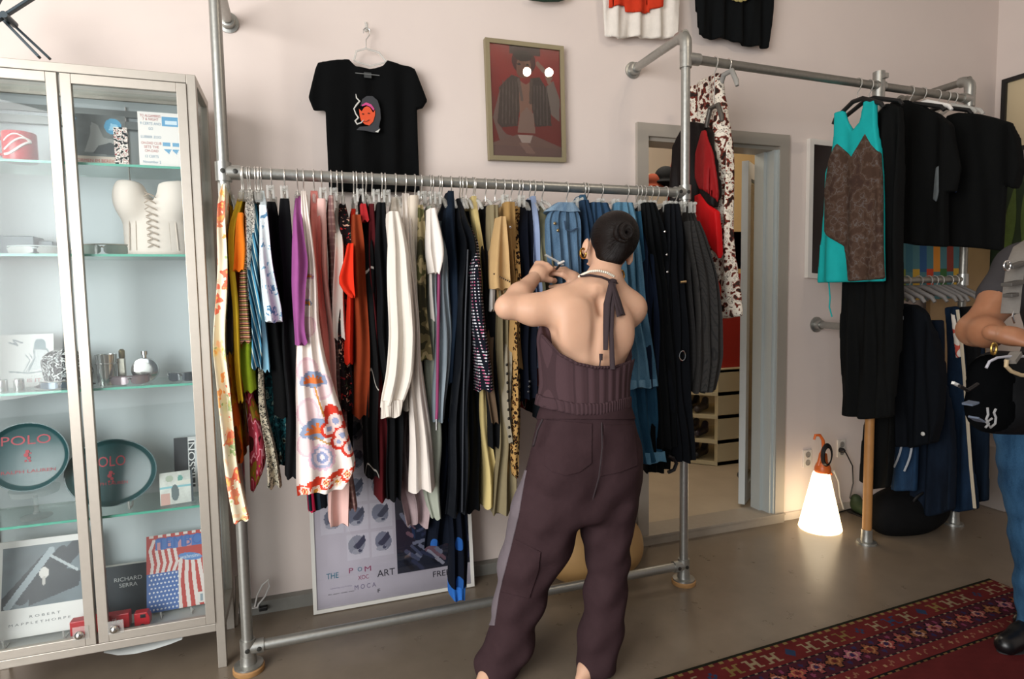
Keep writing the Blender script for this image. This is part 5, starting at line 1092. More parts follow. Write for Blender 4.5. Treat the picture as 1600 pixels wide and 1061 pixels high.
G('cream_blouse', 'narrow pale yellow satin dress hanging low between black garments', 'dress', cloth('#c4b179', .1, .5), [(306, 738, 745), (340, 741, 749), (400, 747, 755), (440, 752, 761), (614, 748, 758), (680, 752, 767), (740, 757, 775), (793, 757, 778)], -.66, short='pale yellow satin dress')
G('black_blouse', 'black blouse right of the pale yellow dress', 'blouse', cloth('#111214', .2), [(322, 753, 763), (400, 755, 773), (480, 757, 774), (600, 761, 776), (700, 766, 780)], -.68, short='black blouse')
G('brown_shorts', 'short brown wool trousers beside the pale yellow dress hem', 'shorts', cloth('#5b4a3a'), [(420, 766, 774), (540, 760, 773), (610, 760, 773), (662, 768, 779)], -.70, hook=False)
G('khaki_trousers', 'long khaki trousers with button left of the tan stitched shirt', 'trousers', cloth('#7d7258', .1), [(320, 766, 780), (380, 767, 781), (480, 774, 791), (600, 775, 796), (700, 780, 807), (803, 768, 807)], -.69, kind='pant', parts=(studs('button', plain('#3a3428', .4), ((774, 372),), -.705, .006),), short='long khaki trousers')
G('white_tshirt', 'thin white t-shirt edge below the tan stitched shirt sleeve', 't-shirt', cloth('#d6d2cc', .05), [(350, 776, 782), (440, 769, 777), (485, 768, 777)], -.70, hook=False)
G('tan_shirt', 'tan shirt with a dark stitched band on its short sleeve', 'shirt', cloth('#b39366', .08), [(322, 783, 790), (360, 780, 792), (450, 776, 796), (480, 780, 796)], -.69, parts=(('sleeve', cloth('#b8986b', .08), [(338, 782, 790), (380, 776, 793), (432, 770, 797), (452, 771, 798)], -.08, .05), studs('stitching', plain('#3a2c1c', .7), [(772+3.0*k, 428+1.5*k) for k in range(9)], -.778, .0035)), short='tan stitched shirt')
G('corduroy_trousers', 'tan corduroy trousers with a stud, left of the leopard top', 'trousers', cloth('#9a7a4c', .12), [(315, 791, 805), (400, 793, 808), (500, 795, 813), (577, 794, 819)], -.705, kind='pant', parts=(studs('stud', CHROME, ((797, 355),), -.72, .006),), short='tan corduroy trousers')
G('studded_trousers', 'beige trousers with a dark eyelet placket below the tan shirt', 'trousers', cloth('#8f8674', .08), [(430, 788, 797), (560, 788, 798), (640, 791, 799), (692, 795, 803)], -.715, hook=False, parts=(studs('eyelet', plain('#23201c', .4, .5), [(792+.035*(v-570), v) for v in range(570, 690, 14)], -.728, .006),))
G('leopard_scarf', 'long leopard print scarf top in the middle right of the rail', 'top', leopard('#a5814e', '#1c120c', '#7a4c22', 62), [(322, 806, 813), (400, 806, 814), (560, 806, 817), (650, 801, 815), (720, 804, 814), (746, 806, 812)], -.72, short='leopard print top')
G('navy_blazer', 'dark navy blazer with sleeve buttons right of the leopard top', 'blazer', cloth('#0f131e', .12), [(312, 822, 831), (350, 817, 835), (430, 814, 836), (520, 812, 838), (625, 813, 835)], -.69, parts=(studs('button', plain('#2c2a2a', .3), ((828, 596), (827, 604), (826, 612)), -.71, .006),), short='dark navy blazer')
G('blue_shirt', 'light blue cotton shirt right of the navy blazer', 'shirt', cloth('#8c9cbc', .06), [(306, 831, 837), (350, 832, 842), (420, 834, 844), (500, 836, 848), (576, 838, 848)], -.69, short='light blue shirt')
G('dark_blouse', 'dark top with a red hem edge low beside the woman', 'top', blotch(((0, '#101418'), (.55, '#8a2a1c'), (.62, '#c9d2d6'), (.66, '#101418')), 9, 1), [(560, 836, 848), (620, 838, 850), (655, 838, 850)], -.66, hook=False)
G('sheer_blouse', 'sheer olive top next to the washed jeans', 'top', cloth('#6c6a54', .3), [(322, 843, 850), (345, 842, 857), (400, 846, 862), (430, 847, 864), (520, 850, 866)], -.715, short='sheer olive top')
JE = denim('#3c5a78', '#7d97ad')
G('washed_jeans', 'washed mid blue jeans being looked through by the woman', 'jeans', denim('#243c54', '#63809a'), [(318, 874, 896), (332, 854, 909), (370, 856, 910), (420, 860, 912), (500, 866, 914), (600, 872, 915), (690, 876, 916)], -.72, -.42, 'pant', parts=(belt('waistband', denim('#3e5c7a', '#8aa2b5'), [(316, 873, 898), (324, 862, 906), (330, 853, 910)], -.727), strip('pocket_seam', plain('#2a4058', .8), ((882, 345), (884, 358), (892, 362), (902, 356)), -.735, .0035), studs('rivet', plain('#8a7a5a', .3, .8), ((867, 349), (872, 360)), -.735, .007)), short='washed blue jeans')
G('indigo_jeans', 'dark indigo jeans just right of the washed jeans', 'jeans', denim('#121f30', '#2a4058'), [(312, 912, 921), (340, 914, 930), (400, 918, 934), (600, 920, 945)], -.70, kind='pant', short='dark indigo jeans')
G('denim_shirt', 'mid blue denim shirt left of the woman\'s hair', 'shirt', denim('#1d374f', '#42657f'), [(304, 908, 916), (330, 910, 924), (360, 914, 930), (500, 920, 940)], -.68, short='mid blue denim shirt')
G('denim_skirt', 'blue denim skirt with waistband above the woman\'s head', 'skirt', denim('#182a40', '#385470'), [(316, 926, 952), (330, 924, 960), (420, 928, 966), (560, 934, 972)], -.69, kind='pant', short='blue denim skirt')
G('light_jeans', 'light blue denim overshirt right of the woman\'s hair', 'shirt', denim('#30566e', '#658ea6'), [(316, 966, 992), (335, 964, 999), (400, 970, 1003), (480, 976, 1012), (560, 982, 1022), (604, 984, 1028)], -.70, kind='pant', parts=(('hem', denim('#47738f', '#7fa6bd'), [(594, 983, 1027), (606, 985, 1030)], -.006, .06),), short='light blue denim overshirt')
G('blue_jeans', 'long mid blue jeans with a faded hem right of the woman', 'jeans', denim('#16344a', '#2d566f'), [(330, 985, 1003), (440, 988, 1012), (560, 980, 1024), (650, 984, 1030), (722, 998, 1042)], -.68, kind='pant', parts=(('hem', denim('#3d6d8a', '#6a97b0'), [(708, 996, 1040), (724, 998, 1043)], -.006, .05),), short='long mid blue jeans')
G('navy_shirt', 'navy blue shirt between the light denim overshirt and black trousers', 'shirt', cloth('#161f30', .15), [(330, 1001, 1011), (350, 1000, 1015), (400, 1003, 1024), (500, 1006, 1030), (605, 1012, 1032)], -.69, short='navy blue shirt')
G('black_cargo_trousers', 'long black trousers with small metal snaps on the right part of the rail', 'trousers', cloth('#0d0f11', .2), [(316, 1008, 1025), (360, 1010, 1042), (450, 1020, 1052), (560, 1025, 1063), (700, 1033, 1066)], -.69, kind='pant', parts=(studs('snap', CHROME, ((1039, 362), (1042, 398), (1043, 425)), -.70, .006),), short='black snap trousers')
G('strapped_dress', 'black dress with a loop at its hem, lowest black garment near the right upright', 'dress', cloth('#0b0c0d', .2), [(330, 1020, 1032), (500, 1024, 1048), (620, 1014, 1048), (700, 1008, 1046), (738, 1010, 1046)], -.665, kind='pant', parts=(strip('hanging_loop', BLACKP, ((1043, 712), (1052, 716), (1057, 724), (1053, 734), (1044, 738)), -.67, .009),), short='black looped dress')
G('black_jumpsuit', 'black jumpsuit with a ring fastening beside the right upright', 'jumpsuit', cloth('#101216', .18), [(318, 1046, 1064), (360, 1042, 1072), (450, 1041, 1077), (560, 1040, 1079), (640, 1045, 1083), (722, 1056, 1086)], -.68, kind='pant', parts=(lambda o: MB().tube([at(1066, 556, -.70)+np.array((.016*math.cos(a), 0, .022*math.sin(a))) for a in np.linspace(0, 2*PI, 17)[:-1]], .004, 8, True).build('ring', CHROME, o), lambda o: MB().tube([at(1063, 441, -.695), at(1072, 440, -.70)], .006, 8).build('clasp', plain('#b59a70', .3, .8), o)), short='black jumpsuit')
G('charcoal_coat', 'charcoal tweed coat with a full sleeve at the right end of the long rail', 'coat', plaid('#2c2b2b', '#3c3a38', '#1e1e20', 160), [(318, 1072, 1082), (360, 1074, 1098), (450, 1080, 1110), (612, 1084, 1116)], -.66, -.34, parts=(('sleeve', plaid('#302f2e', '#403d3a', '#202022', 160), [(345, 1078, 1094), (370, 1078, 1106), (430, 1086, 1120), (500, 1090, 1128), (560, 1089, 1130), (613, 1084, 1118)], -.06, .05),), short='charcoal tweed coat')

# hangers: every garment that reaches the rail has one
WIREH = plain('#cfcbc4', .25, .7)
def hanger_proto(kind):
    h = thing('hanger', None or 'hanger', 'hanger', (0, 0, 0)); m = MB(); r = PR+.003
    P = [(0, r*math.cos(a), r*math.sin(a)) for a in np.linspace(-.35, PI, 12)]+[(0, -r, -.012), (0, -.010, -.034), (0, 0, -.046), (0, 0, -.075)]
    m.tube(P, .0026, 7); m.build('hook', WIREH, h)
    if kind == 'shirt':
        m = MB(); m.tube([(0, -.115, -.12), (0, -.08, -.092), (0, -.02, -.072), (0, .02, -.072), (0, .08, -.092), (0, .115, -.12)], [.006, .008, .009, .009, .008, .006], 8, flat=1.); m.build('shoulders', CLEAR, h)
    else:
        m = MB(); m.tube([(0, -.165, -.075), (0, .165, -.075)], .006, 8); m.build('bar', CLEAR, h)
        for s in (-1, 1):
            m = MB(); m.box((-.014, s*.135-.012, -.115), (-.006, s*.135+.012, -.065)); m.box((.006, s*.135-.012, -.115), (.014, s*.135+.012, -.065)); m.box((-.008, s*.135-.006, -.085), (.008, s*.135+.006, -.075)); m.build('clip', CLEAR, h, False, bevel=.002)
    return h
def dup(root):
    c = root.copy(); link(c)
    for ch in [o for o in S.objects if o.parent == root]:
        d = ch.copy(); link(d); d.parent = c
    return c
protos = {}
for sx, kind, short, z_, yf_, yb_ in HANG:
    if kind not in protos: h = protos[kind] = hanger_proto(kind)
    else: h = dup(protos[kind])
    h.location = (sx, RY, RZ); h['label'] = ('clear hanger' if kind == 'shirt' else 'clear clip hanger')+' on the long rail carrying the '+short; h['group'] = 'hangers on the long rail'
    if kind == 'shirt': h.rotation_euler = (0, 0, random.uniform(-.08, .08))
    if short.startswith('charcoal tweed'): h.scale = (1, .45, 1)
# spare hangers between the clothes
for k, (u, lab) in enumerate(((602, 'spare clear hanger on the long rail above the long black dress'), (690, 'spare clear hanger on the long rail above the blue grey jacket'), (722, 'spare clear hanger on the long rail above the padded vest'), (815, 'spare clear hanger on the long rail above the leopard top'), (1000, 'spare clear hanger on the long rail above the navy blue shirt'), (1040, 'spare clear clip hanger on the long rail next to the black jumpsuit'))):
    h = dup(protos['pant' if k == 5 else 'shirt']); h.location = (at(u, 290, RY)[0], RY, RZ); h['label'] = lab; h['group'] = 'hangers on the long rail'

# ------------------------------------------------------------------ garments on the right hand rails
def side(name, label, cat, mat, X, pts, t=.05, fold=(.012, 7.), seed=1, parts=(), group='clothes on the right hand rails', holes=()):
    if parts:
        q = atx(*pts[0], X); o = thing(name, label, cat, (X, cy(X), q[2]), group); drape('body', pts, ('X', X), t, mat, o, fold, .009, seed=seed, holes=holes)
        for f in parts: f(o)
        return o
    return tag(drape(name, pts, ('X', X), t, mat, None, fold, .009, seed=seed, holes=holes), label, cat, group)
def rack2_hanger(X, label, mat=BLACKP, z=None, y=None, w=.2, drop=.11):
    y = cy(X) if y is None else y; z = ZT if z is None else z; h = thing('hanger', label, 'hanger', (X, y, z), 'hangers on the right hand rails'); m = MB(); r = PR+.004
    m.tube([(X, y+r*math.cos(a), z+r*math.sin(a)) for a in np.linspace(-.35, PI, 12)]+[(X, y-r, z-.012), (X, y-.012, z-.036), (X, y, z-.05), (X, y, z-drop+.03)], .003, 8); m.build('hook', WIREH, h)
    m = MB(); m.tube([(X, y-w, z-drop-.055), (X, y-w*.9, z-drop-.03), (X, y-.03, z-drop+.03), (X, y+.03, z-drop+.03), (X, y+w*.9, z-drop-.03), (X, y+w, z-drop-.055)], [.009, .012, .013, .013, .012, .009], 10); m.build('shoulders', mat, h); return h
TQ = cloth('#1aa3a3', .1, .7)
BR = blotch(((0, '#45342b'), (.42, '#503f35'), (.5, '#5b524f'), (.53, '#4a3930'), (.62, '#40302a')), 20, 3)
XT = 2.90
side('patterned_vest', 'turquoise sleeveless vest with brown paisley panels on the right hand rail', 'vest', TQ, XT,
     [(1307, 176), (1320, 172), (1326, 190), (1334, 205), (1346, 190), (1352, 158), (1369, 156), (1370, 200), (1374, 232), (1378, 320), (1384, 440), (1330, 441), (1278, 442), (1283, 365), (1290, 270), (1301, 240), (1306, 210)], .05, (.008, 6.), 4, parts=(
     lambda o: solid('brown_panel', drape(None, [(1310, 223), (1318, 232), (1332, 246), (1344, 225), (1353, 208), (1362, 226), (1374, 240), (1378, 320), (1384, 436), (1328, 440), (1318, 385), (1287, 362), (1288, 300), (1296, 250)], ('X', XT-.014), .045, None, None, (.008, 6.), .009, seed=4), BR, o),
     lambda o: MB().tube([at(1295, 440, -.22)*0+atx(1295, 440, XT), atx(1297, 465, XT), atx(1296, 480, XT), atx(1300, 495, XT)], .004, 6).build('drawstring', TQ, o)))
rack2_hanger(XT, 'black hanger carrying the turquoise and brown vest', BLACKP, None, None, .16, .12)
BK = cloth('#0b0c0c', .15)
side('black_dress', 'long black dress hanging behind the turquoise vest, ending above the wooden post', 'dress', cloth('#0d0e0e', .25), 2.985, [(1378, 170), (1392, 162), (1408, 168), (1412, 260), (1408, 440), (1400, 560), (1394, 652), (1355, 655), (1316, 648), (1314, 560), (1320, 440), (1330, 330), (1345, 240), (1362, 190)], .07, (.016, 9.), 6)
rack2_hanger(2.985, 'black hanger carrying the long black dress behind the turquoise vest')
XA, XB = 3.30, 3.52
side('black_tshirt', 'plain black t-shirt with a faint grey print, right of the turquoise vest', 't-shirt', BK, XA, [(1373, 172), (1395, 160), (1418, 156), (1440, 164), (1468, 178), (1488, 195), (1500, 262), (1492, 300), (1482, 300), (1480, 386), (1440, 384), (1400, 378), (1398, 290), (1380, 250), (1370, 210)], .06, (.010, 6.), 8, parts=(
     lambda o: solid('grey_print', drape(None, [(1462, 262), (1468, 258), (1469, 300), (1464, 316), (1457, 312), (1459, 285)], ('X', XA-.034), .02, None, None, (.010, 6.), .006, seed=8), plain('#4f5557', .8, var=.3, scale=40), o),))
rack2_hanger(XA, 'black hanger carrying the t-shirt with the faint grey print')
side('black_tshirt', 'boxy black t-shirt with blue and ochre print at the high rail end', 't-shirt', cloth('#0d0e0e', .15), XB, [(1482, 182), (1500, 176), (1530, 178), (1562, 186), (1582, 192), (1592, 215), (1598, 262), (1590, 296), (1574, 290), (1572, 320), (1568, 392), (1530, 388), (1478, 384), (1476, 290)], .07, (.010, 5.), 9, parts=(
     lambda o: solid('ochre_print', drape(None, [(1488, 260), (1498, 250), (1502, 262), (1500, 276), (1490, 278)], ('X', XB-.04), .02, None, None, (.010, 5.), .006, seed=9), plain('#4a3a20', .8), o),
     lambda o: solid('blue_print', drape(None, [(1489, 282), (1495, 276), (1498, 292), (1494, 302), (1487, 298)], ('X', XB-.04), .02, None, None, (.010, 5.), .006, seed=9), plain('#2c4a78', .8), o)))
rack2_hanger(XB, 'black hanger carrying the boxy black t-shirt with the blue print')
for k, (X, lab) in enumerate(((3.40, 'empty white hanger on the high rail between the two black t-shirts'), (3.60, 'empty clear hanger on the high rail near its far upright'), (3.66, 'last clear hanger on the high rail beside the far elbow'))):
    rack2_hanger(X, lab, CLEAR if k else WHITEP, None, None, .17, .09)
# printed trousers and the red jacket by the right upright
PT = blotch(((0, '#2e2420'), (.38, '#6a3026'), (.44, '#cfc5b4'), (.47, '#e0d7c8'), (.55, '#5a4f48'), (.57, '#d8cebf'), (.61, '#7a3428'), (.66, '#3a2c26')), 26, 2)
X1, X2 = 2.03, 1.95
side('printed_trousers', 'white trousers with a brown and red print hanging beside the right upright', 'trousers', PT, X1, [(1082, 136), (1095, 128), (1112, 118), (1126, 114), (1134, 160), (1141, 260), (1147, 380), (1155, 494), (1134, 498), (1120, 420), (1108, 330), (1098, 420), (1085, 480), (1070, 470), (1072, 300), (1074, 190)], .06, (.012, 8.), 11)
h = rack2_hanger(X1, 'grey card hanger carrying the white and brown printed trousers', plain('#8f8d88', .5), None, None, .07, .07)
side('satin_jacket', 'black and scarlet satin jacket hanging beside the right upright', 'jacket', cloth('#16100f', .2, .5), X2, [(1066, 205), (1080, 190), (1096, 192), (1108, 206), (1119, 240), (1122, 300), (1119, 325), (1105, 316), (1096, 320), (1090, 400), (1062, 395), (1056, 300), (1058, 230)], .07, (.012, 7.), 12, parts=(
     lambda o: solid('scarlet_panel', drape(None, [(1086, 305), (1097, 302), (1108, 318), (1120, 330), (1124, 404), (1114, 392), (1100, 366), (1086, 352)], ('X', X2-.02), .04, None, None, (.012, 7.), .008, seed=12), cloth('#c4161a', .12, .5), o),
     lambda o: solid('scarlet_sleeve', drape(None, [(1096, 204), (1104, 202), (1114, 236), (1119, 300), (1117, 316), (1105, 300), (1092, 296), (1084, 280), (1086, 240)], ('X', X2-.034), .02, None, None, (.012, 7.), .008, seed=12), cloth('#86181a', .2, .5), o)))
rack2_hanger(X2, 'wire hanger carrying the black and scarlet satin jacket', plain('#55504a', .4, .5), None, None, .06, .24)
# lower rail
ZL2 = 1.522
GH = plain('#6d6a68', .5)
side('navy_jacket', 'dark navy jacket with a white stud on a grey hanger under the high rail', 'jacket', cloth('#0b0e13', .2), 3.24, [(1392, 486), (1408, 474), (1430, 476), (1450, 492), (1462, 520), (1470, 590), (1468, 660), (1458, 692), (1425, 700), (1388, 695), (1384, 600), (1384, 520)], .08, (.016, 8.), 14, parts=(
     lambda o: MB().ball(atx(1442, 678, 3.19), .012, 12, (.6, 1, 1)).build('stud', plain('#b9b9b4', .3), o), lambda o: MB().box(atx(1396, 499, 3.19), atx(1412, 494, 3.195)).build('label_patch', plain('#9a9fa6', .7), o)))
rack2_hanger(3.24, 'grey hanger carrying the dark navy jacket', GH, ZL2, None, .17, .07)
side('black_trousers', 'black trousers hanging left of the wooden post', 'trousers', BK, 3.16, [(1362, 560), (1390, 560), (1396, 700), (1390, 762), (1368, 764), (1344, 752), (1350, 680)], .06, (.012, 8.), 15)
side('distressed_jeans', 'blue jeans with white frayed slashes behind the navy jacket', 'jeans', denim('#101c30', '#26405c'), 3.32, [(1392, 500), (1425, 500), (1432, 640), (1430, 768), (1392, 766), (1388, 640)], .06, (.010, 8.), 16, parts=(
     lambda o: [MB().tube([atx(u+7*math.sin(k/2.), v, 3.275) for k, (u, v) in enumerate(zip(np.linspace(a, b, 7), np.linspace(c_, d_, 7)))], .006, 6).build('frayed_slash', plain('#a9adb2', .8), o) for a, b, c_, d_ in ((1408, 1396, 660, 730), (1422, 1412, 670, 736))] and None,))
side('wide_jeans', 'dark wide denim trousers in front of the seamed jeans on the lower rail', 'jeans', denim('#0a0f18', '#141e2c'), 3.42, [(1430, 500), (1470, 500), (1484, 640), (1490, 796), (1460, 806), (1428, 800), (1428, 640)], .07, (.014, 8.), 17)
side('seamed_jeans', 'blue jeans with a pale frayed side seam on the lower rail', 'jeans', denim('#0c1624', '#1c2f46'), 3.60, [(1478, 480), (1496, 478), (1506, 560), (1514, 680), (1524, 796), (1500, 800), (1484, 796), (1482, 640)], .06, (.012, 8.), 18, parts=(
     lambda o: MB().tube([atx(u, v, 3.56) for u, v in ((1496, 484), (1502, 530), (1507, 590), (1512, 660), (1517, 730), (1523, 794))], .009, 6).build('pale_seam', plain('#b9ad98', .85), o),
     lambda o: solid('painted_patch', drape(None, [(1484, 488), (1492, 492), (1498, 520), (1502, 558), (1494, 560), (1490, 530)], ('X', 3.565), .02, None, None, (.0, 8.), .007), blotch(((0, '#d8cfc4'), (.5, '#c9584a'), (.58, '#e0d8cf')), 14, 1), o)))
side('straight_jeans', 'plain dark jeans at the far end of the lower rail beside the man', 'jeans', denim('#0a111c', '#152231'), 3.72, [(1508, 500), (1536, 500), (1544, 640), (1545, 782), (1522, 786), (1512, 650)], .05, (.010, 8.), 19)
side('black_shirt', 'black shirt on the lower rail between the jeans and the far upright', 'shirt', cloth('#101113', .2), 3.68, [(1496, 480), (1520, 478), (1530, 540), (1532, 640), (1512, 650), (1500, 560)], .05, (.010, 8.), 20)
for k, (X, lab) in enumerate(((3.32, 'grey hanger carrying the slashed blue jeans'), (3.42, 'grey hanger carrying the dark wide denim trousers'), (3.60, 'grey hanger carrying the jeans with the pale seam'), (3.68, 'grey hanger carrying the black shirt on the lower rail'), (3.73, 'grey hanger carrying the plain dark jeans'), (3.50, 'empty grey hanger in the middle of the lower rail'), (3.55, 'empty grey hanger just before the pale seamed jeans'), (3.16, 'grey hanger carrying the black trousers by the wooden post'))):
    rack2_hanger(X, lab, GH, ZL2, None, .17, .07)

# ------------------------------------------------------------------ things seen through the doorway, with added supports
def at_b(u, v, Y): return at(u, v, Y)
su = thing('shoe_shelf', 'cream shelf unit filled with dark shoes in the room beyond the doorway', 'shelf unit', (3.2, 1.1, .05))
CRM = plain('#cbbf9d', .55)
sx0, sx1, sy0, sy1 = 3.02, 3.50, 1.02, 1.5
zs = [at(1100, 727, sy0)[2], at(1110, 690, sy0)[2], at(1110, 640, sy0)[2], at(1115, 598, sy0)[2], at(1125, 552, sy0)[2]]
zs = [.055, .235, .44, .63, .82]
MB().box((3.16, 1.02, .05), (3.5, 1.06, .84)).build('end_panel', CRM, su, False); MB().box((2.96, 1.5, .05), (3.5, 1.54, .84)).build('back_panel', CRM, su, False)
for z in zs: MB().add([(3.16, 1.02, z), (2.90, 1.30, z), (2.90, 1.5, z), (3.5, 1.5, z), (3.5, 1.02, z), (3.16, 1.02, z+.03), (2.90, 1.30, z+.03), (2.90, 1.5, z+.03), (3.5, 1.5, z+.03), (3.5, 1.02, z+.03)], [(0, 1, 2, 3, 4), (9, 8, 7, 6, 5), (0, 5, 6, 1), (1, 6, 7, 2), (2, 7, 8, 3), (3, 8, 9, 4), (4, 9, 5, 0)]).build('shelf', CRM, su, False)
for k, z in enumerate(zs[:4]):
    for i in range(2):
        f = Field((2.9, 1.0, z), (3.3, 1.4, z+.2), .009); x, y = 3.07+.07*i*0, 1.17+.12*i; f.cone((x-.0, y, z+.065), (x+.12, y+.06, z+.075), .03, .032, .02); f.cone((x+.11, y+.055, z+.08), (x+.13, y+.065, z+.125), .03, .028, .02)
        tag(solid('shoe', f.mesh(1), plain(['#1c1a1c', '#2a2430', '#3a3434', '#141416'][(k+i) % 4], .4)), ('left' if i == 0 else 'right')+' dark shoe of the pair on the '+['bottom', 'second', 'third', 'top'][k]+' compartment of the cream shelf', 'shoe', 'shoes in the cream shelf')
cl('red_board', 'tall red board standing on the cream shelf unit beyond the doorway', 'panel', MB().box((3.18, 1.06, .852), (3.62, 1.12, 1.62)), plain('#a8231c', .55), smooth=False, bevel=.004)
tag(drape('grey_tshirt', [(1163, 372), (1172, 352), (1188, 346), (1192, 480), (1176, 472), (1166, 466), (1164, 420)], ('Y', .62), .07, cloth('#94aab2'), None, (.01, 8.), .009), 'pale blue grey top hanging in the doorway by the glass door', 'top')
tag(drape('long_coat', [(1166, 480), (1184, 476), (1184, 724), (1155, 722), (1158, 650), (1162, 600)], ('Y', .7), .06, cloth('#0e0e10'), None, (.01, 8.), .01), 'long dark coat hem hanging beside the cream shelf unit', 'coat')
c1 = at(1020, 285, 1.15); c2 = at(1040, 276, 1.13)
hatw = thing('added_peg_rail', 'pale wooden peg rail carrying hats beyond the doorway', 'peg rail', (2.6, 1.2, c2[2])); MB().box((1.3, 1.2, c2[2]-.02), (3.0, 1.23, c2[2]+.03)).build('board', plain('#c9b58e', .6), hatw, False)  # peg rail added to hold up the hats and the red coat
for x in (c1[0], c2[0]): MB().tube([(x, 1.2, c1[2]), (x, 1.13, c1[2]+.01)], .01, 8).build('peg', plain('#b59a6a', .6), hatw)
for c_, r_, col, nm, lab in ((c1, .075, '#5e2a1c', 'knitted_hat', 'rust coloured hat seen through the upper doorway'), (c2, .09, '#0f1012', 'bucket_hat', 'black hat beside the rust coloured hat in the upper doorway')):
    f = Field(c_-.16, c_+.16, .008); f.ell(c_, (r_, r_*.8, r_*.9), .02); f.ell(c_-np.array((0, 0, r_*.55)), (r_*1.35, r_*1.0, .02), .02); tag(solid(nm, f.mesh(1), cloth(col)), lab, 'hat')
tag(drape('red_coat', [(1052, 250), (1068, 246), (1080, 260), (1082, 420), (1046, 420), (1048, 300)], ('Y', 1.14), .08, cloth('#7a1a18'), None, (.012, 7.), .01), 'dark red coat hanging beyond the doorway behind the right upright', 'coat')
c = Canvas(20, 26, '#b89a78'); c.ell(.5, .55, .25, .3, '#c9a284'); c.rect(0, .8, 1, 1, '#3a4a6a'); c.rect(0, 0, 1, .2, '#5a6a8a')
tag(c.slab('wall_print', [at(1146, 420, 1.9), at(1163, 420, 1.9), at(1163, 362, 1.9), at(1146, 362, 1.9)], paint(.5), None, .01), 'small colour print on the far wall beyond the doorway', 'picture')
q = at(1186, 600, .66); cst = thing('added_stand', 'slim dark coat stand just inside the doorway holding the blue grey top', 'coat stand', (q[0], .66, .05))  # unseen stand, added only so the two doorway garments have a support
m = MB(); m.tube([(q[0], .66, .05), (q[0], .66, 2.0)], .014, 10); m.build('pole', BLACKP, cst); MB().lathe([(.15, 0), (.15, .015), (.03, .03)], (q[0], .66, .05), n=20).build('foot', BLACKP, cst)
for zz in (at(1180, 352, .62)[2]-.02, at(1180, 478, .7)[2]-.02): MB().tube([(q[0], .66, zz), (q[0]-.03, .63, zz), (q[0]-.02, .70, zz+.005)], .01, 8).build('arm', BLACKP, cst)
MBL = MB().box((3.5, 1.9, .05), (4.6, 1.96, 3.0)); o = struct('wall_back_room_partition', MBL, plain('#c4ab7e', .8))
# ------------------------------------------------------------------ people
def pix(P):
    v = np.asarray(P)-CAM; d = v@FWD; return 800+FPX*(v@RGT)/d, 530.5+FPX*(v@DWN)/d
def inpoly(u, v, pts):
    m = np.zeros(u.shape, bool); n = len(pts)
    for i in range(n):
        (x0, y0), (x1, y1) = pts[i], pts[(i+1) % n]
        if y0 != y1: m ^= ((y0 > v) != (y1 > v)) & (u < (x1-x0)*(v-y0)/(y1-y0)+x0)
    return m
def facing(c, n): return np.einsum('ij,ij->i', n, CAM-c) > 0
def join(*L):
    P, F, b = [], [], 0
    for p, f in L: P.append(p); F.append(f+b); b += len(p)
    return np.concatenate(P), np.concatenate(F)
def nrm(v): v = np.array(v, float); return v/np.linalg.norm(v)
def hand(w, F, N, side=1, sc=1., curl=(.5, .55, .6, .7), thumb=(.5, .3)):
    """F: towards the fingers, N: out of the back of the hand, side: which way the thumb lies"""
    w = np.array(w, float); F = nrm(F); N = nrm(np.array(N)-F*np.dot(N, F)); Sd = np.cross(F, N)*side
    f = Field(w-.19*sc, w+.19*sc, .0032); K = []
    for i, (o, l) in enumerate(((.030, .080), (.010, .085), (-.010, .082), (-.028, .074))):
        b = w+(F*l*.25+Sd*o*.55)*sc; e = w+(F*l+Sd*o+N*(.004 if i in (1, 2) else 0))*sc; f.cone(b, e, .0155*sc, .0118*sc, .014*sc); K.append(e)
    f.cone(w-F*.02*sc, w+F*.03*sc, .024*sc, .026*sc, .02*sc)
    for i, e in enumerate(K):
        L = [(.040, .025, .021), (.045, .028, .023), (.042, .026, .022), (.032, .020, .019)][i]; a = 0; p = e; rr = (.0105, .0095, .0088, .0076)
        for j in range(3):
            a += curl[i]*(1.0, 1.15, .8)[j]; q = p+(F*math.cos(a)-N*math.sin(a)+Sd*(.10-.07*i)*(j == 0))*L[j]*sc; f.cone(p, q, rr[j]*sc, rr[j+1]*sc, .004*sc); p = q
    b = w+(F*.018+Sd*.022-N*.006)*sc; a, o = thumb
    p1 = b+nrm(F*.75+Sd*.75-N*o)*.045*sc; p2 = p1+nrm(F*.9+Sd*(.45-a*.3)-N*(o+.2))*.034*sc; p3 = p2+nrm(F*1.+Sd*(.15-a*.5)-N*(o+.35))*.027*sc
    f.cone(b, p1, .0155*sc, .0120*sc, .012*sc); f.cone(p1, p2, .0115*sc, .0105*sc, .004*sc); f.cone(p2, p3, .0103*sc, .0082*sc, .004*sc)
    return f.mesh(1)
def skin(c1, c2):
    t = NT('skin'); n = t.noise(t.obj(), 9, 5); t.col(t.mix(n, L4(c1), L4(c2))); t.set(Roughness=.5, Specular_IOR_Level=.35, Subsurface_Weight=.12, Subsurface_Scale=.02); t.s = t.b.inputs['Subsurface Radius']; t.s.default_value = (1, .35, .2); t.bump(t.noise(t.obj(), 220, 2), .06, .001); return t.m
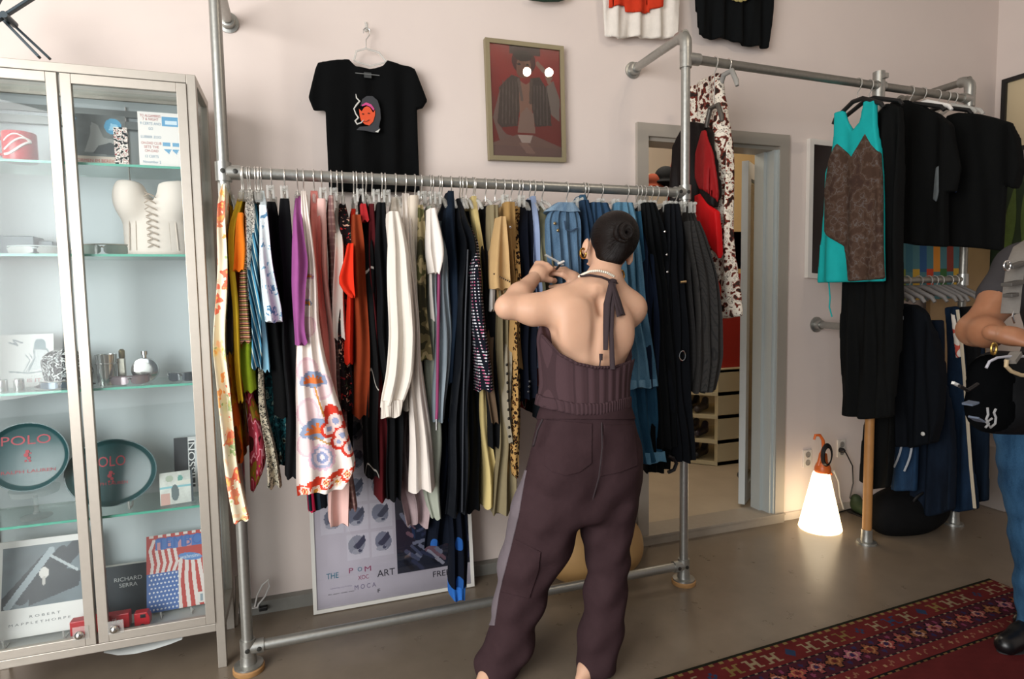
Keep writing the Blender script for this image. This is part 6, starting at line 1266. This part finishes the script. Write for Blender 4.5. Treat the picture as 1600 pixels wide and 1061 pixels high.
# ---- the woman
SK = skin('#c99c80', '#d8ae93')
A = at
wm = thing('person', 'woman in brown halter top and work trousers, back turned, browsing the long rail', 'person', (.8, -.97, 0))
f = Field((.42, -1.30, -.01), (1.42, -.58, 1.84), .0075)
for u, v, y, r in ((914, 712, -.99, (.165, .10, .13)), (911, 640, -.99, (.135, .092, .10)), (914, 590, -.99, (.138, .092, .10)), (922, 540, -.99, (.158, .098, .13)), (925, 500, -.985, (.168, .092, .11))): f.ell(A(u, v, y), r, .05)
Ln, Rs, Ls = A(944, 436, -.975), A(984, 482, -.975), A(873, 478, -.995)
f.cone(Ln, Rs, .05, .056, .05); f.cone(Ln, Ls, .05, .058, .05)
f.cone(A(941, 448, -.985), A(951, 392, -.955), .054, .051, .03)
f.ell(A(898, 506, -1.062), (.055, .026, .085), .05, (.25, (0, 1, 0))); f.ell(A(968, 512, -1.055), (.05, .028, .085), .05, (-.25, (0, 1, 0)))
f.ell(A(934, 540, -1.105), (.009, .022, .20), .03, (.06, (0, 1, 0)), True); f.ell(A(938, 466, -1.06), (.012, .02, .06), .03, None, True)
f.ell(A(934, 452, -1.04), (.02, .012, .02), .03)
HC = A(955, 378, -.945); HR = (.22, (0, 1, 0))
f.ell(HC, (.078, .098, .108), .02, HR); f.ell(HC+np.array((-.012, .035, -.06)), (.058, .07, .065), .03, HR)
HF = nrm((-.45, .88, -.12)); f.cone(HC+HF*.095+np.array((0, 0, -.01)), HC+HF*.118+np.array((0, 0, -.035)), .008, .013, .012)      # nose
f.ell(HC+HF*.095+np.array((0, 0, -.068)), (.022, .014, .008), .008)                                                                # mouth
for sd, (u, v), dy in ((-1, (915, 385), -.955), (1, (985, 402), -.955)):                                                           # ears
    e = A(u, v, dy); f.ell(e, (.012, .020, .033), .006, (.28*1, (0, 1, 0))); f.ell(e+np.array((sd*.009, -.012, .002)), (.006, .010, .018), .004, None, True)
LE, LW = A(792, 480, -.955), A(836, 433, -.80)
f.chain([Ls, (Ls+LE)/2+np.array((0, -.005, -.012)), LE], (.060, .052, .037), .04); f.chain([LE, LE*.6+LW*.4+np.array((0, -.006, .0)), LW], (.042, .041, .026), .025)
RE, RW = np.array((1.20, -.79, 1.285)), A(905, 441, -.755)
f.chain([Rs, (Rs+RE)/2, RE], (.058, .050, .040), .04); f.chain([RE, RE*.6+RW*.4, RW], (.041, .039, .026), .025)
LBX, RBX = A(797, 1000, -.91)[0]-.045, A(938, 985, -1.0)[0]-.02
for hip, kn, an, to in ((A(870, 760, -.97), A(828, 900, -.93), np.array((LBX+.01, -.885, .085)), np.array((LBX-.10, -.95, .020))), (A(950, 760, -1.0), A(947, 900, -.99), np.array((RBX, -.99, .085)), np.array((RBX-.088, -1.04, .020)))):
    f.chain([hip, kn, an], (.07, .045, .033), .03); f.chain([an, an+np.array((.01, -.025, -.05))], (.036, .030), .02); f.chain([an+np.array((0, -.01, -.045)), (an+to)/2+np.array((0, 0, -.012)), to], (.032, .032, .020), .03)
f.v[:, :, :2] = np.maximum(f.v[:, :, :2], .002)
body = f.mesh(1)
KL = A(853, 411, -.755); hl = hand(LW, KL-LW, (-.15, -.75, .65), 1, 1.0, (.75, .8, .85, .9), (.5, .5))
KR = A(880, 424, -.742); hr = hand(RW, KR-RW, (.1, -.55, .8), -1, 1.0, (.45, .5, .55, .6), (.6, .5))
solid('body', join(body, hl, hr), SK, wm)
m = MB()
for sd in (-1, 1): e = HC+HF*.088+np.cross(HF, (0, 0, 1))*sd*.032+np.array((0, 0, .0)); m.ball(e, .012, 12)
m.build('eye', plain('#e8e2dc', .2), wm)
# hair: sleek, drawn back into a bun
t = NT('hair'); v = t.obj(); mp = t.n('ShaderNodeMapping', i0=v)
cb = A(971, 366, -1.03)-BASE[wm.name]; mp.inputs['Location'].default_value = (-cb[0], -cb[1], -cb[2]); s = t.sep(mp.outputs[0]); ang = t.math('ARCTAN2', s[2], s[0])
st = t.noise(t.n('ShaderNodeCombineXYZ', X=t.math('MULTIPLY', ang, 9.), Y=t.math('MULTIPLY', s[1], 4.)).outputs[0], 3.2, 4, .6)
t.col(t.ramp(st, [(.3, '#090505'), (.75, '#1a110e')], False)); t.set(Roughness=.42, Specular_IOR_Level=.22); t.bump(st, .8, .005); HAIR = t.m
f = Field(HC-.2, HC+.2, .005); hc = A(960, 370, -.962)
f.ell(hc, (.090, .104, .100), .02, (.30, (0, 1, 0))); f.ell(A(953, 402, -.985), (.052, .05, .045), .03)
fc = HC+HF*.10+np.array((0, 0, -.035)); f.ell(fc, (.10, .085, .085), .02, None, True); f.ell(A(946, 428, -.96), (.09, .12, .035), .015, (.25, (0, 1, 0)), True)
f.ell(A(915, 388, -.95), (.020, .030, .036), .01, None, True); f.ell(A(986, 405, -.95), (.020, .03, .038), .01, None, True)
hair = solid('hair', f.mesh(1), HAIR, wm)
m = MB(); bc = A(971, 364, -1.058); P = []
for k in range(46): a = k*.36; r_ = .033-.00055*k; P.append(bc+np.array((r_*math.cos(a), -.012-.0007*k+.006*math.sin(a*.5), r_*math.sin(a)*1.05)))
m.tube(P, [.0115]*40+[.010, .009, .008, .007, .006, .004], 9); m.ball(bc, .034, 16, (1, .6, 1)); m.build('bun', HAIR, hair)
# knitted halter top
KN = ribbed('#4a373b', 26, 1.6); KH = ribbed('#463438', 75, 1.)
cu = ((835, 505), (845, 521), (853, 530), (873, 553), (901, 568), (930, 574), (958, 574), (986, 565), (1010, 540)); hem = ((835, 630), (850, 636), (900, 647), (940, 647), (985, 636))
def knit(grow, t0, t1, front):
    f = Field((.6, -1.22, .98), (1.36, -.78, 1.52), .0058)
    for k in range(18):
        v = 490+10*k; xl = np.interp(v, (490, 525, 555, 600, 625, 640), (854, 844, 847, 849, 845, 842)); xr = np.interp(v, (490, 560, 597, 625, 640), (1000, 987, 979, 979, 979)); a, b = A(xl, v, -1.), A(xr, v, -1.)
        f.ell((a+b)/2+np.array((0, .008, 0)), ((b[0]-a[0])/2+grow, (.115 if v < 560 else .112)+grow, .055), .03)
    g = [f.lo[i]+f.h*np.arange(f.n[i]) for i in range(3)]; X, Y, Z = np.meshgrid(*g, indexing='ij'); u, v = pix(np.stack([X, Y, Z], -1))
    top_ = np.interp(u, *zip(*cu))+t0; bot_ = np.interp(u, *zip(*hem))+t1
    if front: top_ = top_-np.clip((Y+1.0)/.05, 0, 1)*60
    f.v = np.maximum(f.v, np.maximum(top_-v, v-bot_)/415.).astype(np.float32); return f.mesh(1)
top = solid('halter_top', knit(0, 0, -13, True), KN, wm)
def hem_only():
    global cu
    keep_ = cu; cu = [(a_, b_-17) for a_, b_ in hem]; r = knit(.006, 0, 2, False); cu = keep_; return r
solid('ribbed_hem', hem_only(), KH, top)
m = MB(); m.tube([A(u, v, y) for u, v, y in ((843, 520, -.98), (853, 530, -1.045), (873, 553, -1.09), (901, 568, -1.112), (930, 574, -1.118), (958, 574, -1.113), (984, 566, -1.07))], .0055, 8); m.build('top_binding', KH, top)
TIE = plain('#2f2226', .85)
m = MB()
m.tube([A(u, v, y) for u, v, y in ((908, 431, -.995), (922, 430, -1.036), (940, 433, -1.052), (957, 440, -1.048), (970, 444, -1.015))], .009, 8, flat=.5)
m.ball(A(957, 440, -1.050), .013, 12, (1.5, .6, .9))
for P, r_ in ((((955, 443, -1.06), (948, 475, -1.085), (947, 510, -1.10), (946, 547, -1.112)), (.011, .013, .012, .009)), (((958, 443, -1.06), (955, 480, -1.09), (955, 520, -1.11), (957, 577, -1.122)), (.011, .012, .008, .010)), (((957, 442, -1.062), (966, 470, -1.085), (972, 492, -1.095), (968, 494, -1.10), (962, 468, -1.085), (957, 445, -1.065)), (.011, .014, .017, .016, .011, .009))):
    m.tube([A(*p) for p in P], r_, 10, flat=.45)
m.tube([A(939, 553, -1.113), A(939, 563, -1.118)], [.007, .006], 8); m.tube([A(938, 563, -1.117), A(937, 573, -1.12)], .0025, 6)
m.build('neck_tie', TIE, top)
m = MB()
NP = np.array([A(u, v, y) for u, v, y in ((905, 432, -.985), (912, 428, -1.012), (922, 424, -1.036), (935, 423, -1.048), (948, 426, -1.050), (958, 431, -1.042), (966, 438, -1.02), (971, 446, -.99))])
tt = np.linspace(0, 7, 30)
for q in tt: m.ball([np.interp(q, range(8), NP[:, i]) for i in range(3)], .0052, 10)
tag(m.build('pearl_necklace', plain('#e3dccb', .2, .0), wm))
for u, v, y in ((911, 396, -.965), (971, 430, -.975)):
    e = A(u, v, y); MB().tube([e+np.array((.017*math.cos(a)*.85, .006*math.cos(a), .018*math.sin(a))) for a in np.linspace(0, 2*PI, 25)[:-1]], .0042, 9, True).build('hoop_earring', plain('#c99a4a', .2, 1.), wm)
# trousers
t = NT('workwear'); n = t.noise(t.obj(), 26, 6, .65); c_ = lin('#39292c'); t.col(t.mix(n, (*[x*.82 for x in c_], 1), (*[x*1.2 for x in c_], 1))); fabric(t, .85, .55); TR = t.m
f = Field((.40, -1.26, .0), (1.30, -.74, 1.10), .007)
for v in range(636, 800, 10):
    T_ = (636, 665, 695, 725, 755, 800); xl = np.interp(v, T_, (849, 842, 835, 828, 820, 808)); xr = np.interp(v, T_, (978, 986, 995, 997, 997, 992)); d = np.interp(v, T_, (.105, .112, .12, .125, .125, .115))
    a, b = A(xl, v, -1.), A(xr, v, -1.); f.ell((a+b)/2, ((b[0]-a[0])/2, d, .05), .03)
f.ell(A(880, 735, -1.055), (.10, .078, .095), .05); f.ell(A(955, 738, -1.05), (.09, .075, .095), .05)
LL = [A(855, 800, -.99), A(848, 835, -.97), A(830, 872, -.95), A(811, 938, -.93), A(797, 1000, -.91)]; LL.append(np.array((LL[-1][0]-.045, -.885, .045)))
RL = [A(950, 800, -1.0), A(949, 835, -1.0), A(950, 866, -1.0), A(947, 919, -1.0), A(938, 985, -1.0)]; RL.append(np.array((RL[-1][0]-.02, -1.0, .045)))
f.chain(LL, (.128, .120, .108, .088, .084, .090), .035); f.chain(RL, (.108, .094, .080, .078, .081, .078), .03)
g = [f.lo[i]+f.h*np.arange(f.n[i], dtype=np.float32) for i in range(3)]; X, Y, Z = np.meshgrid(*g, indexing='ij')
am = np.clip((1.0-Z)/.5, .25, 1)
f.v += (.0035*np.sin(26*Z+30*X+9*Y)+.0030*np.sin(47*Z-38*X+3)+.0030*np.sin(17*Z-52*X+22*Y+1))*am
f.v[:, :, :3] = np.maximum(f.v[:, :, :3], .004)
PT_ = f.mesh(1); tr = solid('trousers', PT_, TR, wm)
def pp(name, pts, off, mat, extra=None): return patch(name, PT_, lambda c, n: inpoly(*pix(c), pts) & facing(c, n) & (n[:, 1] < .2), off, mat, tr)
pp('back_pocket', [(853, 656), (925, 662), (924, 724), (905, 738), (884, 743), (862, 737), (851, 727)], .0035, TR)
pp('back_pocket', [(944, 664), (990, 664), (996, 727), (968, 738), (938, 744)], .0035, TR)
pp('leg_pocket', [(806, 843), (845, 862), (841, 890), (827, 934), (783, 924)], .005, TR)
patch('side_stripe', PT_, lambda c, n: (lambda u, v: (v > 735) & (v < 977) & (u < np.interp(v, (735, 749, 805, 862, 928, 977), (823, 820, 811, 797, 780, 773))))(*pix(c)), .004, cloth('#6e656a', .12), tr)
patch('waistband', PT_, lambda c, n: (lambda u, v: (v > 634) & (v < 655))(*pix(c)) , .005, TR, tr)
m = MB(); m.tube([A(u, v, y) for u, v, y in ((848, 655, -1.09), (840, 672, -1.08), (834, 695, -1.07), (833, 697, -1.05))], .004, 8); m.tube([A(u, v, y) for u, v, y in ((940, 660, -1.115), (941, 700, -1.15), (936, 745, -1.155), (925, 785, -1.12), (908, 812, -1.07))], .003, 6); m.build('seam_cord', plain('#2c2024', .8), tr)
# the clip hanger she is holding
ch = thing('clip_hanger', 'clear plastic clip held between the woman\'s hands in front of the washed jeans', 'hanger', A(868, 408, -.77))
m = MB(); m.bar(A(852, 398, -.775), A(880, 414, -.775), .006, .020, (0, -1, 0)); m.build('bar', CLEAR, ch, False, bevel=.002)
m = MB(); m.bar(A(872, 412, -.782), A(881, 408, -.782), .008, .016, (0, -1, 0)); m.build('clip', plain('#d9d7d2', .3), ch, False, bevel=.002)
m = MB(); m.bar(A(869, 421, -.785), A(875, 414, -.785), .007, .010, (0, -1, 0)); m.build('grip_pad', BLACKP, ch, False)

# ---- the man at the right edge
SM = skin('#8c5d42', '#a06e50')
mn = thing('person', 'man in grey t-shirt and blue jeans holding a black shoulder bag', 'person', (2.72, -1.5, 0))
f = Field((2.15, -1.95, -.01), (3.2, -1.15, 2.02), .009)
Tc = A(1672, 470, -1.45); px_ = Tc[0]
Msh, Mel, Mw = A(1600, 418, -1.50), A(1524, 516, -1.52), A(1562, 522, -1.66)
f.ell((px_, -1.45, 1.42), (.17, .12, .22), .05); f.ell((px_, -1.45, 1.10), (.16, .115, .2), .05)
f.cone((px_, -1.45, 1.58), (px_-.01, -1.47, 1.74), .06, .056, .04); f.ell((px_-.015, -1.48, 1.83), (.078, .1, .115), .02); f.ell((px_-.025, -1.53, 1.77), (.055, .06, .06), .03)
f.cone((px_-.035, -1.585, 1.83), (px_-.045, -1.61, 1.805), .009, .014, .012); f.ell((px_-.035, -1.575, 1.765), (.024, .014, .008), .008)
for sd in (-1, 1): f.ell((px_+sd*.078, -1.47, 1.825), (.012, .02, .033), .006)
f.cone((px_, -1.46, 1.60), Msh, .06, .066, .05); f.chain([Msh, (Msh+Mel)/2, Mel], (.064, .058, .052), .04); f.chain([Mel, Mel*.5+Mw*.5, Mw], (.055, .050, .031), .03)
S2 = np.array((px_+.21, -1.46, 1.50)); E2 = np.array((px_+.24, -1.50, 1.22)); W2 = np.array((px_+.02, -1.70, 1.24))
f.cone((px_, -1.46, 1.60), S2, .06, .066, .05); f.chain([S2, E2], (.06, .048), .04); f.chain([E2, W2], (.05, .03), .03)
f.v[:, :, :1] = 1
KM = A(1590, 527, -1.70); KM2 = W2+np.array((-.09, -.03, -.03))
solid('body', join(f.mesh(1), hand(Mw, KM-Mw, (-.1, -.6, .75), -1, 1.12, (.35, .4, .45, .5), (.4, .6)), hand(W2, KM2-W2, (0, -.6, .75), 1, 1.1, (.5, .5, .55, .6), (.4, .5))), SM, mn)
m = MB()
for sd in (-1, 1): m.ball((px_-.03+sd*.034, -1.572, 1.838), .012, 12)
m.build('eye', plain('#e4ded8', .2), mn)
f = Field((px_-.2, -1.75, 1.6), (px_+.2, -1.2, 2.02), .007); f.ell((px_-.005, -1.455, 1.86), (.088, .108, .105), .02); f.ell((px_-.03, -1.62, 1.79), (.12, .10, .10), .02, None, True); f.ell((px_, -1.45, 1.68), (.2, .2, .07), .02, None, True)
solid('hair', f.mesh(1), plain('#2a2019', .5, var=.3, scale=60), mn)
TS = cloth('#3b393b', .14)
f = Field((2.1, -1.95, .95), (3.2, -1.1, 1.75), .009)
f.ell((px_, -1.45, 1.43), (.20, .145, .23), .05); f.ell((px_, -1.45, 1.15), (.19, .14, .22), .05); f.cone((px_, -1.46, 1.585), Msh, .075, .088, .05); f.cone(Msh, A(1566, 462, -1.51), .088, .080, .04); f.cone((px_, -1.46, 1.585), S2, .075, .085, .05); f.cone(S2, S2*.45+E2*.55, .085, .08, .04)
f.ell((px_, -1.47, 1.70), (.085, .085, .07), .01, None, True); f.cone((0, 0, -5), (0, 0, -4), .1, .1)
d = nrm(Mel-Msh); c0 = A(1556, 478, -1.51); q = f.sub((2.1, -1.95, .95), c0+.25, .1)
sl, (X, Y, Z) = q; cut = (X-c0[0])*d[0]+(Y-c0[1])*d[1]+(Z-c0[2])*d[2]; near = (X < Msh[0]+.03)
f.v[sl] = np.where(near, np.maximum(f.v[sl], cut), f.v[sl])
solid('tshirt', f.mesh(1), TS, mn)
ST = plain('#6d6862', .75, var=.15, scale=90)
bag = thing('shoulder_bag', 'black shoulder bag with white piping and cords held by the man', 'bag', (2.45, -1.68, .95))
m = MB(); m.tube([A(u, v, y) for u, v, y in ((1618, 372, -1.52), (1598, 385, -1.61), (1588, 410, -1.63), (1582, 450, -1.635), (1578, 490, -1.64))], .026, 10, flat=.22); m.build('webbing_strap', ST, bag)
m = MB(); m.bar(A(1576, 418, -1.652), A(1600, 410, -1.652), .012, .03, (0, -1, 0)); m.bar(A(1572, 445, -1.658), A(1596, 440, -1.658), .012, .035, (0, -1, 0)); m.bar(A(1574, 462, -1.66), A(1585, 460, -1.66), .012, .03, (0, -1, 0)); m.build('strap_buckle', plain('#4a4743', .5), bag, False, bevel=.002)
m = MB(); e = A(1574, 415, -1.66); m.tube([e+np.array((.016*math.cos(a), 0, .016*math.sin(a))) for a in np.linspace(0, 2*PI, 21)[:-1]], .003, 8, True); m.tube([A(u, v, -1.65) for u, v in ((1588, 470), (1582, 495), (1585, 505))], .003, 6); m.build('metal_ring', CHROME, bag)
f = Field((2.10, -1.95, .84), (2.95, -1.50, 1.32), .009); b0, b1 = A(1560, 612, -1.70), A(1690, 618, -1.72)
f.cone(b0+np.array((0, 0, .05)), b1+np.array((0, 0, .05)), .085, .085, .02); f.cone(b0-np.array((0, 0, .05)), b1-np.array((0, 0, .05)), .09, .09, .03)
f.cone(A(1530, 600, -1.68), A(1535, 650, -1.68), .045, .04, .03)
solid('body', f.mesh(1), cloth('#111214', .25, .7), bag)
m = MB(); m.tube([A(u, v, -1.79) for u, v in ((1541, 575), (1546, 565), (1558, 559), (1575, 557), (1600, 557), (1640, 560))], .004, 8); m.build('white_piping', plain('#a9a9b2', .5), bag)
m = MB(); m.tube([A(u, v, -1.80) for u, v in ((1573, 562), (1572, 572), (1580, 580), (1595, 586), (1612, 588))], .006, 8); m.build('beige_cord', plain('#b59f7c', .7), bag)
m = MB(); m.bar(A(1578, 566, -1.80), A(1588, 552, -1.79), .012, .030, (0, -1, 0)); m.build('webbing_tab', ST, bag, False)
m = MB(); m.tube([A(u, v, -1.795) for u, v in ((1543, 637), (1544, 648), (1541, 655), (1545, 662), (1540, 668))], .0035, 6); m.tube([A(u, v, -1.795) for u, v in ((1556, 639), (1553, 645), (1556, 652), (1555, 662), (1548, 668), (1541, 660), (1550, 654))], .0035, 6); m.build('white_drawcord', plain('#8f8f90', .6), bag)
m = MB(); m.bar(A(1489, 598, -1.70), A(1499, 603, -1.70), .008, .010, (0, -1, 0)); m.build('zip_pull', plain('#d3d3cf', .4), bag, False)
m = MB(); m.tube([A(u, v, -1.72) for u, v in ((1499, 603), (1512, 610), (1528, 600))], .006, 6); m.build('side_strap', BLACKP, bag)
for p_, q_ in (((1511, 632), (1522, 628)), ((1521, 652), (1531, 658))): MB().bar(A(*p_, -1.735), A(*q_, -1.735), .006, .032, (0, -1, 0)).build('side_patch', plain('#5a6474', .5), bag, False)
m = MB(); e = A(1553, 545, -1.73); m.tube([e+np.array((.012*math.cos(a), 0, .018*math.sin(a))) for a in np.linspace(0, 2*PI, 17)[:-1]], .004, 8, True); m.build('brass_clip', plain('#a88a4a', .3, .9), bag)
f = Field((2.25, -1.9, .0), (3.15, -1.15, 1.06), .010)
lg0, lg1, lg2 = A(1614, 690, -1.48), A(1622, 850, -1.48), A(1622, 1005, -1.47); lg2[2] = .07
f.ell((px_, -1.45, .95), (.19, .14, .12), .05); f.chain([lg0, (lg0+lg1)/2, lg1, lg2], (.125, .105, .085, .074), .03)
r2_ = np.array((px_+.11, -1.42, .85)); f.chain([r2_, np.array((px_+.13, -1.40, .46)), np.array((px_+.13, -1.37, .07))], (.115, .085, .072), .03)
g = [f.lo[i]+f.h*np.arange(f.n[i], dtype=np.float32) for i in range(3)]; X, Y, Z = np.meshgrid(*g, indexing='ij'); f.v += .004*np.sin(30*Z+22*X)+.003*np.sin(55*Z-30*X+20*Y)
f.v[:, :, :3] = np.maximum(f.v[:, :, :3], .01)
solid('jeans', f.mesh(1), denim('#16304a', '#3a6080'), mn)
SHB = plain('#0d0d0f', .35)
for c_, nm in ((np.array((lg2[0], -1.46, 0)), 'near'), (np.array((px_+.13, -1.37, 0)), 'far')):
    f = Field(c_+np.array((-.34, -.22, -.01)), c_+np.array((.14, .14, .16)), .008); dr = nrm((-1, -.03, 0)); f.chain([c_+dr*-.05+np.array((0, 0, .05)), c_+dr*.08+np.array((0, 0, .052)), c_+dr*.19+np.array((0, 0, .036))], (.050, .046, .040), .03); f.cone(c_+np.array((0, 0, .06)), c_+np.array((0, 0, .11)), .055, .052, .03); f.ell(c_-np.array((0, 0, 1)), (2, 2, 1.001), .004, None, True)
    s_ = solid('shoe', f.mesh(1), SHB, mn); m = MB(); R = []
    for z_ in (.0, .016): R.append([c_+dr*(.065+.165*math.cos(a))+np.array((-dr[1], dr[0], 0))*.05*math.sin(a)+np.array((0, 0, z_)) for a in np.linspace(0, 2*PI, 29)[:-1]])
    m.rings(R); m.build('sole', plain('#2a2a2c', .6), s_)
